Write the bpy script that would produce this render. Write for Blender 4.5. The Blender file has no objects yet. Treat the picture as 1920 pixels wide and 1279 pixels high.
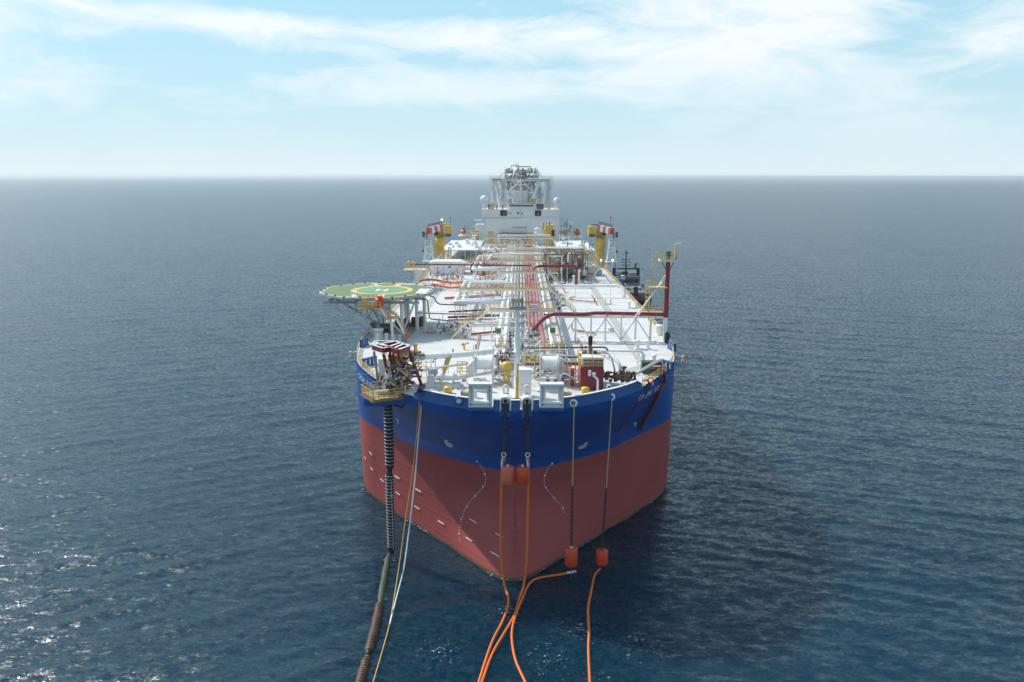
import bpy, math, random
import numpy as np
from mathutils import Vector, Matrix
from mathutils.bvhtree import BVHTree
R = math.radians
random.seed(7)
rnd = random.Random(11)
S = bpy.context.scene
COL = S.collection
# ---------------------------------------------------------------- camera
FPX, CAMH, CAMX = 1490.0, 58.5, 0.9            # focal length in px of the 1920 px photo, height and offset of the drone
PITCH = math.atan(309.5 / FPX)
cam_d = bpy.data.cameras.new('camera'); cam = bpy.data.objects.new('camera', cam_d); COL.objects.link(cam)
cam_d.sensor_width = 36; cam_d.lens = 36 * FPX / 1920; cam_d.clip_start = .5; cam_d.clip_end = 120000
YAW = math.atan(16 / (FPX / math.cos(PITCH)))
cam.location = (CAMX, 0, CAMH)
cam.rotation_euler = (Matrix.Rotation(YAW, 3, 'Z') @ Matrix.Rotation(R(90) - PITCH, 3, 'X') @ Matrix.Rotation(R(.1), 3, 'Z')).to_euler()
S.camera = cam
# ---------------------------------------------------------------- sky and sun
HAZE = 8e-5
SUN_EL, SUN_AZ = R(45), R(-56)                 # azimuth from +Y towards +X
w = bpy.data.worlds.new('World'); S.world = w; w.use_nodes = True
nt = w.node_tree; nt.nodes.clear()
def N(t, **k):
    n = nt.nodes.new(t)
    for a, b in k.items(): setattr(n, a, b)
    return n
def mth(op, a, b=None, c=None, clamp=False):
    n = nt.nodes.new('ShaderNodeMath'); n.operation = op; n.use_clamp = clamp
    for i, v in enumerate((a, b, c)):
        if v is None: continue
        if isinstance(v, (int, float)): n.inputs[i].default_value = v
        else: nt.links.new(v, n.inputs[i])
    return n.outputs[0]
def mixc(f, a, b, blend='MIX'):
    n = nt.nodes.new('ShaderNodeMix'); n.data_type = 'RGBA'; n.blend_type = blend
    for k_, v in ((0, f), (6, a), (7, b)):
        if isinstance(v, (int, float)): n.inputs[k_].default_value = v
        elif isinstance(v, tuple): n.inputs[k_].default_value = (*v, 1)
        else: nt.links.new(v, n.inputs[k_])
    return n.outputs[2]
def ramp(f, stops):
    n = nt.nodes.new('ShaderNodeValToRGB'); e = n.color_ramp.elements
    while len(e) < len(stops): e.new(.5)
    for q, (p, c) in zip(e, stops): q.position = p; q.color = (*c, 1) if isinstance(c, tuple) else (c, c, c, 1)
    nt.links.new(f, n.inputs[0]); return n.outputs[0]
sky = N('ShaderNodeTexSky', sky_type='NISHITA', sun_disc=False, sun_elevation=SUN_EL, sun_rotation=SUN_AZ % (2 * math.pi),
        altitude=0, air_density=1.0, dust_density=2.6, ozone_density=2.5)
tc = N('ShaderNodeTexCoord'); sep = N('ShaderNodeSeparateXYZ'); nt.links.new(tc.outputs['Generated'], sep.inputs[0])
dx, dy, dz = sep.outputs
az = mth('ARCTAN2', dx, dy); el = mth('ARCSINE', dz)
def cmb(a, b, c=0.0):
    n = nt.nodes.new('ShaderNodeCombineXYZ')
    for i, v in enumerate((a, b, c)):
        if isinstance(v, (int, float)): n.inputs[i].default_value = v
        else: nt.links.new(v, n.inputs[i])
    return n.outputs[0]
def noise(vec, scale, detail=6, rough=.55, dist=0.0):
    n = nt.nodes.new('ShaderNodeTexNoise'); n.inputs['Scale'].default_value = scale; n.inputs['Detail'].default_value = detail
    n.inputs['Roughness'].default_value = rough; n.inputs['Distortion'].default_value = dist
    nt.links.new(vec, n.inputs['Vector']); return n.outputs[0]
# clouds: noise on the sky sphere, flattened, gathered where the photographed sky has its banks and gaps
uv = cmb(mth('MULTIPLY', dx, 1.0), mth('MULTIPLY', dy, 1.0), mth('MULTIPLY', dz, 3.6))
big = noise(uv, 3.1, 4, .5, .3); fine = noise(uv, 7.5, 8, .64, 1.0)
cl = mth('ADD', mth('MULTIPLY', big, .48), mth('MULTIPLY', fine, .49))
for px, py, wx, wy, amp in ((110, 105, 230, 70, .10), (470, 75, 170, 26, .10), (860, 92, 330, 20, .08), (800, 185, 250, 28, .18), (1400, 120, 240, 95, .17), (1300, 22, 330, 34, .08), (1870, 120, 90, 60, .12),
                            (1560, 262, 230, 30, .08), (980, 8, 120, 18, .08), (680, 38, 330, 20, -.16), (1650, 90, 85, 60, -.10), (1075, 150, 50, 50, -.06), (820, 135, 330, 13, -.09), (340, 160, 90, 60, -.07), (600, 250, 500, 40, -.05), (1080, 260, 120, 40, -.08), (1800, 30, 80, 30, -.10)):
    a0, e0 = (px - 976) / 1500, (330 - py) / 1510
    u_ = mth('DIVIDE', mth('SUBTRACT', az, a0), wx / 1500); v_ = mth('DIVIDE', mth('SUBTRACT', el, e0), wy / 1510)
    g = mth('POWER', 2.718, mth('MULTIPLY', mth('ADD', mth('MULTIPLY', u_, u_), mth('MULTIPLY', v_, v_)), -1.0))
    cl = mth('MULTIPLY_ADD', g, amp, cl)
cloud = ramp(cl, [(.0, 0.0), (.45, 0.0), (.53, .42), (.63, .85), (1.0, .95)])
low = mth('MULTIPLY', mth('SUBTRACT', el, .03), 9.0, clamp=True)       # clouds thin out into the haze at the horizon
cloud = mth('MULTIPLY', cloud, mth('MULTIPLY_ADD', low, .85, .1))
hz = mth('POWER', 2.718, mth('MULTIPLY', mth('MAXIMUM', dz, 0.0), -11.0))
lowf = ramp(dz, [(.0, .85), (.21, .78), (.34, .62), (.6, .28), (1.0, .15)])
deep = mixc(1.0, sky.outputs[0], (.58, 1.08, 1.42), 'MULTIPLY')
base = mixc(lowf, deep, (4.6, 7.8, 9.1))
base = mixc(mth('MULTIPLY', hz, .92), base, (7.9, 8.9, 9.3))
allc = mixc(cloud, base, (9.7, 9.9, 10.0))
bg = N('ShaderNodeBackground'); bg.inputs[1].default_value = .082
nt.links.new(allc, bg.inputs[0]); out = N('ShaderNodeOutputWorld'); nt.links.new(bg.outputs[0], out.inputs[0])
sd = bpy.data.lights.new('sun', 'SUN'); sd.energy = 3.4; sd.angle = R(.6); sd.color = (1, .955, .88)
sun = bpy.data.objects.new('sun', sd); COL.objects.link(sun)
SDIR = Vector((math.sin(SUN_AZ) * math.cos(SUN_EL), math.cos(SUN_AZ) * math.cos(SUN_EL), math.sin(SUN_EL)))
sun.rotation_euler = SDIR.to_track_quat('Z', 'Y').to_euler()
vs = S.view_settings
vs.view_transform = 'Standard'; vs.look = 'None'; vs.exposure = .36; vs.gamma = 1; vs.use_curve_mapping = False
S.cycles.max_bounces = 6; S.cycles.diffuse_bounces = 3; S.cycles.glossy_bounces = 3; S.cycles.caustics_reflective = False
# ---------------------------------------------------------------- photo pixel -> place
CT, ST = math.cos(PITCH), math.sin(PITCH)
def on(px, py, z):                             # point at height z
    h = CAMH - z; zc = FPX * h / (CT * (py - 330)); 
    return Vector(((px - 976) * zc / FPX + CAMX, (zc - h * ST) / CT, z))
def up(px, py, Y):                             # point in the transverse plane at Y
    d = py - 330; h = d * CT * CT * Y / (FPX - d * CT * ST); zc = Y * CT + h * ST
    return Vector(((px - 976) * zc / FPX + CAMX, Y, CAMH - h))
# ---------------------------------------------------------------- materials
MATS = {}
def mat(name, col, rough=.5, var=.12, scale=.6, grime=0.0, grime_col=(.12, .07, .04), metal=0.0, bump=0.0, bscale=3.0, emit=None, coat=0.0, streak=False):
    global nt
    if name in MATS: return MATS[name]
    m = bpy.data.materials.new(name); m.use_nodes = True; old = nt; nt = m.node_tree
    b = nt.nodes['Principled BSDF']
    b.inputs['Roughness'].default_value = rough; b.inputs['Metallic'].default_value = metal
    tcn = nt.nodes.new('ShaderNodeNewGeometry').outputs['Position']
    vec = tcn
    if streak:
        mp = nt.nodes.new('ShaderNodeMapping'); mp.inputs['Scale'].default_value = (1, 1, .12); nt.links.new(tcn, mp.inputs[0]); vec = mp.outputs[0]
    n1 = noise(vec, scale, 5, .6)
    c = mixc(n1, tuple(v * (1 - var) for v in col), tuple(min(1, v * (1 + var)) for v in col))
    if grime:
        n2 = noise(vec, scale * 3.1, 6, .7)
        c = mixc(mth('MULTIPLY', ramp(n2, [(.0, 0.0), (.52, 0.0), (.72, 1.0)]), grime), c, grime_col)
    nt.links.new(c, b.inputs['Base Color'])
    if bump:
        bp = nt.nodes.new('ShaderNodeBump'); bp.inputs['Strength'].default_value = bump; bp.inputs['Distance'].default_value = .05
        nt.links.new(noise(tcn, bscale, 4), bp.inputs['Height']); nt.links.new(bp.outputs[0], b.inputs['Normal'])
    if emit:
        b.inputs['Emission Color'].default_value = (*emit[0], 1); b.inputs['Emission Strength'].default_value = emit[1]
    if coat: b.inputs['Coat Weight'].default_value = coat
    nt = old; MATS[name] = m; return m
def hull_mat(name, col, rough, plate=.35, grime=.25, wear=(.3, .2, .15)):
    global nt
    m = bpy.data.materials.new(name); m.use_nodes = True; old = nt; nt = m.node_tree
    b = nt.nodes['Principled BSDF']; pos = nt.nodes.new('ShaderNodeNewGeometry').outputs['Position']; b.inputs['Specular IOR Level'].default_value = .3
    mp = nt.nodes.new('ShaderNodeMapping'); mp.inputs['Scale'].default_value = (1, 1, .06); nt.links.new(pos, mp.inputs[0])
    n1 = noise(mp.outputs[0], 1.6, 6, .65); n0 = noise(pos, .12, 3)
    c = mixc(n0, tuple(v * .9 for v in col), tuple(min(1, v * 1.12) for v in col))
    c = mixc(mth('MULTIPLY', ramp(n1, [(.45, 0.0), (.8, 1.0)]), grime), c, wear)
    nt.links.new(c, b.inputs['Base Color'])
    nt.links.new(mth('MULTIPLY_ADD', n1, .2, rough - .1), b.inputs['Roughness'])
    sp = nt.nodes.new('ShaderNodeSeparateXYZ'); nt.links.new(pos, sp.inputs[0])
    # shell plating: frames every 0.9 m, strakes every 3 m, a slight hungry-horse dishing
    gx = mth('ADD', mth('ABSOLUTE', sp.outputs[0]), mth('MULTIPLY', sp.outputs[1], .7))
    vert = mth('POWER', mth('ABSOLUTE', mth('SINE', mth('MULTIPLY', gx, 4.2))), 8.0)
    hor = mth('POWER', mth('ABSOLUTE', mth('SINE', mth('MULTIPLY', sp.outputs[2], 1.05))), 40.0)
    hgt = mth('ADD', mth('ADD', mth('MULTIPLY', vert, .5), hor), mth('MULTIPLY', noise(pos, .8, 3), 1.3))
    bp = nt.nodes.new('ShaderNodeBump'); bp.inputs['Strength'].default_value = plate; bp.inputs['Distance'].default_value = .03
    nt.links.new(hgt, bp.inputs['Height']); nt.links.new(bp.outputs[0], b.inputs['Normal'])
    nt = old; MATS[name] = m; return m
BLUE = hull_mat('hull_blue_paint', (.008, .085, .36), .42, .5, .22, (.04, .10, .22))
RED = hull_mat('hull_red_antifouling', (.36, .072, .066), .6, .55, .3, (.30, .10, .09))
WHITE = mat('white_paint', (.79, .785, .77), .4, .05, .5, .12, (.5, .42, .34), streak=True)
DECK = mat('deck_paint', (.60, .585, .565), .6, .13, .22, .5, (.44, .41, .385), bump=.15)
LANE = mat('walkway_grey', (.40, .40, .40), .7, .1, .5, .2, (.3, .28, .26))
YLINE = mat('yellow_line', (.70, .58, .30), .6, .1, 1)
YEL = mat('yellow_paint', (.72, .44, .07), .45, .15, .8, .2, (.3, .16, .06))
RAILY = mat('rail_yellow', (.62, .42, .12), .5, .2, .8, .3, (.35, .2, .1))
RAILT = mat('rail_tan', (.60, .52, .38), .55, .2, .8, .2)
MAROON = mat('maroon_paint', (.22, .022, .03), .4, .15, .7, .1, (.3, .1, .08))
PINK = mat('fire_main_red', (.52, .13, .12), .45, .15, .7, .15, (.5, .3, .25))
GREY = mat('grey_paint', (.36, .38, .40), .5, .12, .6, .1)
LGREY = mat('light_grey_paint', (.68, .68, .68), .5, .1, .5, .1, (.3, .22, .16), streak=True)
DGREY = mat('dark_grey_steel', (.09, .09, .10), .5, .2, .8)
BLACK = mat('black_rubber', (.014, .014, .015), .55, .2, 1.5)
CHAIN = mat('rusty_chain', (.045, .03, .025), .7, .4, 3)
RUST = mat('rusty_steel', (.20, .11, .07), .7, .4, 1.5)
GALV = mat('galvanised_pipe', (.42, .42, .40), .4, .15, 1.2, .25, (.3, .22, .15))
BUFF = mat('buff_pipe_lagging', (.58, .52, .44), .55, .15, .8, .2, (.35, .25, .18))
ORANGE = mat('orange_hawser', (.75, .16, .02), .55, .15, 1.2)
BUOY = mat('red_orange_buoy', (.60, .055, .015), .5, .2, .9, .25, (.55, .2, .1))
BUOYP = mat('faded_orange_buoy', (.62, .13, .06), .6, .2, .9, .4, (.6, .3, .2))
ROPE = mat('natural_rope', (.50, .36, .17), .8, .2, 3)
ROPEY = mat('yellow_rope', (.62, .36, .08), .7, .2, 3)
ROPEW = mat('white_rope', (.72, .72, .72), .7, .1, 3)
GREEN = mat('helideck_green', (.14, .20, .07), .7, .15, .4, .15, (.25, .3, .15))
TEAL = mat('helideck_circle_green', (.16, .30, .17), .7, .15, .4)
DKGREEN = mat('dark_green_paint', (.02, .08, .06), .4, .2, 1)
CBLUE = mat('chock_blue', (.012, .085, .28), .4, .15, .8)
NAVY = mat('navy_container', (.02, .04, .16), .5, .15, .8)
CORAL = mat('coral_boom_red', (.62, .12, .09), .45, .1, .8)
GLASS = mat('window_glass', (.02, .035, .045), .08, .1, 1)
TUGBLK = mat('tug_black', (.02, .022, .025), .5, .2, 1)
TUGGRY = mat('tug_grey', (.25, .27, .29), .5, .15, 1)
OLIVE = mat('water_tinted_hose', (.045, .06, .035), .6, .4, 1.3)  # painted olive imitates the murky tint of water over a sunken hose
MARK = mat('white_mark', (.75, .76, .78), .5, .08, 1)
LAMP = mat('lit_lamp', (1, .7, .4), .5, emit=((1, .50, .16), 2.6))
LAMPR = mat('red_lamp', (.9, .1, .08), .5, emit=((1, .15, .1), 1.2))
GROWTH = mat('waterline_growth', (.10, .075, .05), .8, .4, 2)
# ---------------------------------------------------------------- mesh builder
class MB:
    def __init__(s): s.v = []; s.f = []; s.sm = []
    def add(s, vs, fs, smooth=False):
        k = len(s.v); s.v += [tuple(v) for v in vs]; s.f += [tuple(i + k for i in f) for f in fs]; s.sm += [smooth] * len(fs); return s
    def box(s, c, d, rz=0.0, taper=1.0):
        c = Vector(c); cr, sr = math.cos(rz), math.sin(rz); vs = []
        for z in (-.5, .5):
            t = taper if z > 0 else 1
            for x, y in ((-.5, -.5), (.5, -.5), (.5, .5), (-.5, .5)):
                X, Y = x * d[0] * t, y * d[1] * t; vs.append((c.x + X * cr - Y * sr, c.y + X * sr + Y * cr, c.z + z * d[2]))
        return s.add(vs, [(3, 2, 1, 0), (4, 5, 6, 7), (0, 1, 5, 4), (1, 2, 6, 5), (2, 3, 7, 6), (3, 0, 4, 7)])
    def box2(s, a, b):
        a, b = Vector(a), Vector(b); return s.box((a + b) / 2, tuple(abs(q) for q in (b - a)))
    def frame(s, d):
        d = d.normalized(); u = Vector((0, 0, 1)).cross(d)
        if u.length < 1e-3: u = Vector((1, 0, 0))
        u.normalize(); return u, d.cross(u)
    def bar(s, a, b, w_, h_=None):
        a, b = Vector(a), Vector(b); h_ = h_ or w_; u, v = s.frame(b - a); vs = []
        for p in (a, b):
            for i, j in ((-1, -1), (1, -1), (1, 1), (-1, 1)): vs.append(p + u * (i * w_ / 2) + v * (j * h_ / 2))
        return s.add(vs, [(3, 2, 1, 0), (4, 5, 6, 7), (0, 1, 5, 4), (1, 2, 6, 5), (2, 3, 7, 6), (3, 0, 4, 7)])
    def cone(s, a, b, r1, r2=None, n=10, cap=True):
        a, b = Vector(a), Vector(b); r2 = r1 if r2 is None else r2; u, v = s.frame(b - a); vs = []
        for p, r in ((a, r1), (b, r2)):
            for i in range(n):
                t = 2 * math.pi * i / n; vs.append(p + (u * math.cos(t) + v * math.sin(t)) * r)
        s.add(vs, [(i, (i + 1) % n, n + (i + 1) % n, n + i) for i in range(n)], True)
        if cap: s.add(vs[:n], [tuple(range(n))[::-1]]); s.add(vs[n:], [tuple(range(n))])
        return s
    def tube(s, pts, r, n=10, bend=0.0, cap=True):
        P = [Vector(p) for p in pts]
        if bend:
            Q = [P[0]]
            for i in range(1, len(P) - 1):
                a, b, c = P[i - 1], P[i], P[i + 1]; l = min(bend, (a - b).length * .48, (c - b).length * .48)
                p, q = b + (a - b).normalized() * l, b + (c - b).normalized() * l
                for t in (0, .25, .5, .75, 1): Q.append(p * (1 - t) ** 2 + b * 2 * t * (1 - t) + q * t * t)
            P = Q + [P[-1]]
        rr = r if callable(r) else (lambda k: r)
        vs = []; pu = None
        for i, p in enumerate(P):
            d = (P[min(i + 1, len(P) - 1)] - P[max(i - 1, 0)]).normalized()
            if pu is None: u, v = s.frame(d)
            else:
                u = (pu - d * pu.dot(d)).normalized(); v = d.cross(u)
            pu = u; q = rr(i / (len(P) - 1))
            for k in range(n):
                t = 2 * math.pi * k / n; vs.append(p + (u * math.cos(t) + v * math.sin(t)) * q)
        fs = [(i * n + k, i * n + (k + 1) % n, (i + 1) * n + (k + 1) % n, (i + 1) * n + k) for i in range(len(P) - 1) for k in range(n)]
        s.add(vs, fs, True)
        if cap: s.add(vs[:n], [tuple(range(n))[::-1]]); s.add(vs[-n:], [tuple(range(n))])
        return s
    def lathe(s, c, prof, n=16, axis='Z'):
        c = Vector(c); vs = []
        for r, h in prof:
            for i in range(n):
                t = 2 * math.pi * i / n; x, y = r * math.cos(t), r * math.sin(t)
                vs.append(c + Vector({'Z': (x, y, h), 'X': (h, x, y), 'Y': (y, h, x)}[axis]))
        m_ = len(prof)
        s.add(vs, [(j * n + i, j * n + (i + 1) % n, (j + 1) * n + (i + 1) % n, (j + 1) * n + i) for j in range(m_ - 1) for i in range(n)], True)
        return s
    def ball(s, c, r, n=12, m_=8):
        return s.lathe(c, [(max(1e-4, r * math.sin(math.pi * j / m_)), -r * math.cos(math.pi * j / m_)) for j in range(m_ + 1)], n)
    def prism(s, poly, lo, hi, axis='Z'):
        n = len(poly)
        f = {'Z': lambda a, b, h: (a, b, h), 'X': lambda a, b, h: (h, a, b), 'Y': lambda a, b, h: (a, h, b)}[axis]
        vs = [f(a, b, lo) for a, b in poly] + [f(a, b, hi) for a, b in poly]
        return s.add(vs, [tuple(range(n))[::-1], tuple(range(n, 2 * n))] + [(i, (i + 1) % n, n + (i + 1) % n, n + i) for i in range(n)])
    def ring(s, c, R_, r, n=18, m_=6, axis='Z'):
        c = Vector(c); pts = []
        for i in range(n + 1):
            t = 2 * math.pi * i / n; a, b = R_ * math.cos(t), R_ * math.sin(t)
            pts.append(c + Vector({'Z': (a, b, 0), 'X': (0, a, b), 'Y': (a, 0, b)}[axis]))
        return s.tube(pts, r, m_, cap=False)
    def sheet(s, pts, z=None):
        return s.add([(p[0], p[1], z if z is not None else p[2]) for p in pts], [tuple(range(len(pts)))])
    def build(s, name, m, parent=None, **props):
        me = bpy.data.meshes.new(name); o0 = ORG.get(parent.name, Vector()) if parent else Vector()
        me.from_pydata([(x - o0.x, y - o0.y, z - o0.z) for x, y, z in s.v], [], s.f)
        me.polygons.foreach_set('use_smooth', s.sm); me.materials.append(m)
        if name in STUFFN: props['kind'] = 'stuff'
        me.update(); o = bpy.data.objects.new(name, me); COL.objects.link(o)
        if parent: o.parent = parent; ORG[o.name] = o0
        for k, v in props.items(): o[k] = v
        return o
ORG = {}
STUFFN = {'lattice_bars', 'upper_rail', 'seam', 'side_gallery', 'gallery_rail', 'cross_brace', 'riser', 'swivel_gear', 'valve_gear', 'brown_gear', 'pale_gear', 'handrail', 'deck_girders', 'rail', 'wing_platform', 'edge_line', 'tray_edge', 'gantry', 'railed_stand', 'toe_board', 'lane_line', 'treads', 'stay', 'brace', 'lattice', 'pipework', 'hatch', 'inner_rail', 'side_rail', 'landing_rail', 'stair'}
def thing(name, label, cat, loc=(0, 0, 0), group=None):
    o = bpy.data.objects.new(name, None); COL.objects.link(o); o.empty_display_size = 1
    o.location = loc; ORG[o.name] = Vector(loc); o['label'] = label; o['category'] = cat
    if group: o['group'] = group
    return o
def solo(mb, name, m, label, cat, group=None):
    o = mb.build(name, m); o['label'] = label; o['category'] = cat
    if group: o['group'] = group
    return o
def copy_tree(o, parent=None):
    c = o.copy(); COL.objects.link(c)
    if parent: c.parent = parent
    for ch in [q for q in KIDS.get(o.name, o.children)]: copy_tree(ch, c)
    return c
KIDS = {}
def clone(o, loc, label, rz=None, group=None):
    c = copy_tree(o); c.location = loc; c['label'] = label
    if rz is not None: c.rotation_euler[2] = rz
    if group: c['group'] = group
    return c
def text(parent, body, size, M, m, name='lettering', ext=.01, font_scale=(1, 1)):
    cu = bpy.data.curves.new(name, 'FONT'); cu.body = body; cu.size = size; cu.extrude = ext; cu.align_x = 'CENTER'; cu.align_y = 'CENTER'; cu.resolution_u = 3
    t = bpy.data.objects.new('tmp', cu); COL.objects.link(t)
    dg = bpy.context.evaluated_depsgraph_get(); me = bpy.data.meshes.new_from_object(t.evaluated_get(dg)); bpy.data.objects.remove(t)
    o0 = ORG.get(parent.name, Vector()); me.transform(Matrix.Translation(-o0) @ M @ Matrix.Diagonal((font_scale[0], font_scale[1], 1, 1)))
    me.materials.clear(); me.materials.append(m); o = bpy.data.objects.new(name, me); COL.objects.link(o); o.parent = parent; return o
# ================================================================ THE SEA
def build_sea():
    rg = np.random.RandomState(5)
    nr, na = 1050, 860
    half = R(56)
    a = np.linspace(-half, half, na) + .02
    r = 38 * (9000 / 38) ** (np.linspace(0, 1, nr) ** 1.0)
    rr, aa = np.meshgrid(r, a, indexing='ij')
    X = CAMX + rr * np.sin(aa); Y = rr * np.cos(aa)
    spr = rr * math.log(9000 / 38) / nr; spa = rr * (2 * half / na)
    Z = np.zeros_like(X); DX = np.zeros_like(X); DY = np.zeros_like(X)
    for i in range(100):
        lam = 1.0 * (17 / 1.0) ** rg.rand()
        left = i % 2 == 0
        th = R(113 if left else 68) + rg.randn() * R(17 if lam < 4 else 9)
        wgt = 1 / (1 + np.exp(np.clip((X - 5) / 22 * (1 if left else -1), -30, 30)))
        k = 2 * math.pi / lam; kx, ky = k * math.cos(th), k * math.sin(th)
        amp = 1.3 * .0028 * lam * wgt * rg.uniform(.5, 1.3) * (1.15 if lam < 5 else .8 if lam < 9 else .42)
        sp = np.maximum(spr * abs(math.sin(th)), spa * abs(math.cos(th)))
        fade = np.clip((lam / sp - 2.6) / 2.5, 0, 1)
        ph = kx * X + ky * Y + rg.rand() * 6.28
        Z += amp * fade * np.sin(ph); c = amp * fade * .8 * np.cos(ph); DX += c * kx / k; DY += c * ky / k
    X = X + DX; Y = Y + DY
    # calmer, lower waves right against the hull's lee
    v = np.stack([X, Y, Z], -1).reshape(-1, 3)
    nv = len(v)
    idx = np.arange(nr * na).reshape(nr, na)
    q = np.stack([idx[:-1, :-1], idx[:-1, 1:], idx[1:, 1:], idx[1:, :-1]], -1).reshape(-1, 4)
    # rim out to the horizon and all round, so the sea goes on outside the frame
    ext = []; extf = []
    RF = 60000
    ring_out = []; step = 20
    cols = list(range(0, na, step)) + ([na - 1] if (na - 1) % step else [])
    for c in cols: ring_out.append(nv + len(ext)); ext.append((CAMX + RF * math.sin(a[c]), RF * math.cos(a[c]), -.3))
    for i in range(len(cols) - 1):
        inner = [int(idx[-1, j]) for j in range(cols[i], cols[i + 1] + 1)]
        extf.append((*inner, ring_out[i + 1], ring_out[i]))
    k0 = nv + len(ext); back = [a[-1] + (2 * math.pi - 2 * half) * t / 24 for t in range(25)]
    for rad in (38, 9000, RF):
        for b_ in back: ext.append((CAMX + rad * math.sin(b_), rad * math.cos(b_), -.02 if rad < 9000 else -.3))
    for lv in range(2):
        for j in range(24): p = k0 + lv * 25 + j; extf.append((p, p + 1, p + 26, p + 25))
    c0 = nv + len(ext); ext.append((CAMX, 0, -.05))
    allring = [(38 * math.sin(t), 38 * math.cos(t)) for t in [2 * math.pi * j / 60 for j in range(60)]]
    r0 = nv + len(ext)
    for x, y in allring: ext.append((CAMX + x * 1.01, y * 1.01, -.06))
    for j in range(60): extf.append((c0, r0 + (j + 1) % 60, r0 + j))
    verts = np.concatenate([v, np.array(ext)]); me = bpy.data.meshes.new('sea')
    me.vertices.add(len(verts)); me.vertices.foreach_set('co', verts.astype(np.float32).ravel())
    loops = np.concatenate([q.ravel(), np.array([i for f in extf for i in f])]).astype(np.int32)
    tot = np.concatenate([np.full(len(q), 4), np.array([len(f) for f in extf])]).astype(np.int32)
    st = np.concatenate([[0], np.cumsum(tot)[:-1]]).astype(np.int32)
    me.loops.add(len(loops)); me.loops.foreach_set('vertex_index', loops)
    me.polygons.add(len(tot)); me.polygons.foreach_set('loop_start', st)
    me.polygons.foreach_set('use_smooth', np.ones(len(tot), bool)); me.update(calc_edges=True); me.validate()
    o = bpy.data.objects.new('sea', me); COL.objects.link(o); o['kind'] = 'structure'
    global nt
    m = bpy.data.materials.new('sea_water'); m.use_nodes = True; old = nt; nt = m.node_tree
    b = nt.nodes['Principled BSDF']; pos = nt.nodes.new('ShaderNodeNewGeometry').outputs['Position']
    b.inputs['Base Color'].default_value = (.008, .035, .058, 1); b.inputs['Roughness'].default_value = .16; b.inputs['IOR'].default_value = 1.333; b.subsurface_method = 'BURLEY'; b.inputs['Subsurface Weight'].default_value = 1; b.inputs['Subsurface Radius'].default_value = (.35, .8, 1.0); b.inputs['Subsurface Scale'].default_value = 9
    def mapped(sc, rot):
        mp = nt.nodes.new('ShaderNodeMapping'); mp.inputs['Scale'].default_value = sc; mp.inputs['Rotation'].default_value = (0, 0, rot)
        nt.links.new(pos, mp.inputs[0]); return mp.outputs[0]
    def ncol(vec, scale, detail):
        n = nt.nodes.new('ShaderNodeTexNoise'); n.inputs['Scale'].default_value = scale; n.inputs['Detail'].default_value = detail; n.inputs['Roughness'].default_value = .6
        n.inputs['Distortion'].default_value = .3; nt.links.new(vec, n.inputs['Vector']); return n.outputs['Color']
    def vm(op, a, b_=None, sc=None):
        n = nt.nodes.new('ShaderNodeVectorMath'); n.operation = op
        for i, v in enumerate((a, b_)):
            if v is None: continue
            if isinstance(v, tuple): n.inputs[i].default_value = v
            else: nt.links.new(v, n.inputs[i])
        if sc is not None:
            if isinstance(sc, (int, float)): n.inputs['Scale'].default_value = sc
            else: nt.links.new(sc, n.inputs['Scale'])
        return n.outputs[0]
    # small waves as slopes: three scales of wavelets, crests roughly across the wind
    slope = None
    for sc_, rot_, k_ in (((.45, 1.0, 1), R(-14), .30), ((.5, 1.25, 1), R(10), .75), ((.6, 1.3, 1), R(-4), .75)):
        freq = (.2, .85, 4.2)[(.30, .75, .75).index(k_) if sc_[0] != .6 else 2]
        s_ = vm('MULTIPLY', vm('SUBTRACT', ncol(mapped(sc_, rot_), freq, 3), (.5, .5, .5)), (k_ * .75, k_ * 1.15, 0)); slope = s_ if slope is None else vm('ADD', slope, s_)
    gust = mth('MULTIPLY_ADD', noise(mapped((.35, 1, 1), R(8)), .012, 4, .6), 1.2, .5)
    nrm = nt.nodes.new('ShaderNodeNewGeometry').outputs['Normal']
    nt.links.new(vm('NORMALIZE', vm('ADD', nrm, vm('SCALE', slope, None, gust))), b.inputs['Normal'])
    # patches of wind-ruffled and smoother water, subtle turbid green near the ship's stirred water
    patch = noise(mapped((.4, 1, 1), R(10)), .018, 4, .6)
    body = mixc(ramp(patch, [(.35, 0.0), (.7, 1.0)]), (.0014, .022, .041), (.0018, .030, .053))
    # broken foam where lines, hose and stem stir the water
    near = None
    for fx, fy, fr in ((-18.7, 114, 3.2), (-18.4, 103, 2.6), (-17.8, 86, 2.4), (-.5, 99, 7), (9, 95, 9), (5, 88, 8), (12, 112.5, 3.5), (9.5, 85, 4), (16, 92, 8), (-9, 90, 7)):
        vd = nt.nodes.new('ShaderNodeVectorMath'); vd.operation = 'DISTANCE'; nt.links.new(pos, vd.inputs[0]); vd.inputs[1].default_value = (fx, fy, 0)
        g = mth('SUBTRACT', 1.0, mth('DIVIDE', vd.outputs['Value'], fr), clamp=True); near = g if near is None else mth('MAXIMUM', near, g)
    fn = noise(pos, 2.6, 6, .7, .6)
    foam = mth('MULTIPLY', mth('SUBTRACT', mth('ADD', fn, mth('MULTIPLY', near, .13)), .70), 12.0, clamp=True)
    foam = mth('MULTIPLY', foam, mth('GREATER_THAN', near, .02))
    nt.links.new(mixc(foam, body, (.55, .62, .65)), b.inputs['Base Color'])
    nt.links.new(mth('MULTIPLY_ADD', foam, .3, ramp(noise(pos, .9, 3), [(.38, .15), (.62, .46)])), b.inputs['Roughness'])
    nt = old; me.materials.append(m)
build_sea()
hz_ = MB().box2((-61000, -61000, -2.0), (61000, 61000, 68.0))
hm = bpy.data.materials.new('haze_air'); hm.use_nodes = True; hn = hm.node_tree; hn.nodes.clear()
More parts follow.
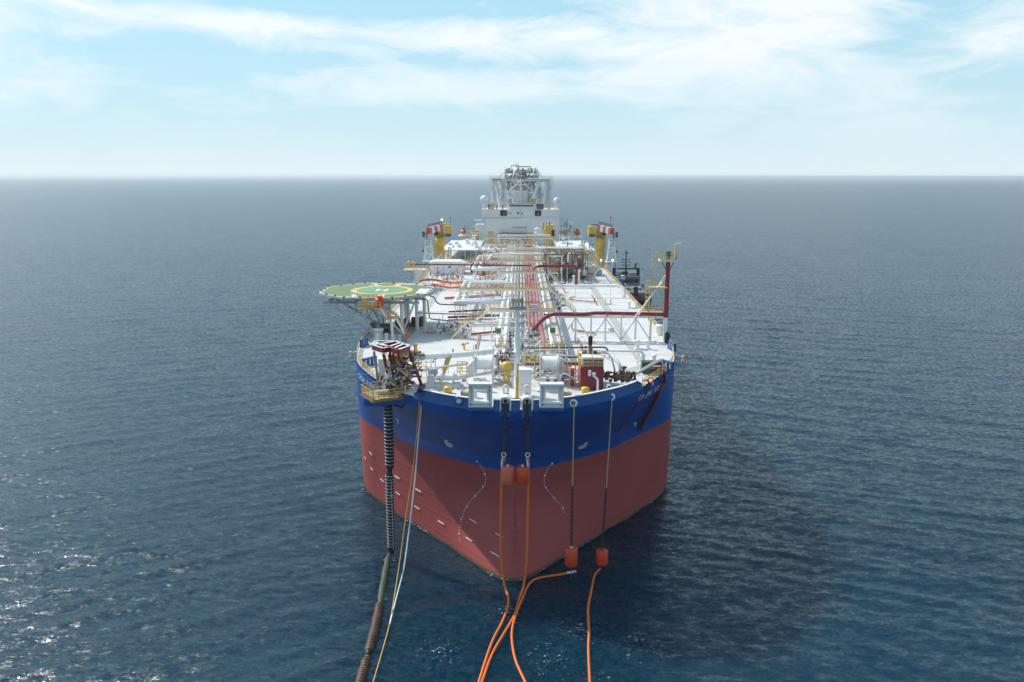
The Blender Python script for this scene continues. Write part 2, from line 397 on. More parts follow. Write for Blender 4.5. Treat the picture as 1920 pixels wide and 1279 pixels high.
pv = hn.nodes.new('ShaderNodeVolumePrincipled'); pv.inputs['Color'].default_value = (.88, .96, 1, 1); pv.inputs['Density'].default_value = HAZE; pv.inputs['Anisotropy'].default_value = .3
ho = hn.nodes.new('ShaderNodeOutputMaterial'); hn.links.new(pv.outputs[0], ho.inputs['Volume'])
hzo = hz_.build('haze', hm); hzo['kind'] = 'stuff'
# ================================================================ THE SHIP'S HULL
BS = [0, 2, 4, 7, 10, 13, 16, 20, 24, 27, 29, 30]
LV = {28.6: [104.4, 104.5, 104.9, 105.9, 107.5, 109.7, 112.3, 117.5, 124.8, 132, 141.5, 152],
      27.0: [104.5, 104.6, 105, 106, 107.6, 109.8, 112.4, 117.6, 124.8, 132, 141.5, 152],
      21.0: [108.9, 109.1, 110, 111.6, 113.4, 115.6, 118.4, 123.4, 129.3, 134.6, 141, 149.5],
      15.0: [113, 113.5, 114.6, 116.6, 118.7, 121, 123.8, 128.9, 133.8, 137.6, 142, 147.5],
      10.0: [112.6, 113.5, 115.2, 117.6, 119.5, 121.9, 124.8, 129.5, 134.4, 138.2, 142.5, 148],
      5.0: [110.2, 111.5, 113.2, 116.2, 119, 121.8, 125.2, 129.9, 135, 139, 143, 148.5],
      0.0: [107.4, 108.3, 110.4, 114.1, 118, 121.6, 125.5, 130.2, 135.5, 139.8, 144, 149.5],
      -4.0: [105.5, 106.7, 109.3, 113.6, 117.8, 121.6, 125.6, 130.4, 135.8, 140.2, 144.5, 150]}
LZ = sorted(LV)
def pchip(xs, ys, x):
    n = len(xs); x = min(max(x, xs[0]), xs[-1]); i = max(j for j in range(n - 1) if xs[j] <= x) if x > xs[0] else 0
    d = [(ys[j + 1] - ys[j]) / (xs[j + 1] - xs[j]) for j in range(n - 1)]
    def sl(j):
        if j == 0: return d[0]
        if j == n - 1: return d[-1]
        return 0 if d[j - 1] * d[j] <= 0 else 2 * d[j - 1] * d[j] / (d[j - 1] + d[j])
    h = xs[i + 1] - xs[i]; t = (x - xs[i]) / h
    return (ys[i] * (1 + 2 * t) * (1 - t) ** 2 + sl(i) * h * t * (1 - t) ** 2 + ys[i + 1] * t * t * (3 - 2 * t) + sl(i + 1) * h * t * t * (t - 1))
BSF = [30 * math.sin(math.pi / 2 * i / 38) for i in range(39)]
def outline(z):                                # half outline, stem to stern: (b, Y)
    pts = []
    for b_ in BSF:
        k = [pchip(BS, LV[q], b_) if b_ > .001 else LV[q][0] for q in LZ]
        pts.append((b_, pchip(LZ, k, z)))
    # rounded at the stem
    pts[0] = (0, pts[0][1])
    pts += [(30, y) for y in (170, 200, 240, 280, 320, 350)] + [(29.6, 370), (28.6, 390), (26.5, 410), (23.5, 428), (20, 432), (0, 432)]
    return pts
def full(z):
    h = outline(z); return [(-b, y) for b, y in h[::-1]] + [(b, y) for b, y in h[1:-1]]
def shell(zs):
    mb = MB(); rows = [full(z) for z in zs]; n = len(rows[0])
    vs = [(x, y, z) for z, r_ in zip(zs, rows) for x, y in r_]
    fs = [(j * n + i, j * n + (i + 1) % n, (j + 1) * n + (i + 1) % n, (j + 1) * n + i) for j in range(len(zs) - 1) for i in range(n)]
    return mb.add(vs, fs, True)
DZ = 27.2
ship = thing('tanker', 'huge blue and red storage tanker seen bow on with a white deck', 'tanker ship', (0, 99, 0))
upper = shell([15 + (27.0 - 15) * i / 14 for i in range(15)]).build('upper_hull', BLUE, ship)
lower = shell([-4 + 19 * i / 22 for i in range(23)]).build('lower_hull', RED, ship)
gm = MB(); r0, r1 = full(-.3), full(.22); n = len(r0)
def outw(r_, d):
    o = []
    for i in range(len(r_)):
        p, q = Vector(r_[i - 1]), Vector(r_[(i + 1) % len(r_)]); t = (q - p).normalized(); nn = Vector((t.y, -t.x)); c = Vector(r_[i])
        if (c - Vector((0, 260))).dot(nn) < 0: nn = -nn
        o.append(c + nn * d)
    return o
a_, b_ = outw(r0, .05), outw(r1, .05)
gm.add([(p.x, p.y, -.3) for p in a_] + [(p.x, p.y, .42 + .07 * math.sin(i * 2.3)) for i, p in enumerate(b_)], [(i, (i + 1) % n, n + (i + 1) % n, n + i) for i in range(n)], True)
gm.build('waterline_growth', GROWTH, ship)
ft = full(27.2)
MB().sheet([(x, y) for x, y in ft], DZ).build('main_deck', DECK, ship)
# bulwark round the bow; it ends in a slope on either side
def bow_path(z, x0, x1, off=0.0):
    p = [(x, y) for x, y in full(z) if y < 200]; q = outw(p + [(0, 300)], off)[:-1]
    return [v for v in q if x0 <= v.x <= x1]
def strip_wall(mb, path, z0, z1, thick=.25, lean=0.0):
    n = len(path); vs = []
    inn = []
    for i in range(n):
        t = (path[min(i + 1, n - 1)] - path[max(i - 1, 0)]).normalized(); nn = Vector((-t.y, t.x))
        if (Vector((0, 260)) - path[i]).dot(nn) < 0: nn = -nn
        inn.append(nn)
    f0 = z0 if callable(z0) else (lambda k: z0); f1 = z1 if callable(z1) else (lambda k: z1)
    for p, nn, k in zip(path, inn, range(n)):
        a = p + nn * lean; b = p + nn * (lean + thick); c = p + nn * thick
        vs += [(p.x, p.y, f0(k)), (a.x, a.y, f1(k)), (b.x, b.y, f1(k)), (c.x, c.y, f0(k))]
    fs = []
    for i in range(n - 1):
        for j in range(4): fs.append((4 * i + j, 4 * i + (j + 1) % 4, 4 * i + 4 + (j + 1) % 4, 4 * i + 4 + j))
    fs += [(0, 1, 2, 3), (4 * n - 4, 4 * n - 3, 4 * n - 2, 4 * n - 1)]
    mb.add(vs, fs); return inn
SEG = [(-14.6, -6.15), (-2.9, -1.86), (-.32, 1.07), (2.67, 3.62), (6.9, 19.6)]
bw = thing('bulwark', 'solid blue bulwark with a white cap curving round the bow', 'bulwark', (0, 105, DZ))
for x0, x1 in SEG:
    bp_ = bow_path(27.0, x0, x1, .06); z0 = full(27.0)
    if len(bp_) < 4 or True:
        dense = []; P = bow_path(27.0, -22, 25, .06)
        for a, b in zip(P, P[1:]):
            for i in range(8): dense.append(a.lerp(b, i / 8))
        bp_ = [v for v in dense if x0 <= v.x <= x1]
    nb = len(bp_); endl, endr = x0 < -14, x1 > 19
    def zt(k): return 28.5 - (max(0, 1 - k / 9) * .9 if endl else 0) - (max(0, 1 - (nb - 1 - k) / 9) * .9 if endr else 0)
    m_ = MB(); strip_wall(m_, bp_, 26.92, zt, .16, .22); m_.build('bulwark_plate', CBLUE, bw)
    m_ = MB(); strip_wall(m_, [p for p in bp_], lambda k: zt(k) + .003, lambda k: zt(k) + .07, .45, .0)
    for i, v in enumerate(m_.v): pass
    c_ = m_.build('cap_rail', WHITE, bw)
    st = MB()
    for k in range(3, nb - 2, 6):
        p = bp_[k]; d = (Vector((0, 150)) - p).normalized(); st.bar((p.x + d.x * .45, p.y + d.y * .45, 28.2), (p.x + d.x * 1.2, p.y + d.y * 1.2, 27.2), .08, .3)
    if st.v: st.build('stay', WHITE, bw, kind='stuff')

fm = MB(); P_ = [p for p in full(0.0) if p[1] < 200]
for a, b in zip(P_, P_[1:]):
    L = math.hypot(b[0] - a[0], b[1] - a[1]); nn = Vector((b[1] - a[1], -(b[0] - a[0]))).normalized()
    if nn.dot(Vector(((a[0] + b[0]) / 2, (a[1] + b[1]) / 2 - 260))) < 0: nn = -nn
    for i in range(int(L * 3.5 * max(0, math.sin(a[1] * .9 + a[0] * .7) + .35 * math.sin(a[1] * 3.1)))):
        t_ = rnd.random(); o = abs(rnd.gauss(0, .22)) + .05; c = (a[0] + (b[0] - a[0]) * t_ + nn.x * o, a[1] + (b[1] - a[1]) * t_ + nn.y * o); s_ = rnd.choice((.03, .05, .08, .13))
        k = rnd.random() * 6; fm.add([(c[0] + s_ * rnd.uniform(.6, 1.6) * math.cos(k + j * 1.26), c[1] + s_ * math.sin(k + j * 1.26), .14 + rnd.uniform(0, .1)) for j in range(5)], [(0, 1, 2, 3, 4)])
fo = fm.build('sea_foam', mat('sea_foam', (.5, .55, .56), .7)); fo['kind'] = 'stuff'; fo['label'] = 'thin line of broken foam along the waterline of the hull'; fo['category'] = 'foam'
# ---------------------------------------------------------------- shared builders for deck gear
def rail(mb, pts, h=1.1, step=2.0, r=.045, mids=(.55,)):
    P = [Vector(p) for p in pts]
    for a, b in zip(P, P[1:]):
        L = (b - a).length; k = max(1, round(L / step))
        for hh in (h,) + tuple(h * q for q in mids): mb.bar(a + Vector((0, 0, hh)), b + Vector((0, 0, hh)), r * 1.6)
        for i in range(k + 1):
            p = a.lerp(b, i / k); mb.bar(p, p + Vector((0, 0, h)), r * 1.6)
    return mb
def stairs(root, a, b, width=1.0, side=Vector((0, 1, 0)), m=WHITE, rm=RAILY):
    a, b = Vector(a), Vector(b); s_ = side * width / 2; st = MB(); tr = MB(); hr = MB()
    for q in (-1, 1):
        st.bar(a + s_ * q, b + s_ * q, .12, .3)
        rail(hr, [a + s_ * q, b + s_ * q], 1.05, 1.8)
    n = max(3, int(abs(a.z - b.z) / .3))
    for i in range(1, n):
        p = a.lerp(b, i / n); d = (b - a); d.z = 0; d.normalize()
        tr.box(p, (.32 if abs(d.x) > .5 else width, width if abs(d.x) > .5 else .32, .05))
    s0 = st.build('stair', m, root); tr.build('treads', GALV, s0, kind='stuff'); hr.build('handrail', rm, s0)
def lattice(mb, base, top_z, wb, wt, n=5, r=.09, wby=None, wty=None):
    x, y, z = base; wby = wby or wb; wty = wty or wt
    def c(k, t): return Vector((x + (wb + (wt - wb) * t) / 2 * (1, 1, -1, -1)[k], y + (wby + (wty - wby) * t) / 2 * (1, -1, -1, 1)[k], z + (top_z - z) * t))
    for k in range(4): mb.cone(c(k, 0), c(k, 1), r * 1.3, n=6)
    for i in range(n):
        for k in range(4):
            mb.cone(c(k, (i + 1) / n), c((k + 1) % 4, (i + 1) / n), r * .8, n=5)
            a, b = (k, (k + 1) % 4) if i % 2 else ((k + 1) % 4, k)
            mb.cone(c(a, i / n), c(b, (i + 1) / n), r * .8, n=5)
    return mb
def cage_ladder(mb, x, y, z0, z1, r=.045, cage=True, dirx=-1):
    for s_ in (-.25, .25): mb.bar((x, y + s_, z0), (x, y + s_, z1), r * 1.8)
    for i in range(int((z1 - z0) / .45)): mb.bar((x, y - .25, z0 + .45 * i), (x, y + .25, z0 + .45 * i), r)
    if cage:
        k = z0 + 2.2
        while k < z1:
            mb.tube([(x, y - .35, k), (x + dirx * .5, y - .35, k), (x + dirx * .8, y, k), (x + dirx * .5, y + .35, k), (x, y + .35, k)], r, 5); k += .8
        for dx_, dy_ in ((.5, -.35), (.8, 0), (.5, .35)): mb.bar((x + dirx * dx_, y + dy_, z0 + 2.2), (x + dirx * dx_, y + dy_, z1), r)
    return mb
# ================================================================ ACCOMMODATION BLOCK
AY = 372.0
t = thing('accommodation_block', 'pale grey accommodation block across the far end of the deck, lettered NO SMOKING', 'deckhouse', (0, AY, DZ))
def zz(py, Y=AY): return up(976, py, Y).z
def xx(px, py=400, Y=AY): return up(px, py, Y).x
XL, XR = xx(903), xx(1049)
front = MB()
z0, z1, z2 = DZ, zz(409), zz(393)
# upper storey with two deep open recesses
wx = [(xx(938), xx(950)), (xx(1003), xx(1014))]; wz0, wz1 = zz(404.5), zz(395)
front.box2((xx(908), AY, z0), (XR, AY + 22, z1))
def wallseg(a, b, c, d): front.box2((a, AY + .6, c), (b, AY + 3, d))
wallseg(XL, XR, z1 + .003, wz0); wallseg(XL, XR, wz1, z2)
wallseg(XL, wx[0][0], wz0, wz1); wallseg(wx[0][1], wx[1][0], wz0, wz1); wallseg(wx[1][1], XR, wz0, wz1)
front.box2((XL, AY + 5, z1 + .003), (XR, AY + 22, z2))
front.box2((XL, AY + 3, z1 + .003), (XL + .3, AY + 5, z2)); front.box2((XR - .3, AY + 3, z1 + .003), (XR, AY + 5, z2)); front.box2((XL + .3, AY + 3, z2 - .2), (XR - .3, AY + 5, z2))
front.box2((xx(890), AY + .5, DZ), (xx(908) - .003, AY + 14, zz(423)))
wall = front.build('wall', LGREY, t)
tr = MB()
tr.box2((xx(905), AY - .12, zz(409.6)), (xx(975), AY, zz(408.8))); tr.box2((xx(908) - .1, AY - .12, zz(425)), (xx(908) + .1, AY, zz(409)))
tr.box2((xx(1014), AY + .5, zz(407)), (XR, AY + .6, zz(406.6)))
tr.box2((xx(976) - .06, AY + .45, zz(409)), (xx(976) + .06, AY + .6, zz(383))); tr.build('seam', GREY, t)
for a, b in wx:
    f = MB()
    for q in (a, b): f.box2((q - .14, AY + .45, wz0), (q + .14, AY + .6, wz1))
    f.box2((a, AY + .45, wz1 - .14), (b, AY + .6, wz1 + .14)); f.box2((a, AY + .45, wz0 - .14), (b, AY + .6, wz0 + .14))
    w_ = f.build('window', DGREY, t)
    MB().box2((a + .2, AY + 4.9, wz0), (b - .2, AY + 4.99, wz1)).build('pane', GLASS, w_)
    g = MB(); g.box2((a + .9, AY + 3.6, wz0), (b - .7, AY + 4.6, wz1 - .6)); g.build('locker', BUFF, w_)
for px, py, ww, hh in ((954, 400, 1.0, 4), (957.5, 400, 1.0, 4), (971, 399.5, 4.2, 2.4), (978.5, 400.5, 1.4, 4), (999, 399, .8, 1.5)):
    c = up(px, py, AY + .55)
    MB().box((c.x, AY + .55, c.z), (ww * .25, .12, hh * .25)).build('window', GLASS, t)
# wheelhouse: a shallow bowed front with a row of windows
wa, wb_, wzz0, wzz1 = xx(950), xx(1004.6), z2 + .003, zz(381.5)
poly = [(wa, AY + 8), (wa, AY + 2.2), (wa + 1.2, AY + 1.2)] + [(wa + 1.2 + (wb_ - wa - 2.4) * k / 6, AY + 1.2 - .9 * math.sin(math.pi * k / 6)) for k in range(1, 6)] + [(wb_ - 1.2, AY + 1.2), (wb_, AY + 2.2), (wb_, AY + 8)]
wh = MB().prism(poly, wzz0, wzz1).build('wheelhouse', LGREY, t)
MB().prism([(x + (.3 if x > 1 else -.3), y - .3) for x, y in poly], wzz1, wzz1 + .25).build('roof', GREY, wh)
for k in range(10):
    u_ = (k + .5) / 10; X = wa + 1.2 + (wb_ - wa - 2.4) * u_; Yq = AY + 1.2 - .9 * math.sin(math.pi * u_)
    if k == 4: X -= .1
    MB().box((X, Yq - .02, (wzz0 + wzz1) / 2 + .35), (.92, .2, .75)).build('window', GLASS, wh)
hr = MB()
rail(hr, [(XL, AY + .8, z2), (wa - .2, AY + .8, z2)]); rail(hr, [(wb_ + .2, AY + .8, z2), (XR, AY + .8, z2)]); rail(hr, [(XL, AY + .8, z2), (XL, AY + 21, z2)]); rail(hr, [(XR, AY + .8, z2), (XR, AY + 21, z2)])
rail(hr, [(wa, AY + 2.4, wzz1 + .25), (wb_, AY + 2.4, wzz1 + .25)], 1.0); hr.build('handrail', RAILT, t)
for k, (px, ch) in enumerate(zip([962, 964.9, 968.7, 971.7, 975, 978.2, 980.8, 983.3, 986.3], 'NOSMOKING')):
    c = up(px, 427, AY)
    text(t, ch, 1.25, Matrix.Translation((c.x, AY - .02, c.z)) @ Matrix.Rotation(R(90), 4, 'X'), BLACK, 'letter')
c = up(950, 437.5, AY); MB().box((c.x + 4, AY - 1.2, c.z - 1.0), (14, 2.4, 2.2)).build('porch', DGREY, t)
MB().box((c.x + 4, AY - 1.3, c.z + .3), (14.6, 2.8, .3)).build('porch_roof', GREY, t)
sidep = MB()                                   # open side galleries
for i, pz in enumerate((zz(412), zz(424), zz(436))):
    sidep.box((XR + 1.9, AY + 4, pz), (3.6, 8, .18)); sidep.box((XL - 2.2 - (i == 2), AY + 5, pz - .6), (4.2, 8, .18))
for s_ in (XR + 3.6, XL - 4.2):
    for y_ in (AY + .3, AY + 7.7): sidep.bar((s_, y_, DZ), (s_, y_, zz(410)), .18)
sidep.build('side_gallery', GREY, t)
g2 = MB()
for i, pz in enumerate((zz(412), zz(424), zz(436))):
    rail(g2, [(XR, AY + .1, pz), (XR + 3.6, AY + .1, pz), (XR + 3.6, AY + 7.9, pz)]); rail(g2, [(XL - .2, AY + 1.1, pz - .6), (XL - 4.2, AY + 1.1, pz - .6), (XL - 4.2, AY + 8, pz - .6)])
g2.build('gallery_rail', RAILT, t)
def small(name, label, cat, mb, m, group=None): return solo(mb, name, m, label, cat, group)
# radomes
for px, py, r_, lab in ((907.7, 374, 7.4, 'larger white ball radome on the left corner of the accommodation roof'), (1043.5, 376, 6.1, 'smaller white ball radome on the right corner of the accommodation roof')):
    c = up(px, py, AY + 2.5); rr = r_ * .25
    q = thing('radome', lab, 'radome', (c.x, c.y, z2), 'ball radomes on the accommodation roof')
    MB().ball(c, rr, 20, 14).build('dome', MARK, q)
    b = MB(); b.cone((c.x, c.y, z2), (c.x, c.y, c.z - rr * .8), .35, .5, 8)
    for k in range(4): b.bar((c.x + (1.1, -1.1, 1.1, -1.1)[k], c.y + (1, 1, -1, -1)[k], z2), (c.x + (.7, -.7, .7, -.7)[k], c.y + (.6, .6, -.6, -.6)[k], c.z - rr * .7), .14)
    b.build('stand', WHITE, q); rail(MB(), [(c.x - 1.5, c.y - 1.5, z2 + 1.4), (c.x + 1.5, c.y - 1.5, z2 + 1.4)], .9, 1).build('handrail', RAILT, q)
# gear on the roof
for k, (px, m_, w_, h_, lab) in enumerate(((917, RUST, 1.0, 2.2, 'rust brown roof locker beside the larger radome'), (923, YEL, 1.5, 2.6, 'yellow roof locker standing left of the tower column'), (931, PINK, .6, 2, 'thin red fire cabinet on the roof'), (942, CORAL, .8, 1.9, 'coral red fire cabinet left of the wheelhouse'),
                                    (1029, YEL, 1.2, 2.6, 'yellow roof locker by the right tower column'), (1012, DGREY, 3.4, 2.4, 'dark grey louvred ventilator box right of the wheelhouse'))):
    c = up(px, 392, AY + 4); q = thing('roof_locker', lab, 'locker', (c.x, AY + 4, z2))
    MB().box((c.x, AY + 4, z2 + h_ / 2), (w_, 1.2, h_)).build('body', m_, q); MB().box((c.x, AY + 4, z2 + h_ + .06), (w_ + .2, 1.4, .12)).build('top', GREY, q)
# radar mast with an A-frame and two box trunks on the wheelhouse roof
MY = AY + 7; q = thing('radar_mast', 'white radar mast with triangular braces and two plated trunks above the wheelhouse', 'mast', (up(976.5, 380, MY).x, MY, wzz1))
mx = up(976.5, 380, MY).x
MB().cone((mx, MY - .5, wzz1), (mx, MY - .5, up(0, 341, MY).z), .62, .45, 10).build('pole', LGREY, q)
MB().cone((mx, MY - .5, up(0, 341, MY).z), (mx, MY - .5, up(0, 318, MY).z), .2, .1, 8).build('topmast', LGREY, q)
for a_, b_ in ((966.2, 974.3), (978.6, 987.5)):
    MB().box2((xx(a_, 370, MY), MY - .2, wzz1), (xx(b_, 370, MY), MY + 1.6, up(0, 357, MY).z)).build('trunk', LGREY, q)
br = MB(); A = up(976.5, 337.5, MY); L = up(952, 361, MY); Rr = up(1001, 361.5, MY)
for p in (L, Rr): br.cone(A, p, .26, n=7)
br.cone(L, Rr, .22, n=7); br.cone(up(967, 347, MY), up(987, 347, MY), .3, n=7)
br.cone(up(967, 348, MY), up(976, 356, MY), .16, n=6); br.cone(up(987, 348, MY), up(977, 356, MY), .16, n=6); br.cone(up(988, 369, MY), up(1001, 363, MY), .2, n=6)
for px in (963.5, 989): br.cone(up(px, 345, MY), up(px, 382, MY), .18, n=6)
br.build('brace', LGREY, q); sc_ = MB(); sc_.box(up(975.5, 329, MY), (3.6, .35, .3)); sc_.build('radar_scanner', MARK, q)
for px, py, m_ in ((971, 380, 0), (986, 380.5, 0), (991, 380, 0)):
    pass
# ================================================================ MOORING TOWER astern of the block
TY = 404.0
def tp(px, py, Y=TY): return up(px, py, Y)
q = thing('mooring_tower', 'pale grey tubular mooring tower with crowded top platforms behind the accommodation', 'tower', (tp(976, 400).x, TY, DZ))
def col_(a, b, r_, m_=LGREY, y0=TY, y1=None, nm='leg', n=12):
    p, s_ = tp(*a, Y=y0), tp(*b, Y=y0 if y1 is None else y1); return MB().cone(p, s_, r_, n=n).build(nm, m_, q)
for px in (924.5, 929, 1024.5, 1029): col_((px, 452), (px, 337), .85 if px in (924.5, 1029) else .55, y0=TY + (4 if px in (929, 1024.5) else 0))
for px in (941.5, 1011.5): col_((px, 452), (px, 350), .95, y0=TY + 5)
for a_, b_ in (((939.7, 336.5), (957, 380)), ((1011.8, 338), (996, 380)), ((927.5, 337.5), (937, 388)), ((1025.2, 340), (1018, 388))): col_(a_, b_, .95 if a_[0] in (939.7, 1011.8) else .8, y1=TY - 6)
for a_, b_, Y_ in (((939, 336.6), (1012.5, 338), TY), ((941, 340), (1011, 341), TY + 14), ((924, 338), (941, 338), TY), ((1012, 339), (1031, 339), TY), ((1002, 374), (1018, 374), TY + 3)): col_(a_, b_, .62, y0=Y_, nm='ring_beam')
for px in (952, 955.5, 988, 1000.5): col_((px, 336), (px, 392), .5 if px != 955.5 else .3, GREY, TY + 6, nm='inner_leg')
# x-braces and crowded risers
xb = MB()
for (a_, b_) in (((995, 340), (1004, 352)), ((1004, 340), (995, 352)), ((944, 343), (953, 356)), ((1003, 364), (1013, 373)), ((1010, 356), (1004, 366)), ((932, 362), (940, 350)), ((934, 372), (939, 360)), ((943, 350), (950, 340))):
    xb.cone(tp(*a_, Y=TY + 6), tp(*b_, Y=TY + 6), .28, n=6)
for (a_, b_) in (((946, 325), (952, 334)), ((960, 334), (968, 326)), ((984, 334), (993, 326)), ((1003, 326), (1009, 334)), ((956, 338), (966, 356)), ((1000, 338), (990, 356)), ((1004, 352), (1012, 366)), ((1012, 352), (1003, 368)), ((925, 338), (930, 352)), ((1030, 338), (1024, 352)), ((944, 366), (936, 380)), ((1014, 360), (1022, 376))):
    xb.cone(tp(*a_, Y=TY + 2), tp(*b_, Y=TY + 2), .24, n=6)
xb.build('cross_brace', GREY, q)
turr = MB()
for i in range(26):
    px = rnd.uniform(957, 999); a_ = rnd.uniform(338, 356); turr.cone(tp(px, a_, Y=TY + rnd.uniform(3, 9)), tp(px + rnd.uniform(-1, 1), a_ + rnd.uniform(8, 26), Y=TY + rnd.uniform(3, 9)), rnd.uniform(.12, .4), n=6)
for i in range(9): py = 341 + i * 4; turr.cone(tp(955, py, Y=TY + 8), tp(1000, py, Y=TY + 8), .16, n=5)
turr.build('riser', LGREY, q)
t2 = MB(); 
for i in range(14): p = tp(rnd.uniform(956, 998), rnd.uniform(342, 368), Y=TY + rnd.uniform(2, 5)); t2.box(p, (rnd.uniform(.5, 1.6), .6, rnd.uniform(.5, 1.8)))
t2.build('swivel_gear', MAROON, q)
MB().lathe(tp(978, 372, Y=TY + 10), [(5, -16), (5, 0), (4, 2), (4, 7), (2.6, 8), (2.6, 14), (1.2, 14.5)], 18).build('turret_shaft', GREY, q)
up_ = MB()
for (x0, x1, py, d_) in ((945.5, 1010, 325.3, 10), (945, 1011, 334.2, 10)): a_ = tp(x0, py, Y=TY - 2); b_ = tp(x1, py, Y=TY - 2); up_.box2((a_.x, a_.y, a_.z), (b_.x, a_.y + d_, a_.z + .3))
up_.build('upper_deck', GREY, q)
for px in (946.3, 950.5, 960.5, 968, 993.5, 1002, 1006.5, 1009.4): col_((px, 334), (px, 325.3), .28, LGREY, TY - 1.8, nm='column', n=8)
eq = MB(); eq2 = MB(); eq3 = MB()
for i in range(60):
    p = tp(rnd.uniform(947, 1009), 325, Y=TY + rnd.uniform(-1.5, 6)); h_ = rnd.uniform(.6, 2.6); (eq, eq2, eq3)[i % 3].box((p.x, p.y, p.z + h_ / 2), (rnd.uniform(.25, 1.1), .6, h_))
for i in range(28):
    p = tp(rnd.uniform(947, 1009), 334, Y=TY + rnd.uniform(-1.5, 6)); h_ = rnd.uniform(.6, 1.9); (eq, eq2, eq3)[i % 3].box((p.x, p.y, p.z + h_ / 2), (rnd.uniform(.4, 1.6), .6, h_))
eq.build('valve_gear', GREY, q); eq2.build('brown_gear', mat('ochre_gear', (.36, .22, .11), .6, .3, 1), q); eq3.build('pale_gear', GALV, q)
gan = MB()
for px in (958, 972, 994): gan.bar(tp(px, 324, Y=TY), tp(px, 311.5, Y=TY), .3)
gan.bar(tp(957.5, 311, Y=TY), tp(972, 310, Y=TY), .4); gan.bar(tp(971, 309.5, Y=TY + 4), tp(971, 324, Y=TY + 4), .25); gan.build('gantry', GREY, q)
MB().bar(tp(966, 312.8, Y=TY - .4), tp(994.2, 312.5, Y=TY - .4), .45).build('gantry_beam', mat('ochre_beam', (.42, .2, .08), .6, .2, 1), q)
gr = MB(); rail(gr, [tp(945.5, 325, Y=TY - 2), tp(1010, 325, Y=TY - 2)], 1.3, 1.3, .09); rail(gr, [tp(945.5, 334, Y=TY - 2), tp(1010, 334, Y=TY - 2)], 1.2, 1.6); rail(gr, [tp(965, 310.3, Y=TY), tp(973, 309.8, Y=TY)], 1.1, 1)
wing = MB()
for (x0, x1) in ((917.5, 938), (1014, 1036)):
    a_ = tp(x0, 335.5, Y=TY - 1); b_ = tp(x1, 335.5, Y=TY - 1); wing.box2((a_.x, TY - 2, a_.z - .15), (b_.x, TY + 6, a_.z + .1)); rail(gr, [(a_.x, TY - 2, a_.z), (b_.x, TY - 2, a_.z)], 1.3, 1.4, .08)
for (x0, x1) in ((918, 924), (1029.5, 1035)):
    a_ = tp(x0, 351.5, Y=TY - 1); b_ = tp(x1, 351.5, Y=TY - 1); wing.box2((a_.x, TY - 2, a_.z - .15), (b_.x, TY + 3, a_.z + .1)); rail(gr, [(a_.x, TY - 2, a_.z), (b_.x, TY - 2, a_.z)], 1.1, 1.4)
    for px in (x0 + .3, x1 - .3): wing.bar(tp(px, 351), tp(px, 336), .14)
wing.build('wing_platform', GREY, q); gr.build('handrail', RAILT, q)
zig = MB()
for a_, b_ in (((944, 336), (935, 334)), ((935, 343), (945, 352)), ((941, 352), (953, 366)), ((946, 364), (955, 378)), ((937, 330), (946, 326)), ((1010, 326), (1016, 333))):
    p, s_ = tp(*a_, Y=TY - 3.5), tp(*b_, Y=TY - 3.5); zig.bar(p, s_, .5, .2); rail(zig, [p, s_], 1.1, 1.3)
for i in range(8): p = tp(939 + i * 2, 340 + i * 4.6, Y=TY - 3); zig.box(p, (2.2, 1, .15))
zig.build('stair', RAILT, q)
for px in (947.5, 1007): MB().cone(tp(px, 324), tp(px, 311), .09, .05, 5).build('aerial', DGREY, q)
for px, py, nm in ((956.5, 378.5, 'left'), (998, 378, 'right')):
    c = up(px, 381, AY + 5); solo(MB().box((c.x, AY + 5, wzz1 + 1.1), (1.6 if nm == 'left' else 3.0, 1, 1.9)).box((c.x, AY + 4.4, wzz1 + 1.2), (.8, .3, 1.2)), 'deck_locker', YEL, f'yellow locker on the wheelhouse roof at the foot of the {nm} sloping tower leg', 'locker')
# ================================================================ LIFEBOATS on their side platforms
for px, py, lab in ((869, 434.5, 'bright orange lifeboat on the platform left of the accommodation'), (1082, 436, 'orange lifeboat on the platform right of the accommodation')):
    c = up(px, py, AY - 2); s_ = -1 if px < 976 else 1
    q = thing('lifeboat', lab, 'lifeboat', c, 'enclosed lifeboats beside the accommodation')
    prof = [(.05, -3.2), (.9, -2.6), (1.35, -1), (1.35, 1), (1.0, 2.4), (.1, 3.2)]
    b = MB(); b.lathe(c, prof, 14, 'Y'); b.build('hull', mat('lifeboat_orange', (.62, .10, .03), .4, .1, 1), q)
    MB().box((c.x, c.y - .4, c.z + 1.3), (1.5, 1.8, .9), taper=.7).build('canopy', mat('lifeboat_orange', (0, 0, 0)), q)
    MB().box((c.x, c.y - 1.6, c.z + 1.2), (.9, .2, .4)).build('window', GLASS, q)
    for f_ in ((0, 'davit'),):
        d = thing('lifeboat_platform', 'white steel platform with davits carrying the lifeboat ' + ('left' if s_ < 0 else 'right') + ' of the accommodation', 'platform', (c.x, c.y, DZ))
        p = MB(); p.box((c.x - s_ * 2, c.y, c.z - 1.7), (8.5, 9, .3)); p.build('platform_deck', WHITE, d)
        for a_ in (-3, 3):
            MB().tube([(c.x - s_ * 2, c.y + a_, c.z - 1.6), (c.x - s_ * 1.8, c.y + a_, c.z + 1.4), (c.x, c.y + a_, c.z + 2.6)], .16, 6).build('davit', GREY, d)
            for b__ in (-3, 1): MB().bar((c.x + b__ * s_ * .9, c.y + a_, c.z - 1.8), (c.x - s_ * 3, c.y + a_, DZ), .22).build('leg', GREY, d)
        rail(MB(), [(c.x - s_ * 6.2, c.y - 4.4, c.z - 1.6), (c.x + s_ * 2.2, c.y - 4.4, c.z - 1.6)], 1.1, 1.2).build('handrail', RAILY, d)
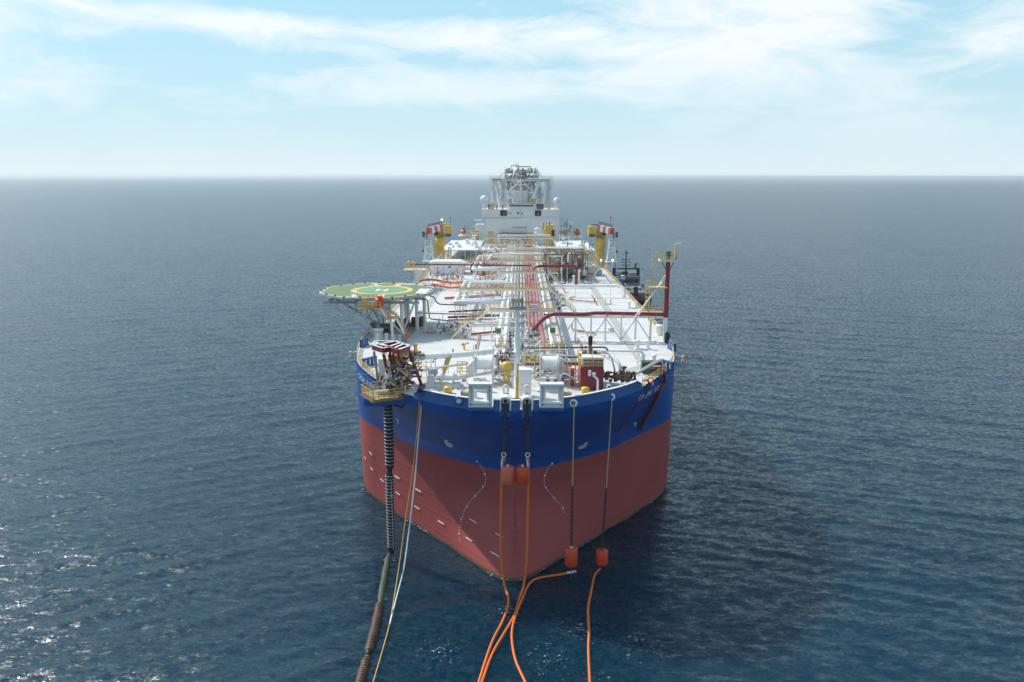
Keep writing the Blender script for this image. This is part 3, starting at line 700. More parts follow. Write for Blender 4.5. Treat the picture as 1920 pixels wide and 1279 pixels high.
# ================================================================ PEDESTAL CRANES
def crane(s_, px, lab):
    Y = 280.0; base = up(px, 500, Y); x = base.x
    q = thing('pedestal_crane', lab, 'crane', (x, Y, DZ), 'yellow pedestal cranes amidships')
    z = lambda py: up(0, py, Y).z
    MB().lathe((x, Y, 0), [(1.75, DZ), (1.5, DZ + 1.5), (1.5, z(463)), (1.72, z(462)), (1.72, z(447)), (1.5, z(446.5)), (1.3, z(443))], 22).build('pedestal', YEL, q)
    MB().lathe((x, Y, 0), [(1.3, z(443)), (2.0, z(442.5)), (2.0, z(441.8)), (1.5, z(441.5))], 20).build('slew_ring', DGREY, q)
    MB().box((x - s_ * .2, Y - 1.62, z(478)), (.5, .35, z(466) - z(488))).build('cable_trunk', GREY, q)
    MB().box((x + s_ * .2, Y, (z(441.5) + z(430)) / 2), (3.0, 3.0, z(430) - z(441.5)), taper=.9).build('turntable', mat('crane_ochre', (.48, .28, .05), .5, .2, .8), q)
    hx = x - s_ * 2.9
    h = MB().box((hx, Y + .5, (z(443.5) + z(424)) / 2), (2.5, 3.4, z(424) - z(443.5))).build('machinery_house', YEL, q)
    MB().box((hx - s_ * .1, Y - 1.3, z(441)), (2.0, .3, 1.0)).build('grille', DGREY, h)
    MB().box((hx + s_ * .9, Y + 0, z(421)), (2.4, 1.6, .35)).build('floodlight_bar', YEL if s_ < 0 else DGREY, q)
    # main boom, striped red and white, folded forward and out
    a = Vector((x + s_ * -.6, Y - .5, z(426.5))); b = Vector((x + s_ * 3.7, Y - 4.5, z(431.5)))
    for k in range(5):
        MB().bar(a.lerp(b, k / 5), a.lerp(b, (k + 1) / 5), 1.6, 2.1).build('boom_section', (CORAL, MARK)[k % 2], q)
    wk = MB(); rail(wk, [a + Vector((0, 0, 1.0)), b + Vector((0, 0, 1.0))], 1.1, .9, .07); rail(wk, [a + Vector((0, 1.2, 1.0)), b + Vector((0, 1.2, 1.0))], 1.1, .9, .07); wk.build('boom_walkway', DGREY, q)
    c = b + Vector((s_ * .7, -.6, -4.9)); MB().cone(b + Vector((s_ * .2, -.3, .5)), c, .42, .24, 8).build('jib', CORAL, q)
    MB().box(c, (.6, .5, .6)).build('jib_head', CORAL, q)
    MB().bar(c + Vector((s_ * .9, -.8, 0)), c + Vector((s_ * .9, -.8, -1.6)), .06).build('hoist_wire', DGREY, q); MB().box(c + Vector((s_ * .9, -.8, -1.9)), (.55, .4, .7)).build('hook_block', BLACK, q)
    MB().bar(a + Vector((s_ * .4, 0, -.9)), a.lerp(b, .5) + Vector((0, 0, -.8)), .32).build('ram', GREY, q)
    MB().box(b + Vector((s_ * 1.5, 0, -1.2)), (.8, 1.0, 1.9)).build('hose_reel', DGREY, q)
    cab = MB().box((x + s_ * 1.0, Y - 2.2, z(438)), (1.5, 1.2, 1.7)); cab.build('cab', mat('crane_ochre', (0, 0, 0)), q); MB().box((x + s_ * 1.0, Y - 2.84, z(437.4)), (1.2, .06, .9)).build('cab_window', GLASS, q)
    cage_ladder(MB(), x + s_ * 1.9, Y - .2, DZ, z(442)).build('ladder', YEL, q)
    for k in range(3): MB().bar((x - 1.4 + k * 1.4, Y - .5, z(424)), (x - 1.4 + k * 1.4, Y - .5, z(420)), .1).build('aerial', DGREY, q)
    fx = hx + (-.9 if s_ > 0 else .9) * -s_ * s_; 
    fp = hx + (.9 if s_ < 0 else 0) + (6.4 if s_ > 0 else 0)
    MB().bar((fp, Y, z(432)), (fp, Y, z(405)), .1).build('mast', DGREY, q)
    if s_ < 0: MB().prism([(fp - 1.5, z(410.5)), (fp, z(409)), (fp, z(407.5))], Y - .02, Y + .02, 'Y').build('flag', PINK, q)
    else: MB().ball((fp, Y, z(407)), .4, 8, 6).build('red_ball', CORAL, q)
    lt = thing('boom_rest', f'white lattice boom rest tower beside the {"left" if s_ < 0 else "right"} yellow crane', 'lattice tower', (x + s_ * 3.2, Y - 5, DZ), 'lattice boom rests beside the cranes')
    lattice(MB(), (x + s_ * 3.4, Y - 6, DZ), z(447), 3.6, 1.5, 4, .14).build('lattice', WHITE, lt)
    MB().box((x + s_ * 3.4, Y - 6, z(446.5)), (2.0, 2.0, .3)).build('saddle', GREY, lt)
    MB().box((x + s_ * 3.4, Y - 6, DZ + 2.4), (4.2, 3.4, .15)).build('landing', WHITE, lt)
crane(-1, 826, 'yellow pedestal crane left of the pipes, a small red flag on its mast')
crane(1, 1124, 'yellow pedestal crane right of the pipes, a red ball on its mast')
# floodlight posts near the cranes
def lightpost(px, py, ptop, lamps, lab, w_=.9, m_=BUFF, Y=None):
    b = on(px, py, DZ); zt = up(0, ptop, b.y).z
    q = thing('floodlight_post', lab, 'light post', b, 'floodlight posts amidships')
    lattice(MB(), b, zt, w_, w_, 7, .07).build('lattice', m_, q); MB().box((b.x, b.y, zt + .1), (w_ + 1.4, 1.2, .2)).build('platform', m_, q)
    for k, (dx_, dz_, lit) in enumerate(lamps):
        MB().box((b.x + dx_, b.y - .5, zt + dz_), (.55, .5, .5)).build('floodlight', LAMP if lit else DGREY, q)
    cage_ladder(MB(), b.x - w_ / 2 - .1, b.y, DZ, zt, cage=False).build('ladder', RAILY, q)
lightpost(844, 500, 465, ((-1, .5, 1), (.6, .5, 1), (1.2, .5, 0)), 'buff lattice floodlight post right of the left crane, lamps lit')
lightpost(1107, 500, 462, ((-.4, .6, 0), (.6, .6, 0)), 'tall buff lattice floodlight post just left of the right crane')
lightpost(1093, 497, 455, ((-.4, .5, 0), (.5, .5, 0)), 'buff lattice floodlight post left of the taller post and the right crane')
for px, py, lab in ((1127, 487.5, 'lit orange floodlight left of the right boom rest'), (1148.7, 487.5, 'brighter lit orange floodlight at the ship side, right of the boom rest'), ):
    c = up(px, py, 262); q = thing('floodlight', lab, 'floodlight', (c.x, c.y, DZ), 'lit floodlights by the right crane')
    MB().ball(c, .36, 10, 8).build('lamp', LAMP, q); MB().bar((c.x, c.y + .4, DZ), (c.x, c.y + .4, c.z + .3), .16).build('post', WHITE, q)
c = up(806, 412.5, 279); 
c = up(828, 412.5, 279); q = thing('floodlight', 'small lit floodlight on top of the left crane', 'floodlight', c); MB().ball(c, .35, 10, 8).build('lamp', LAMP, q); MB().bar(c, (c.x, c.y + .5, c.z - 1.6), .1).build('post', DGREY, q)
# ================================================================ DECK: pipe rack, walkways, loops
def pipe_obj(name, label, cat, pts, r_, m_, flange=6.0, group=None, n=12, bend=1.2, sup=None):
    q = thing(name, label, cat, pts[0], group)
    MB().tube(pts, r_, n, bend=bend).build('pipe_run', m_, q)
    f = MB()
    for a, b in zip(pts, pts[1:]):
        a, b = Vector(a), Vector(b); L = (b - a).length; k = int(L / flange)
        for i in range(1, k + 1):
            p = a.lerp(b, (i - .5) / k); d = (b - a).normalized() * .09; f.cone(p - d, p + d, r_ * 1.22, n=n)
    if f.v: f.build('flanges', m_ if m_ not in (WHITE,) else LGREY, q, kind='stuff')
    if sup:
        s_ = MB()
        for a, b in zip(pts, pts[1:]):
            a, b = Vector(a), Vector(b); L = (b - a).length
            if abs(b.z - a.z) > .5 * L: continue
            for i in range(int(L / sup) + 1):
                p = a.lerp(b, (i + .5) / (int(L / sup) + 1))
                if p.z - r_ > DZ + .2: s_.bar((p.x, p.y, DZ), (p.x, p.y, p.z - r_), .14)
        if s_.v: s_.build('support_posts', WHITE, q, kind='stuff')
    return q
ZP = 29.8
for x, r_, m_, y0, y1, lab, z_ in ((-3.0, .42, WHITE, 128, 171, 'big white deck pipe, left of the pair in front of the loops', ZP), (-1.75, .42, WHITE, 128, 169, 'big white deck pipe, right of the pair in front of the loops', ZP),
    (-2.9, .38, WHITE, 176, 352, 'leftmost big white pipe of the long pipe rack', ZP), (-1.6, .38, WHITE, 176, 352, 'second big white pipe from the left in the long pipe rack', ZP),
    (-.6, .24, BUFF, 160, 352, 'narrow buff pipe beside the big white pair in the pipe rack', ZP), (.25, .2, GALV, 165, 352, 'thin grey pipe left of the two middle buff pipes', ZP), (1.1, .26, BUFF, 165, 352, 'middle buff pipe of the pipe rack', ZP), (1.9, .22, BUFF, 168, 352, 'buff pipe next to the red pipes', ZP),
    (2.6, .2, PINK, 150, 352, 'thinnest red pipe, leftmost of the four red ones', ZP), (3.35, .27, PINK, 150, 352, 'second red pipe from the left', ZP), (4.25, .28, PINK, 153, 352, 'third red pipe from the left', ZP), (5.05, .28, PINK, 132, 352, 'rightmost red pipe running nearest the bow', ZP),
    (5.8, .12, GALV, 140, 352, 'thin grey pipe between the red pipes and the white line', ZP), (6.5, .38, WHITE, 128, 352, 'long white pipe right of the red pipes', ZP + .1)):
    pts = [(x, y0, z_), (x, y1, z_)]
    if m_ is PINK and y0 < 160: pts = [(x, y0, DZ + .2), (x, y0, z_)] + pts[1:]
    if y0 == 128 and x < 0: pts = [(x, y0, DZ + .5)] + pts
    pipe_obj('deck_pipe', lab, 'pipe', pts, r_, m_, 9, 'pipes of the long deck pipe rack')
q = thing('cable_tray', 'long buff cable tray beside the white pipe on the right of the rack', 'cable tray', (7.4, 130, 30.4))
MB().box2((7.05, 134, 30.35), (7.85, 352, 30.45)).build('tray', BUFF, q); e = MB(); e.box2((6.95, 134, 30.3), (7.045, 352, 30.62)); e.box2((7.855, 134, 30.3), (7.95, 352, 30.62)); e.build('tray_edge', mat('tray_tan', (.50, .42, .33), .6), q)
k = 0
ORD = 'first second third fourth fifth sixth seventh eighth ninth tenth eleventh twelfth thirteenth fourteenth fifteenth sixteenth seventeenth eighteenth nineteenth twentieth twenty-first twenty-second twenty-third twenty-fourth twenty-fifth twenty-sixth'.split()
for yi, y in enumerate(range(126, 352, 9)):
    q = thing('pipe_rack_frame', ORD[yi] + ' white portal frame from the bow under the long deck pipes', 'pipe support', (2, y, DZ), 'portal frames under the deck pipes')
    f = MB(); f.box2((-3.8, y - .15, 29.1), (8.2, y + .15, 29.35)); f.build('beam', WHITE, q)
    for x in (-3.7, .1, 4, 8.1): MB().bar((x, y, DZ), (x, y, 29.1), .24).build('leg', WHITE, q)
    b = MB(); b.bar((-3.7, y, 27.3), (.1, y, 29.0), .12); b.bar((8.1, y, 27.3), (4, y, 29.0), .12); b.build('brace', WHITE, q)
def walkway(Y, x0, x1, lab, stair=True, z=33.0, rstair=False):
    q = thing('cross_walkway', lab, 'walkway', ((x0 + x1) / 2, Y, DZ), 'yellow railed walkways across the pipes')
    MB().box2((x0, Y - .75, z - .12), (x1, Y + .75, z)).build('grating', BUFF, q)
    b = MB()
    for s_ in (-.8, .8): b.box2((x0, Y + s_ - .07, z - .42), (x1, Y + s_ + .07, z - .02))
    b.build('beam', WHITE, q)
    b = MB()
    for s_ in (-.83, .83): b.box2((x0, Y + s_ - .06, z + .0), (x1, Y + s_ + .06, z + .16))
    b.build('toe_board', RAILY, q)
    for s_ in (-.8, .8): rail(MB(), [(x0, Y + s_, z), (x1, Y + s_, z)], 1.1, 1.5, .04).build('handrail', RAILY, q)
    x = x0 + .3
    while x < x1:
        MB().bar((x, Y - .7, DZ), (x, Y - .7, z - .4), .22).build('leg', WHITE, q); MB().bar((x, Y + .7, DZ), (x, Y + .7, z - .4), .22).build('leg', WHITE, q); x += 4.9
    t_ = MB(); n = max(2, int((x1 - x0) / 3.5))
    for i in range(n): a = x0 + (x1 - x0) * i / n; b__ = x0 + (x1 - x0) * (i + 1) / n; m_ = (a + b__) / 2; t_.bar((a, Y - .8, z - .4), (m_, Y - .8, z - 1.7), .11); t_.bar((m_, Y - .8, z - 1.7), (b__, Y - .8, z - .4), .11)
    t_.bar((x0, Y - .8, z - 1.7), (x1, Y - .8, z - 1.7), .12); t_.build('truss', WHITE, q)
    if stair:
        mz = (z + DZ) / 2 + .5; stairs(q, (x0, Y, z), (x0 - 3.0, Y, mz)); MB().box2((x0 - 4.3, Y - .7, mz - .12), (x0 - 3.0, Y + .7, mz)).build('landing', RAILY, q)
        rail(MB(), [(x0 - 3, Y - .7, mz), (x0 - 4.3, Y - .7, mz)], 1.1, .65).build('handrail', RAILY, q); stairs(q, (x0 - 4.3, Y, mz), (x0 - 7.6, Y, DZ))
    if rstair: stairs(q, (x1, Y, z), (x1 + 6.2, Y, DZ), m=WHITE)
walkway(153.2, -5, 7.6, 'first cross walkway from the bow with a stair down to its left', rstair=False)
walkway(182.5, -13.4, 7.6, 'second cross walkway from the bow, the long one above the white loops', stair=False, rstair=True)
walkway(214.9, -4.9, 7.8, 'third cross walkway from the bow, short with a stair down to its left')
walkway(244.6, -13.2, 9.6, 'fourth cross walkway from the bow, in front of the brown process skid')
walkway(276.6, -4.8, 7.2, 'fifth cross walkway from the bow, level with the two cranes')
walkway(306.8, -12, 7.5, 'sixth cross walkway from the bow, beyond the cranes', stair=True)
walkway(336.4, -13.5, 14, 'last cross walkway, just in front of the accommodation', stair=True, rstair=True)
# white expansion loops out to the left
ZL = 31.6
def loop(Ya, Yb, r_, xi, xo, lab, z=ZL, m_=WHITE):
    pipe_obj('expansion_loop', lab, 'pipe', [(xi, Ya - 3, ZP), (xi, Ya - .0, z), (xi, Ya, z), (xo, Ya, z), (xo, Yb, z), (xi, Yb, z), (xi, Yb + 2, ZP)], r_, m_, 7, 'white expansion loops left of the pipe rack', bend=1.0, sup=5)
loop(170.5, 205, .46, -2.9, -13.4, 'outer white expansion loop of the pair nearest the bow')
loop(173.0, 202, .42, -1.7, -11.8, 'inner white expansion loop of the pair nearest the bow')
loop(233.0, 272, .46, -2.9, -13.2, 'outer white expansion loop level with the boom rests')
loop(236.0, 269, .42, -1.7, -11.4, 'inner white expansion loop level with the boom rests')
loop(296, 318, .46, -2.9, -13.0, 'outer white expansion loop beyond the cranes')
loop(299, 315, .4, -1.7, -11.2, 'inner white expansion loop beyond the cranes')
pipe_obj('header_pipe', 'white header pipe turning across the rack in front of the accommodation', 'pipe', [(-8.5, 340, 30), (-8.5, 340, 33.6), (13.5, 340, 33.6)], .5, WHITE, 7, bend=1)
pipe_obj('header_pipe', 'long white header crossing the rack before the brown process skid', 'pipe', [(-10.5, 255, 30), (-8.5, 262, 33.2), (9.8, 262, 33.2), (9.8, 262, 29)], .5, WHITE, 7, bend=1.2, sup=6)
pipe_obj('header_pipe', 'second white header crossing the rack behind the fifth walkway', 'pipe', [(-6, 283, 29.5), (-5, 283, 33.2), (9, 283, 33.2), (9, 283, 29)], .42, WHITE, 7, bend=1)
# maroon and orange cross lines
pipe_obj('maroon_pipe', 'large maroon pipe bending over the rack beside the brown process skid', 'pipe', [(4.2, 222, 30), (4.4, 226, 32.6), (6.4, 228, 33.2), (17.0, 228, 33.2), (17.0, 228, 29.0), (17.0, 228, DZ)], .42, MAROON, 6, bend=1.0, sup=7)
pipe_obj('maroon_pipe', 'thin dark maroon pipe crossing high to the left platform', 'pipe', [(-30.5, 226, 33.8), (4, 226, 33.5)], .2, MAROON, 7, sup=9)
pipe_obj('maroon_pipe', 'dark maroon pipe low across the left deck, rear of two', 'pipe', [(-15, 173.5, 29.0), (-7, 174.5, 29.3)], .2, MAROON, 5, sup=4)
pipe_obj('maroon_pipe', 'dark maroon pipe low across the left deck, front of two', 'pipe', [(-14.6, 167.2, 28.9), (-3.6, 168, 29.2)], .24, MAROON, 5, sup=4)
pipe_obj('maroon_pipe', 'thin maroon pipe beside the front one on the left deck', 'pipe', [(-14.4, 166, 28.5), (-4.2, 166.6, 28.7)], .16, PINK, 5, sup=4)
pipe_obj('coral_pipe', 'coral pipe across the deck behind the white loops', 'pipe', [(-18, 196, 28.6), (-4, 198.5, 29.1)], .34, mat('coral_pipe', (.55, .17, .10), .5, .15, .8), 5, sup=4)
for dy_, lab in ((0, 'front orange hose bowed along the left deck edge'), (4, 'rear orange hose bowed along the left deck edge')):
    q = thing('cargo_hose', lab, 'hose', (-26, 222 + dy_, 29)); P = [(-28 + i * 1.4, 220 + dy_ + 1.2 * math.sin(i * .55), 28.4 + .3 * math.sin(i * .7) + dy_ * .2) for i in range(11)]
    MB().tube(P, .3, 10).build('hose_body', ORANGE, q)
    for i in (2, 5, 8): MB().box((P[i][0], P[i][1], P[i][2] - .5), (.4, 1.0, .5)).build('cradle', WHITE, q)
# the big maroon line on its white truss to the vent post at the right deck edge
TYY = 151.0
q = thing('vent_line', 'large maroon pipe on a white truss running to the right deck edge', 'pipe', (16, TYY, DZ))
MB().tube([(3.2, 147, 30.0), (5.2, TYY - 1, 31.6), (7, TYY, 32.5), (13.5, TYY, 32.4), (15, TYY, 32.7), (28.8, TYY, 32.5)], .36, 14, bend=1.2).build('pipe_run', MAROON, q)
f = MB()
for x in (8.3, 11.5, 14.4, 17.6, 20.8, 24.0, 27): f.cone((x - .1, TYY, 32.5), (x + .1, TYY, 32.5), .46, n=14)
f.build('flanges', PINK, q); MB().tube([(5.5, TYY + 1.6, 32.1), (19, TYY + 1.6, 32.3)], .14, 8).build('thin_pipe', MAROON, q)
tx = [on(px, py, DZ).x for px, py in ((1048.5, 628), (1077, 632), (1106, 634), (1134, 637), (1163, 637), (1191, 639), (1220, 640))]
tz = 31.75
for i, x in enumerate(tx): MB().box((x, TYY, (DZ + tz) / 2), (.34, .34, tz - DZ)).build('post', WHITE, q)
b = MB(); b.box2((tx[0] - .2, TYY - .2, tz), (28.4, TYY + .2, tz + .28)); b.box2((tx[0] - .2, TYY + 1.6, tz), (28.4, TYY + 1.8, tz + .2)); b.build('beam', WHITE, q)
for i in range(6):
    lo, hi = (i, i + 1) if i % 2 == 0 else (i + 1, i)
    MB().bar((tx[lo], TYY - .05, DZ + .2 if i else DZ + .2), (tx[hi], TYY - .05, tz), .26).build('diagonal', WHITE, q)
rail(MB(), [(tx[0], TYY + 1.8, tz + .2), (27, TYY + 1.8, tz + .2)], 1.1, 2.6, .04).build('handrail', WHITE, q)
# vent post
vx = 28.9; q = thing('vent_mast', 'tall maroon vent post with a yellow railed platform at the right deck edge', 'vent mast', (vx, TYY, DZ))
zv = lambda py: up(0, py, TYY).z
MB().box((vx, TYY, (DZ + 31.9) / 2), (.75, .75, 31.9 - DZ)).build('base_column', WHITE, q)
MB().cone((vx, TYY, 31.9), (vx, TYY, zv(487)), .46, .42, 14).build('pipe', MAROON, q)
MB().lathe((vx, TYY, 0), [(.3, zv(487)), (.35, zv(481)), (.5, zv(479)), (.55, zv(475)), (.4, zv(472)), (.45, zv(470.5)), (.05, zv(470))], 14).build('vent_head', DKGREEN, q)
pz = zv(486); MB().box2((vx - 1.7, TYY - 1.2, pz - .3), (vx + 1.3, TYY + 1.2, pz)).build('platform', WHITE, q)
rail(MB(), [(vx - 1.7, TYY - 1.2, pz), (vx + 1.3, TYY - 1.2, pz), (vx + 1.3, TYY + 1.2, pz), (vx - 1.7, TYY + 1.2, pz)], 1.1, .9, .05).build('handrail', YEL, q)
MB().box2((vx - 1.7, TYY - 1.25, pz), (vx + 1.3, TYY - 1.2, pz + .22)).build('toe_board', YEL, q)
MB().tube([(vx + 1.3, TYY, pz), (vx + 1.3, TYY, zv(456)), (vx + 2.1, TYY, zv(456.5))], .14, 8).build('lamp_arm', YEL, q); MB().box((vx + 2.0, TYY, zv(456.2)), (.7, .4, .3)).build('lamp', MARK, q)
lad = MB(); cage_ladder(lad, vx - 2.3, TYY, zv(516), zv(473), .05); cage_ladder(lad, vx - 3.3, TYY, DZ + 4, zv(524), .05); lad.build('ladder', RAILY, q)
p2 = zv(537); MB().box2((vx - 3.4, TYY - 1, p2 - .15), (vx, TYY + 1, p2)).build('rest_platform', YEL, q); rail(MB(), [(vx - 3.4, TYY - 1, p2), (vx - 1, TYY - 1, p2)], 2.6, .8, .05).build('rest_rail', RAILY, q)
p3 = zv(586); MB().box2((vx - 4.2, TYY - .2, p3 - .15), (vx - .6, TYY + 1.8, p3)).build('lower_platform', YEL, q); rail(MB(), [(vx - 4.2, TYY - .2, p3), (vx - .6, TYY - .2, p3)], 1.8, .7, .05, (.3, .6)).build('lower_rail', RAILY, q)
for s_ in (-1, 1): MB().bar((vx, TYY, pz - 2.6), (vx + s_ * 1.2, TYY, pz - .3), .14).build('knee', DGREY, q)
for k_, (a_, b_) in enumerate((((1197, 590), (1250, 510)), ((1190, 594), (1250, 516)))): MB().cone(up(*a_, TYY - .6 - k_), (vx, TYY, up(0, b_[1], TYY).z), .13, n=8).build('stay', WHITE, q)
cage_ladder(MB(), vx - 3.0, TYY - .3, DZ, 31.5, cage=False).build('lower_ladder', RAILY, q)
# ================================================================ brown process skid, right of the rack
q = thing('process_skid', 'crowded dark process skid of tanks, frames and pipes right of the rack', 'process skid', (14, 252, DZ))
fr = MB()
for x in (8.6, 12.8, 17, 21.2):
    for y in (240, 248, 256, 264): fr.bar((x, y, DZ), (x, y, 35.4), .28)
for z in (31, 35.4):
    for y in (240, 248, 256, 264): fr.bar((8.6, y, z), (21.2, y, z), .3)
    for x in (8.6, 12.8, 17, 21.2): fr.bar((x, 240, z), (x, 264, z), .3)
for i in range(3): fr.bar((8.6 + 4.2 * i, 240, DZ), (12.8 + 4.2 * i, 240, 31), .2); fr.bar((12.8 + 4.2 * i, 240, 31), (8.6 + 4.2 * i, 240, 35.4), .2)
fr.build('frame', mat('skid_grey_brown', (.20, .17, .14), .6, .3, 1), q)
for x, y, r_, h_ in ((11, 244, 1.3, 6.6), (14.6, 243, 1.1, 5), (19, 244, 1.2, 6.2), (12, 252, 1.4, 7.4), (17, 252, 1.3, 7)):
    MB().lathe((x, y, DZ), [(r_, .4), (r_, h_), (r_ * .7, h_ + .5), (.05, h_ + .7)], 16).build('tank', (RUST, GALV, BUFF, GALV, RUST)[int(x) % 5] if x != 14.6 else DGREY, q)
MB().box2((8.4, 258, 35.5), (21.4, 264.2, 35.62)).build('top_grating', GALV, q)
MB().box2((9, 246.5, 31.1), (21, 263.8, 31.2)).build('mid_grating', DGREY, q)
pm = MB()
for i in range(110):
    a = Vector((rnd.uniform(9, 21), rnd.uniform(239.4, 258), rnd.uniform(27.6, 36))); b__ = a.copy(); b__[rnd.choice((0, 0, 2))] += rnd.uniform(-3, 3); b__.z = max(27.3, min(35.2, b__.z)); pm.cone(a, b__, rnd.uniform(.07, .22), n=6)
pm.build('pipework', mat('skid_pipe', (.14, .12, .11), .5, .3, 2), q)
for i in range(22): MB().box((rnd.uniform(9, 21), rnd.uniform(239, 256), DZ + rnd.uniform(.6, 7)), (rnd.uniform(.5, 1.6), .8, rnd.uniform(.6, 1.6))).build('equipment_box', rnd.choice((RUST, DGREY, YEL, BUFF, GREY, BLACK)), q)
rl = MB(); rail(rl, [(8.4, 239.8, 35.6), (21.4, 239.8, 35.6), (21.4, 264, 35.6)], 1.1, 1.4); rail(rl, [(13, 239.5, 31.2), (18, 239.5, 31.2)], 1.1, 1); rl.build('handrail', RAILY, q)
cage_ladder(MB(), 22.6, 241, DZ, 35.6, cage=True, dirx=1).build('ladder', RAILY, q); stairs(q, (22.4, 243, 35), (25.2, 243, 31.2)); stairs(q, (25.2, 243, 31.2), (22.4, 243, DZ))
pipe_obj('white_pipe', 'white square-bent pipe standing in front of the process skid', 'pipe', [(9.5, 236, 35.2), (13.2, 236, 35.2), (13.2, 236, DZ)], .16, WHITE, 9, bend=.4)
pipe_obj('white_pipe', 'long white pipe crossing the right deck and dropping at the ship side', 'pipe', [(8.5, 208, 30.2), (27, 208, 30.2), (28.2, 206.5, 29.2), (28.2, 206.5, DZ)], .34, WHITE, 6, bend=1.2, sup=6)
# ================================================================ yellow tank unit before the accommodation
q = thing('yellow_pump_unit', 'big yellow slab-sided unit with thin stacks standing before the accommodation', 'pump unit', (xx(1029), 345, DZ))
a, b__ = up(1020, 445, 345), up(1039, 430, 345)
MB().box2((a.x, 345, DZ), (b__.x, 350, b__.z)).build('body', YEL, q); MB().box2((a.x + .6, 345.4, b__.z), (b__.x - .3, 349, b__.z + 1.9)).build('upper_body', YEL, q)
MB().box(up(1037, 437, 344.5), (1.3, 1, 2.6)).build('black_panel', BLACK, q)
for px in (1019.3, 1024, 1029.5, 1031): MB().cone(up(px, 432, 346), up(px, 417, 346), .17, n=8).build('stack', RUST, q)
rail(MB(), [(a.x - .5, 344.6, b__.z), (b__.x + .5, 344.6, b__.z)], 1.1, 1.2).build('handrail', YEL, q)
q = thing('white_valve_tree', 'lumpy white valve cluster left of the big yellow unit', 'valves', (xx(1008), 346, DZ))
for px, py, r_ in ((1004, 430.5, .6), (1008, 429.5, .8), (1012, 430.5, .6), (1007, 434, .9), (1011, 435, .7)): MB().ball(up(px, py, 346), r_, 10, 7).build('valve', WHITE, q)
MB().box(up(1008, 441, 346), (3.2, 2, 2.4)).build('skid', WHITE, q)
# dark deckhouse louvres and small gear before the accommodation
for px, w_, h_, m_, lab in ((920, 2.2, 2.4, YEL, 'yellow cabinet at the left foot of the accommodation'), (947, 3.0, 1.6, DGREY, 'dark low machinery box before the accommodation'), (994, 2.6, 2, YEL, 'small yellow box right of centre before the accommodation')):
    c = up(px, 443, 350); q = thing('deck_cabinet', lab, 'cabinet', (c.x, 350, DZ)); MB().box2((c.x - w_ / 2, 350, DZ), (c.x + w_ / 2, 352, c.z + h_)).build('body', m_, q); MB().box2((c.x - w_ / 2 + .2, 349.9, c.z), (c.x + w_ / 2 - .2, 349.99, c.z + h_ - .4)).build('door', GREY, q)
# raised white trunk decks at the far left and right
for s_, lab in ((-1, 'low white pipe shelter on the far left of the deck beyond the crane'), (1, 'low white pipe shelter on the far right of the deck beyond the crane')):
    q = thing('pipe_shelter', lab, 'shelter', (s_ * 22, 315, DZ))
    MB().box2((s_ * 15 if s_ > 0 else -29, 300, 30.9), (29 if s_ > 0 else -15, 345, 31.2)).build('roof', LGREY, q)
    for x in (16, 20, 24, 28.5): MB().box((s_ * x, 300.3, (DZ + 30.9) / 2), (.25, .25, 3.7)).build('post', WHITE, q)
    g = MB()
    for i in range(7): g.box((s_ * rnd.uniform(16, 28), rnd.uniform(305, 340), 31.7), (1.4, 1.4, 1.0))
    g.build('hatch', LGREY, q)
# containers
q = thing('container', 'small dark blue container with a pale logo patch on the left deck', 'container', (-18.6, 262, DZ)); a = up(883.5, 494, 262); MB().box2((up(882, 494, 262).x, 262, DZ), (up(897, 494, 262).x, 265, 31.0)).build('body', NAVY, q)
MB().box((up(889.5, 490, 262).x, 261.97, 29.8), (1.5, .04, .7)).build('logo_patch', mat('pale_logo', (.45, .42, .35), .6), q)
MB().box2((up(882, 494, 262).x - .05, 261.9, 31.0), (up(897, 494, 262).x + .05, 265.1, 31.15)).build('top_rail', DGREY, q)
q = thing('container', 'orange-red open skip beside the blue container', 'skip', (-13, 258, DZ)); MB().box2((-13.8, 255, DZ), (-9.4, 260, 30.6)).build('body', mat('skip_orange', (.50, .13, .07), .5, .2, 1), q); 
for i in range(5): MB().box((-13.4 + i * .9, 254.95, 28.9), (.15, .1, 3.2)).build('rib', RUST, q)
# electrical cabinet house on right deck
c = on(1107, 517, DZ); q = thing('switch_cabinet', 'pale grey electrical cabinet with two doors on the right deck', 'cabinet', c)
MB().box2((c.x - 1.6, c.y, DZ), (c.x + 2.6, c.y + 3, DZ + 3.1)).build('body', LGREY, q)
for k_ in (-.5, 1.5): MB().box((c.x + k_, c.y - .03, DZ + 1.6), (1.7, .05, 2.4)).build('door', LGREY, q); MB().box((c.x + k_ + .3, c.y - .07, DZ + 2.0), (.5, .05, .3)).build('label_plate', GREY, q)
q = thing('white_locker', 'tall white vent house with a cap near the white cross pipe', 'vent', on(1083, 528, DZ)); c = on(1083, 530, DZ)
MB().box((c.x, c.y, DZ + 1.7), (1.3, 1.3, 3.4)).build('trunk', WHITE, q); MB().box((c.x, c.y, DZ + 3.6), (1.8, 1.8, .5)).build('cap', WHITE, q)
c = on(1124, 517, DZ); solo(MB().lathe(c, [(.8, 0), (.8, 1.8), (.5, 2.0)], 14), 'plastic_tank', mat('pale_blue_plastic', (.2, .45, .6), .5), 'light blue plastic drum right of the grey cabinet', 'drum')
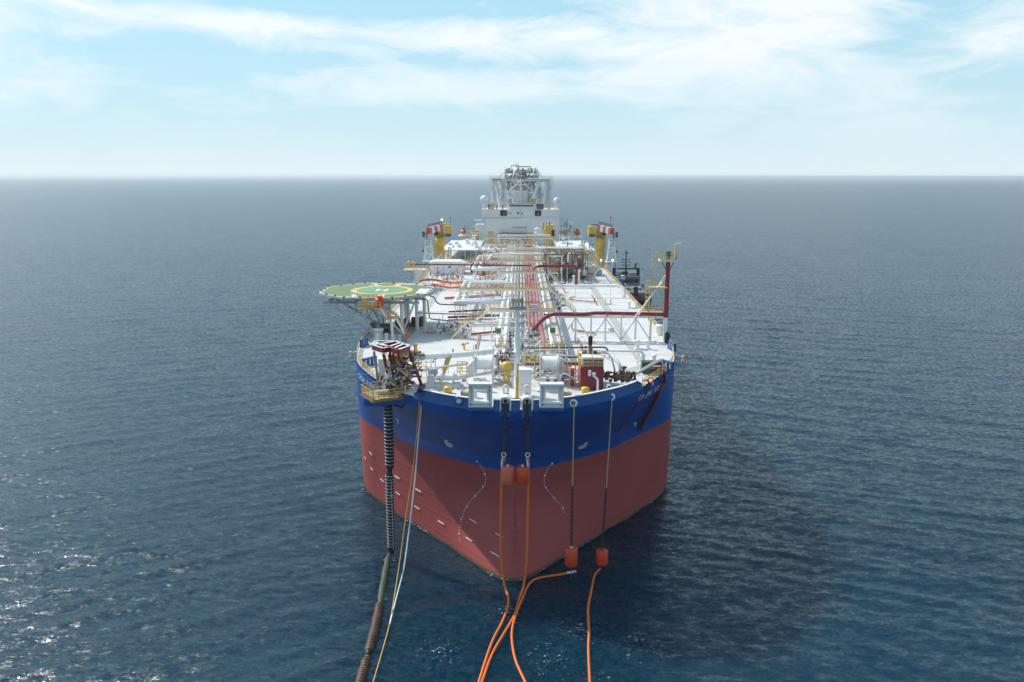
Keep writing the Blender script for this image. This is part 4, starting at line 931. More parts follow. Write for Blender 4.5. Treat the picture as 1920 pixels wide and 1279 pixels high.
# left: white deckhouse of the hose store and outboard platform
c = on(840, 515, DZ); q = thing('hose_store', 'low white deckhouse with a small green door sign behind the orange hoses', 'deckhouse', c)
MB().box2((c.x - 6, c.y, DZ), (c.x + 5, c.y + 7, DZ + 3.6)).build('walls', WHITE, q); MB().prism([(c.x - 6.2, DZ + 3.6), (c.x - 5, DZ + 4.2), (c.x + 4, DZ + 4.2), (c.x + 5.2, DZ + 3.6)], c.y - .2, c.y + 7.2, 'Y').build('roof', WHITE, q)
for k_ in (-4, -1.5, 2.5): MB().box((c.x + k_, c.y - .03, DZ + 1.4), (1.0, .05, 2.2)).build('door', LGREY, q)
MB().box((c.x + .6, c.y - .04, DZ + 2.4), (.8, .05, .5)).build('door_sign', DKGREEN, q)
q = thing('outboard_platform', 'small outboard platform on a flared white column at the left ship side', 'platform', (-28.5, 224, DZ))
MB().lathe((-28.6, 224, 0), [(1.2, DZ), (.8, DZ + 3), (2.2, 32.2), (2.2, 32.5)], 12).build('column', WHITE, q); MB().box2((-32, 221, 32.5), (-25.5, 227, 32.7)).build('platform_deck', BUFF, q)
rail(MB(), [(-32, 221, 32.7), (-25.5, 221, 32.7), (-25.5, 227, 32.7), (-32, 227, 32.7), (-32, 221, 32.7)], 1.1, 1.3).build('handrail', RAILY, q)
for x in (-30.6, -29.3): MB().cone((x, 224, 32.7), (x, 224, 34.0), .12, n=6).ball((x, 224, 34.4), .55, 8, 6).build('monitor', YEL, q)
# ================================================================ HELIDECK
hc = on(705.6, 545, 35.2); HZ = 35.2; HR = 10.3
q = thing('helideck', 'green octagonal helideck with a white H in a yellow ring over the left side', 'helideck', (hc.x, hc.y, HZ))
corners = [Vector((*on(px, py, HZ).xy, HZ)) for px, py in ((597.5, 550), (621, 539.3), (682.5, 532.3), (762.5, 532.3), (806, 540), (804, 549), (740, 559.2), (647.5, 559.4))]
hcx = sum((c.x for c in corners)) / 8; hcy = sum((c.y for c in corners)) / 8; RR = 12.3
corners = [Vector((hcx + RR * math.cos(R(22.5 + 45 * k)), hcy + RR * .95 * math.sin(R(22.5 + 45 * k)), HZ)) for k in range(8)]
poly = [(c.x, c.y) for c in corners]
MB().prism(poly, HZ - .35, HZ).build('deck_plate', GREEN, q)
bd = MB()
for i in range(8):
    a, b__ = corners[i], corners[(i + 1) % 8]; ci = Vector((hcx, hcy, HZ)); bd.sheet([a.lerp(ci, .012), b__.lerp(ci, .012), b__.lerp(ci, .035), a.lerp(ci, .035)], HZ + .004)
bd.build('edge_line', MARK, q)
def annulus(r0, r1, z, n=56, a0=0, a1=360):
    m_ = MB(); vs = []
    for i in range(n + 1):
        t_ = R(a0 + (a1 - a0) * i / n); vs += [(hc.x + r0 * math.cos(t_), hc.y + r0 * math.sin(t_), z), (hc.x + r1 * math.cos(t_), hc.y + r1 * math.sin(t_), z)]
    return m_.add(vs, [(2 * i, 2 * i + 1, 2 * i + 3, 2 * i + 2) for i in range(n)])
hc = Vector((hcx + .9, hcy, HZ)); rO, rI = 6.4, 5.3
annulus(.01, rI, HZ + .004).build('landing_circle', TEAL, q); annulus(rI, rO, HZ + .008).build('yellow_ring', mat('helideck_yellow', (.70, .47, .14), .6, .1, 1), q)
def flat(x0, y0, x1, y1, z, rot=0):
    m_ = MB(); cr, sr = math.cos(rot), math.sin(rot)
    return m_.add([(hc.x + x * cr - y * sr, hc.y + x * sr + y * cr, z) for x, y in ((x0, y0), (x1, y0), (x1, y1), (x0, y1))], [(0, 1, 2, 3)])
rot = R(0)
h_ = MB()
for m_ in (flat(-1.2, -1.7, -.62, 1.7, HZ + .012), flat(.62, -1.7, 1.2, 1.7, HZ + .012), flat(-.62, -.3, .62, .3, HZ + .012)): h_.add(m_.v, m_.f)
h_.build('letter_h', MARK, q)
for s_, nm in ((1, 1), (-1, -1)):
    p = MB(); sx = -2.2 if s_ > 0 else -3.6
    for (a, b__, c, d) in ((sx - .35, 6.5, sx + .35, 10.6), (sx - 1.2, 6.5, sx + 1.2, 7.1), (sx - 1.2, 10.0, sx + 1.2, 10.6)): f_ = flat(a, b__ * s_, c, d * s_, HZ + .012, R(4) * s_); p.add(f_.v, f_.f)
    p.build('white_cross_mark', MARK, q)
    f_ = flat(.6 if s_ > 0 else -.4, 6.42 * s_, 2.0 if s_ > 0 else 1.0, 10.8 * s_, HZ + .012, R(-6 * s_)); f_.build('yellow_bar', mat('helideck_yellow', (0, 0, 0)), q)
p = flat(3.2, 8.6, 9.2, 10.0, HZ + .012); p.build('name_panel', MARK, q)
text(q, 'GAGAK RIMANG', .95, Matrix.Translation((hc.x + 6.2, hc.y + 9.3, HZ + .02)), PINK, 'lettering', .002, (.8, 1))
flat(7.6, -4.2, 9.8, -1.1, HZ + .012, R(-2)).build('white_panel', MARK, q); flat(7.6, -.8, 9.8, 2.4, HZ + .012, R(-2)).build('white_panel', MARK, q)
scuff = MB()
for i in range(26):
    a_, r_ = rnd.uniform(0, 6.28), rnd.uniform(.5, 8); l_ = rnd.uniform(.4, 1.6); scuff.add([(hc.x + r_ * math.cos(a_) + x, hc.y + r_ * math.sin(a_) + y, HZ + .016) for x, y in ((0, 0), (l_, l_ * .3), (l_, l_ * .3 + .09), (0, .09))], [(0, 1, 2, 3)])
scuff.build('tyre_scuff', mat('scuff_dark', (.09, .13, .07), .8), q, kind='stuff')
# safety net round the edge: frames sticking out and mesh
net = MB(); arms = MB(); gut = MB()
for i in range(8):
    a, b__ = corners[i], corners[(i + 1) % 8]; o = ((a + b__) / 2 - Vector((hcx, hcy, HZ))).normalized(); w_ = 1.5
    gut.bar(a - Vector((0, 0, .2)) + o * .14, b__ - Vector((0, 0, .2)) + o * .14, .25, .5)
    n = 7
    for k_ in range(n + 1):
        p = a.lerp(b__, k_ / n); arms.bar(p - Vector((0, 0, .3)), p + o * w_ + Vector((0, 0, -.02)), .09)
    for k_ in range(5): f_ = k_ / 4; net.bar(a + o * w_ * f_ + Vector((0, 0, -.28 + .26 * f_)), b__ + o * w_ * f_ + Vector((0, 0, -.28 + .26 * f_)), .05)
    for k_ in range(24): p = a.lerp(b__, k_ / 24); net.bar(p + Vector((0, 0, -.28)), p + o * w_ + Vector((0, 0, -.02)), .03)
gut.build('edge_gutter', GALV, q); arms.build('net_arms', GALV, q, kind='stuff'); net.build('safety_net', GREY, q, kind='stuff')
for i in range(24):
    t_ = i / 24 * 8; a, b__ = corners[int(t_)], corners[(int(t_) + 1) % 8]; p = a.lerp(b__, t_ % 1)
    MB().box((p.x, p.y, HZ + .12), (.35, .35, .22)).build('perimeter_light', BLACK, q)
# under-structure
un = MB(); zb = HZ - 1.6
for k_ in (-8, -2.7, 2.7, 8): un.box2((hcx - 9.6, hcy + k_ - .15, zb), (hcx + 9.6, hcy + k_ + .15, zb + .5)); un.box2((hcx + k_ - .15, hcy - 9.6, zb + .55), (hcx + k_ + .15, hcy + 9.6, zb + 1.2))
un.build('deck_girders', GREY, q)
side = -28.6
feet = [(-23.0, hcy + 3), (-23, hcy - 6), (-27.6, hcy + 7), (-27.8, hcy - 1), (-20, hcy + 7), (-20.5, hcy - 2), (-24.5, hcy + 9)]
for x, y in feet: MB().cone((x, y, DZ), (x, y, zb + .2), .36, n=10).build('column', WHITE, q)
for (x0, y0, z0_, x1, y1) in ((side, hcy - 7, DZ + .1, hcx - 8.5, hcy - 8), (side, hcy + 2, DZ + .1, hcx - 9.5, hcy), (side, hcy + 8, DZ + .1, hcx - 8, hcy + 8), (side, hcy - 7, DZ + .1, hcx - 2.7, hcy - 8), (side, hcy + 2, DZ + .1, hcx - 3, hcy + 2.7),
                            (-23, hcy - 6, DZ, hcx + 8.6, hcy - 8), (-20.5, hcy - 2, DZ, hcx + 8, hcy), (-20, hcy + 7, DZ, hcx + 8.4, hcy + 8), (-23, hcy + 3, DZ, hcx, hcy - 2.7), (-27.8, hcy - 1, DZ, hcx + 2.7, hcy - 8), (-23, hcy - 6, DZ, hcx, hcy - 8), (-27.6, hcy + 7, DZ, hcx, hcy + 2.7)):
    MB().cone((x0, y0, z0_), (x1, y1, zb + .1), .22, n=8).build('strut', LGREY, q)
nx = MB()
for yy, xo in ((hcy - 7.6, -8.5), (hcy + 1, -9.5), (hcy + 8, -8)):
    for i in range(4):
        u0 = i / 4; x = side + (hcx + xo - side) * (u0 + .25) ; z = DZ + (zb - DZ) * (u0 + .25)
        nx.cone((x, yy, z), (x + 1.1, yy, zb), .12, n=6); nx.cone((x, yy, z), (x - .8, yy, zb), .12, n=6)
nx.build('lattice_bars', LGREY, q)
# access platforms and stairs in front of the helideck
ap = thing('access_stair', 'stepped access stair with yellow rails and landings in front of the helideck', 'stairs', (-25.4, hcy - RR - 1, DZ))
yA = hcy - RR * .95 - 1.6; a = up(672, 578, yA); b__ = up(714, 578, yA)
MB().box2((a.x, yA - 1, a.z - .2), (b__.x, yA + 1.4, a.z)).build('upper_landing', mat('landing_ochre', (.45, .25, .08), .6, .2, 1), ap); rl = MB(); rail(rl, [(a.x, yA - 1, a.z), (b__.x, yA - 1, a.z)], 1.3, .8, .05); rail(rl, [(a.x, yA + 1.3, a.z), (b__.x, yA + 1.3, a.z)], 2.4, .8, .06, (.3, .6)); rl.build('upper_rail', RAILY, ap)
for px, m_, w_, h__ in ((676, GREY, .9, 1.1), (684, RAILY, .8, 1.9), (690, GALV, .7, 1.3), (699, RAILY, .6, 1.2), (712, mat('fire_cabinet_red', (.5, .05, .02), .5), 1.1, 2.2), (705, GALV, .3, 2.2)): c = up(px, 578, yA); MB().box((c.x, yA + .3, a.z + h__ / 2), (w_, .7, h__)).build('cabinet', m_, ap)
c = up(707.5, 560, yA); MB().ball((c.x, yA - .8, c.z), .26, 8, 6).build('red_light', LAMPR, ap)
m1, m2 = up(727, 596, yA), up(743, 596, yA)
stairs(ap, (b__.x, yA, a.z), (m1.x, yA, m1.z)); MB().box2((m1.x, yA - 1, m1.z - .2), (m2.x, yA + 1, m1.z)).build('mid_landing', mat('landing_ochre', (0, 0, 0)), ap)
rail(MB(), [(m1.x, yA - 1, m1.z), (m2.x, yA - 1, m1.z)], 1.3, .5, .05, (.3, .6)).build('mid_rail', RAILY, ap)
mc = (m1.x + m2.x) / 2; MB().box((mc, yA, (DZ + m1.z - 1.2) / 2 + .0), (.4, .4, m1.z - 1.2 - DZ)).build('leg', WHITE, ap)
for s_ in (-1, 1): MB().bar((mc, yA, m1.z - 1.5), (mc + s_ * .8, yA, m1.z - .2), .22).build('leg', WHITE, ap)
e_ = up(766, 616, yA); stairs(ap, (m2.x, yA, m1.z), (e_.x, yA, DZ + .2)); MB().box((e_.x - .2, yA - .7, DZ + 1.3), (.8, .3, 1.5)).build('sign_board', mat('sign_orange', (.5, .18, .06), .6), ap)
# ================================================================ marks, lettering and gear on the shell
def bvh_of(objs):
    vs, fs = [], []
    for o in objs:
        k = len(vs); off = ORG[o.name]; vs += [v.co + off for v in o.data.vertices]; fs += [tuple(i + k for i in p.vertices) for p in o.data.polygons]
    return BVHTree.FromPolygons(vs, fs)
HB = bvh_of([upper, lower])
CAMP = Vector((CAMX, 0, CAMH))
def cast(px, py, off=.03):
    d = (up(px, py, 100) - CAMP).normalized(); h = HB.ray_cast(CAMP, d, 400)
    if h[0] is None: return None
    n_ = h[1] if h[1].dot(d) < 0 else -h[1]; return h[0] + n_ * off, n_
def castd(px, py, off):
    while cast(px, py, off) is None: py += 2
    return cast(px, py, off)[0]
O2 = lambda s, ox, oy, pts: [(ox + x / s, oy + y / s) for x, y in pts]
def surf_pt(side, u, z, off=.03):              # u = distance along the waterline-parallel from the stem
    o_ = outline(z); acc = 0
    for (b0, y0), (b1, y1) in zip(o_, o_[1:]):
        L = math.hypot(b1 - b0, y1 - y0)
        if acc + L >= u:
            t_ = (u - acc) / L; n_ = Vector((y1 - y0, -(b1 - b0))).normalized(); return Vector((side * (b0 + (b1 - b0) * t_ + n_.x * off), y0 + (y1 - y0) * t_ + n_.y * off, z))
        acc += L
def u_of(p):
    o_ = outline(p.z); acc = 0; best = (9e9, 0)
    for (b0, y0), (b1, y1) in zip(o_, o_[1:]):
        L = math.hypot(b1 - b0, y1 - y0)
        if L > 0:
            t_ = max(0, min(1, ((abs(p.x) - b0) * (b1 - b0) + (p.y - y0) * (y1 - y0)) / L / L)); d = math.hypot(b0 + (b1 - b0) * t_ - abs(p.x), y0 + (y1 - y0) * t_ - p.y)
            best = min(best, (d, acc + t_ * L))
        acc += L
    return best[1]
def wrap_text(side, body, size, c, m, name, sx=1.0, slant=0.0):
    cu = bpy.data.curves.new('t', 'FONT'); cu.body = body; cu.size = size; cu.align_x = 'CENTER'; cu.align_y = 'CENTER'; cu.resolution_u = 2; cu.extrude = .02
    t = bpy.data.objects.new('t', cu); COL.objects.link(t); me = bpy.data.meshes.new_from_object(t.evaluated_get(bpy.context.evaluated_depsgraph_get())); bpy.data.objects.remove(t)
    u0 = u_of(c); o0 = ORG[ship.name]
    for v in me.vertices:
        x, y, zd = v.co; v.co = surf_pt(side, u0 + side * (x * sx + y * slant), c.z + y, .05 + zd) - o0
    me.materials.clear(); me.materials.append(m); o = bpy.data.objects.new(name, me); COL.objects.link(o); o.parent = ship; ORG[o.name] = o0; return o
c0 = cast(1194, 751)[0]; c1 = cast(1249, 713)[0]
nm = 'GAGAK RIMANG'; zc_ = (c0.z + c1.z) / 2; ua, ub = u_of(c0) + .6, u_of(c1) - .3
for i, ch in enumerate(nm):
    if ch == ' ': continue
    p = surf_pt(1, ua + (ub - ua) * (i + .5) / len(nm), zc_); wrap_text(1, ch, 1.6, p, MARK, 'name_letter', 1.3)
    p = surf_pt(-1, ua + (ub - ua) * (len(nm) - i - .5) / len(nm) + 4, zc_); wrap_text(-1, ch, 1.75, p, MARK, 'name_letter', 1.25)
def wrap_poly(side, c, pts, m, name):
    u0 = u_of(c); mb = MB(); P = []
    vs = [surf_pt(side, u0 + a, c.z + b, .06) for a, b in pts]; n_ = len(vs); cc = sum(vs, Vector()) / n_
    return mb.add(vs, [tuple(range(n_))]).build(name, m, ship)
bulb = [(-.75, -.1), (-.95, -.55), (-.2, -.6), (.9, -.55), (1.1, -.1), (.75, .25), (.0, .05), (.55, .75), (-.3, .45)]
bulb = [(.84, .95), (0, .62), (.12, .42), (-.3, .12), (-.78, -.24), (-.95, -.6), (-.78, -.92), (0, -.75), (.45, -.2)]
def cast_poly(pts, m, name):
    P = [cast(*p, off=.05) for p in pts]; return MB().add([p[0] for p in P], [tuple(range(len(P)))]).build(name, m, ship)
cast_poly(O2(5.33, 660, 620, [(922, 1086), (975, 1100), (964, 1112), (988, 1124), (1014, 1138), (1021, 1153), (1012, 1168), (968, 1163), (938, 1132)]), MARK, 'bulbous_bow_symbol')
cast_poly(O2(5.33, 960, 620, [(766, 1103), (722, 1120), (734, 1130), (690, 1146), (667, 1163), (671, 1179), (718, 1172), (748, 1148)]), MARK, 'bulbous_bow_symbol')
cast_poly(O2(5.33, 660, 620, [(445, 880), (460, 882), (466, 898), (474, 902), (478, 932), (466, 932), (459, 905), (450, 898)]), MARK, 'tug_mark')
cast_poly(O2(5.33, 960, 620, [(1248, 905), (1226, 913), (1219, 928), (1232, 927), (1226, 955), (1238, 950), (1250, 912)]), MARK, 'tug_mark')
c = cast(1158, 813)[0]; wrap_text(1, 'Y', .9, c, mat('faint_mark', (.10, .2, .45), .5), 'faint_mark', 1.2)
bars = O2(4.92, 660, 840, [(170, 42), (192, 72), (122, 85), (135, 115), (180, 185), (200, 215), (270, 290), (302, 320), (403, 262), (447, 290), (412, 410), (450, 440), (595, 380), (647, 412), (588, 540), (634, 572), (803, 672), (860, 710), (1095, 655), (1163, 695), (1063, 828), (1122, 865), (1338, 788), (1405, 825), (1295, 960), (1370, 1002)])
for a, b in zip(bars[::2], bars[1::2]):
    p, q_ = cast(*a, off=.08), cast(*b, off=.08)
    if p and q_: MB().bar(p[0], q_[0], .09, .12 if bars.index(a) % 4 else .17).build('welded_bar', MARK, ship)
for a, b in (((1229, 872), (1235, 866)), ((1226, 901), (1232, 897)), ((1197, 925), (1204, 920))):
    p, q_ = cast(*a, off=.08), cast(*b, off=.08)
    if p and q_: MB().bar(p[0], q_[0], .14, .2).build('welded_bar', RED, ship)
dm = MB()
def polyl(pts, step):
    out_ = []
    for (x0, y0), (x1, y1) in zip(pts, pts[1:]):
        n_ = max(1, int(math.hypot(x1 - x0, y1 - y0) / step))
        out_ += [(x0 + (x1 - x0) * i / n_, y0 + (y1 - y0) * i / n_) for i in range(n_)]
    return out_
LC = O2(4.92, 660, 840, [(1160, 125), (1190, 150), (1215, 190), (1235, 240), (1245, 290), (1235, 340), (1190, 395), (1130, 460), (1080, 520), (1045, 585), (1020, 660), (1005, 740), (1000, 800), (1010, 885)])
RC = O2(4.92, 940, 840, [(475, 140), (425, 205), (403, 270), (405, 340), (445, 405), (510, 475), (565, 530), (590, 590), (603, 628)])
for cv in (LC, RC):
    for k, (px, py) in enumerate(polyl(cv, 4.3)):
        h_ = cast(px, py, .03)
        if h_: a_ = .24 if k % 5 == 0 else .13; dm.box(h_[0], (a_, a_, a_))
dm.build('draught_marks', MARK, ship, kind='stuff')
st = MB()
for i in range(170):
    py = rnd.uniform(920, 1082); h_ = cast(968 + rnd.gauss(0, 1) * (1.2 + max(0, py - 980) * .06), py, .01)
    if h_: st.box(h_[0], (.06, .05, rnd.uniform(.06, .25)))
st.build('stem_growth', mat('stem_growth', (.20, .05, .05), .7, .3, 3), ship, kind='stuff')
# pipes led over the side on the right
def hose_over(name, lab, deckpts, hullpx, r_, m_):
    P = list(deckpts)
    for p in hullpx:
        h_ = cast(*p, off=r_ + .12)
        if h_: P.append(h_[0])
    q = thing(name, lab, 'pipe', P[0]); MB().tube(P, r_, 10, bend=.5).build('pipe_run', m_, q)
    for k in range(2, len(P) - 1, 2): MB().box(P[k], (r_ * 2.6, r_ * 2.6, .15)).build('clamp', DKGREEN if k == 4 else m_, q)
hp = O2(5.33, 960, 620, [(1505, 500), (1470, 560), (1430, 640), (1390, 730), (1335, 830), (1280, 930), (1292, 968)])
hose_over('overboard_pipe', 'thick maroon pipe led over the right bulwark and slanting down the blue hull', [on(1214, 688, 28.6), on(1230, 687, 29.0), on(1243, 687, 29.2), on(1245.5, 699, 28.6)], hp, .27, MAROON)
hp = O2(5.33, 960, 620, [(1362, 560), (1350, 592), (1240, 740), (1180, 815), (1110, 910), (1045, 1000)])
hose_over('overboard_pipe', 'thin maroon line slanting down the hull below the ship name', [on(1206, 713, 28.3), on(1212, 711, 29), on(1216, 714, 28.8)], hp, .1, MAROON)
# ================================================================ bow: roller fairleads, chain stoppers
FY = 104.9
for x0, x1, lab in ((-6.15, -2.92, 'white square roller fairlead on the bow left of the two chain openings'), (3.64, 6.88, 'white square roller fairlead on the bow right of the two chain openings')):
    q = thing('roller_fairlead', lab, 'fairlead', ((x0 + x1) / 2, FY, 27.4), 'square roller fairleads at the bow')
    zb_, zt_ = 27.45, 30.75; f = MB(); Y0, Y1 = FY - .15, FY + 1.15
    f.box2((x0, Y0, zb_ + .3), (x0 + .28, Y1, zt_ - .35)); f.box2((x1 - .28, Y0, zb_ + .3), (x1, Y1, zt_ - .35)); f.box2((x0, Y0 - .02, zt_ - .347), (x1, Y1, zt_)); f.box2((x0, Y0 - .02, zb_), (x1, Y1, zb_ + .297)); f.build('frame', LGREY, q)
    for c_ in ((x0 + .55, x0 + .55, 1), (x1 - .55, x1 - .55, 1)): MB().cone((c_[0], FY + .5, zb_ + .32), (c_[0], FY + .5, zt_ - .37), .24, n=14).build('vertical_roller', WHITE, q)
    for z_ in (zb_ + .55, zt_ - .6): MB().cone((x0 + .35, FY + .25, z_), (x1 - .35, FY + .25, z_), .25, n=14).build('horizontal_roller', WHITE, q)
    for cx_ in (x0 + .3, x1 - .3):
        for z_ in (zb_ + .35, zt_ - .4): MB().box((cx_, FY - .17, z_), (.16, .1, .16)).build('bearing', BLACK, q)
    for cx_ in (x0 + .3, x1 - .3): MB().cone((cx_, FY + .3, zt_), (cx_, FY + .3, zt_ + .03), .07, n=8).build('bolt', GREY, q)
    MB().box2((x0 - .02, FY - .55, 27.05), (x1 + .02, FY + .9, 27.44)).build('ledge', CBLUE, q)
    for k in range(4): MB().prism([(FY + .3, 27.04), (FY - .5, 27.04), (FY + .6, 25.9)], x0 + .3 + k * .85, x0 + .38 + k * .85, 'X').build('bracket', BLUE, q)
CHX = (-1.09, 1.87)
for x, lab in zip(CHX, ('left arched chain opening in the bow with black chain hanging out', 'right arched chain opening in the bow with black chain hanging out')):
    q = thing('chain_stopper', lab, 'chain stopper', (x, FY, 27.1), 'arched chain openings at the bow')
    def arch(r, zc2, z0_, n=12): return [(x - r, z0_)] + [(x + r * math.cos(math.pi - math.pi * i / n), zc2 + r * math.sin(math.pi * i / n)) for i in range(n + 1)] + [(x + r, z0_)]
    o_, i_ = arch(.76, 28.25, 27.05), arch(.58, 28.25, 27.05); mb = MB(); n_ = len(o_)
    vs = [(a, FY - .45, b) for a, b in o_] + [(a, FY - .45, b) for a, b in i_] + [(a, FY + 1.2, b) for a, b in o_] + [(a, FY + 1.2, b) for a, b in i_]
    fs = []
    for k in range(n_ - 1): fs += [(k, k + 1, n_ + k + 1, n_ + k), (2 * n_ + k, 3 * n_ + k, 3 * n_ + k + 1, 2 * n_ + k + 1), (k, 2 * n_ + k, 2 * n_ + k + 1, k + 1), (n_ + k, n_ + k + 1, 3 * n_ + k + 1, 3 * n_ + k)]
    mb.add(vs, fs).build('arch_rim', WHITE, q)
    MB().prism(arch(.575, 28.25, 27.06), FY - .1, FY + .3, 'Y').build('blue_plate', CBLUE, q)
    MB().ring((x, FY - .12, 28.3), .36, .09, 16, 6, 'Y').build('lip', WHITE, q); MB().lathe((x, FY - .13, 28.3), [(.001, 0), (.32, 0)], 14, 'Y').build('hole', BLACK, q)
    MB().box((x, FY - .1, 27.35), (1.1, .55, .35)).build('stopper_block', DGREY, q)
    MB().box2((x - .78, FY - .5, 26.15), (x + .78, FY + .4, 27.04)).build('apron', CBLUE, q)
    for k in (-.5, -.15, .2, .5): MB().box((x + k, FY - .25, 25.8), (.07, .5, .7)).build('rib', BLUE, q)
    w_ = thing('chain_guide', lab.split(' arched')[0] + ' small white chain guide and roller behind its arch', 'chain guide', (x, FY + 2, DZ)); MB().lathe((x, FY + 1.9, DZ + 1.1), [(.1, -.55), (.55, -.5), (.35, -.2), (.35, .2), (.55, .5), (.1, .55)], 14, 'X').build('roller', WHITE, w_)
    MB().box((x, FY + 2.4, DZ + .6), (1.3, 1.4, 1.2)).build('housing', WHITE, w_); MB().tube([(x - .3, FY + 2.3, 28.4), (x - .3, FY + 2.3, 29.9), (x + .3, FY + 2.3, 29.9), (x + .3, FY + 2.3, 28.4)], .16, 8, bend=.3).build('guard_hoop', WHITE, w_); MB().ring((x, FY + 1.3, 28.75), .3, .08, 14, 6, 'Y').build('shackle', CHAIN, w_)
def chain(mb, a, b, size=.34, wire=.075):
    a, b = Vector(a), Vector(b); L = (b - a).length; n_ = int(L / (size * .78)); d = (b - a).normalized(); u, v = mb.frame(d)
    for i in range(n_):
        c = a.lerp(b, (i + .5) / n_); w_ = u if i % 2 else v; pts = []
        for k in range(9): t_ = 2 * math.pi * k / 8; pts.append(c + d * math.cos(t_) * size * .55 + w_ * math.sin(t_) * size * .33)
        mb.tube(pts, wire, 5, cap=False)
    return mb
SH = mat('shackle_white', (.62, .64, .66), .4, .1, 2)
BZ = []
for k, (x, px, bpx, bm, rp, side_) in enumerate(((CHX[0], 946, 953.5, BUOYP, 942.5, 'left'), (CHX[1], 991, 981, BUOY, 992.5, 'right'))):
    Yc = FY - .75; top = Vector((x, Yc + .1, 28.25)); a = up(px, 848, Yc)
    q = solo(chain(MB(), top, a, .46, .1), 'hanging_chain', CHAIN, f'{side_} heavy black chain hanging from the arched bow opening to a shackle', 'chain', 'chains hanging at the bow')
    hw = up(rp, 878, Yc - .2)
    s_ = thing('shackle', f'white and orange shackle joining the {side_} bow chain to its orange hawser', 'shackle', a, 'shackles at the bow hawsers')
    MB().ring(a + Vector((0, -.05, -.35)), .3, .085, 14, 6, 'Y').build('bow_link', SH, s_); MB().tube([a + Vector((-.1, 0, -.6)), a.lerp(hw, .6) + Vector((-.12, 0, 0)), hw], .13, 8).build('thimble', SH, s_); MB().tube([a + Vector((.14, 0, -.75)), a.lerp(hw, .7) + Vector((.16, 0, 0)), hw], .1, 8).build('hook', BUOY, s_); MB().box(a + Vector((.05, -.1, -.9)), (.3, .2, .5)).build('pin', ORANGE, s_)
    bt = up(bpx, 875, Yc - .3); bb = up(bpx, 907 if k == 0 else 905, Yc - .3)
    b = thing('pickup_buoy', ('faded orange drum buoy hanging at the bow, left of the stem pair' if k == 0 else 'bright red drum buoy hanging at the bow, right of the stem pair'), 'buoy', bt, 'drum buoys hanging at the bow')
    MB().lathe((bt.x, bt.y, 0), [(.1, bt.z), (.82, bt.z), (.92, bt.z - .12), (.92, bb.z + .12), (.84, bb.z), (.1, bb.z)], 20).build('drum', bm, b); MB().cone(bt, bt + Vector((0, 0, .3)), .15, n=8).build('eye', SH, b); MB().bar(bt + Vector((0, 0, .25)), a + Vector((.1, 0, -.6)), .045).build('wire', DGREY, b)
    BZ.append(hw)
# the two chains and buoys on the right, hung from rope
for k, (tx_, ty_, mx_, my_, bx_, b0_, b1_, lab) in enumerate(((1076, 757, 1075, 911, 1073.5, 1026, 1059, 'red drum buoy hung from rope and chain right of the stem, the nearer one'), (1147, 745, 1138.5, 914, 1131, 1030, 1056, 'red drum buoy on the rightmost rope and chain, just above the water'))):
    h_ = castd(tx_, ty_ + 14, .25); Yc = h_.y - .45; t_ = up(tx_, ty_, Yc); m_ = up(mx_, my_, Yc - .1); b_ = up(bx_, b0_, Yc - .2); bb = up(bx_, b1_, Yc - .2)
    f = thing('fairlead_hole', 'white round fairlead in the bulwark where the ' + ('nearer' if k == 0 else 'rightmost') + ' buoy rope comes out', 'fairlead', t_, 'round fairleads in the bulwark'); MB().lathe(t_ + Vector((0, .42, 0)), [(.55, 0.2), (.62, -.15), (.4, -.35), (.28, -.2), (.2, .1)], 16, 'Y').build('collar', WHITE, f); MB().lathe(t_ + Vector((0, .3, 0)), [(.001, 0), (.27, 0)], 12, 'Y').build('hole', BLACK, f)
    r_ = MB().tube([t_ + Vector((0, .4, .1)), t_ + Vector((.1, 0, -.3)), m_], .09, 8, bend=.3); solo(r_, 'buoy_rope', ROPE, 'natural fibre rope hanging from the bulwark to the ' + ('nearer' if k == 0 else 'rightmost') + ' dark chain', 'rope', 'buoy ropes')
    solo(chain(MB(), m_, b_, .42, .075), 'hanging_chain', CHAIN, 'dark link chain between its rope and the ' + ('nearer' if k == 0 else 'rightmost') + ' red drum buoy', 'chain', 'chains hanging at the bow')
    b = thing('pickup_buoy', lab, 'buoy', b_, 'drum buoys hanging at the bow')
    MB().lathe((b_.x, b_.y, 0), [(.1, b_.z), (.8, b_.z), (.92, b_.z - .14), (.92, bb.z + .14), (.84, bb.z), (.1, bb.z)], 20).build('drum', BUOY, b); MB().cone(b_, b_ + Vector((0, 0, .22)), .26, n=10).build('eye', SH if k == 0 else RUST, b)
    if k == 0: MB().bar(bb, bb - Vector((0, 0, 2.4)), .07).build('wire', DGREY, b)
for px, py, lab in ((790, 735, 'blue ringed fairlead hole in the bulwark with orange and white lines coming out'), (861, 753, 'blue ringed fairlead hole in the bulwark left of the square roller frame')):
    h_ = castd(px, py + 12, .2); t_ = up(px, py, h_.y - .2)
    f = thing('fairlead_hole', lab, 'fairlead', t_, 'round fairleads in the bulwark'); MB().lathe(t_ + Vector((0, .2, 0)), [(.62, .3), (.66, -.1), (.52, -.26), (.38, -.1), (.34, .2)], 18, 'Y').build('collar', CBLUE, f); MB().lathe(t_ + Vector((0, .22, 0)), [(.001, 0), (.37, 0)], 14, 'Y').build('opening', BLACK if px < 800 else MARK, f)
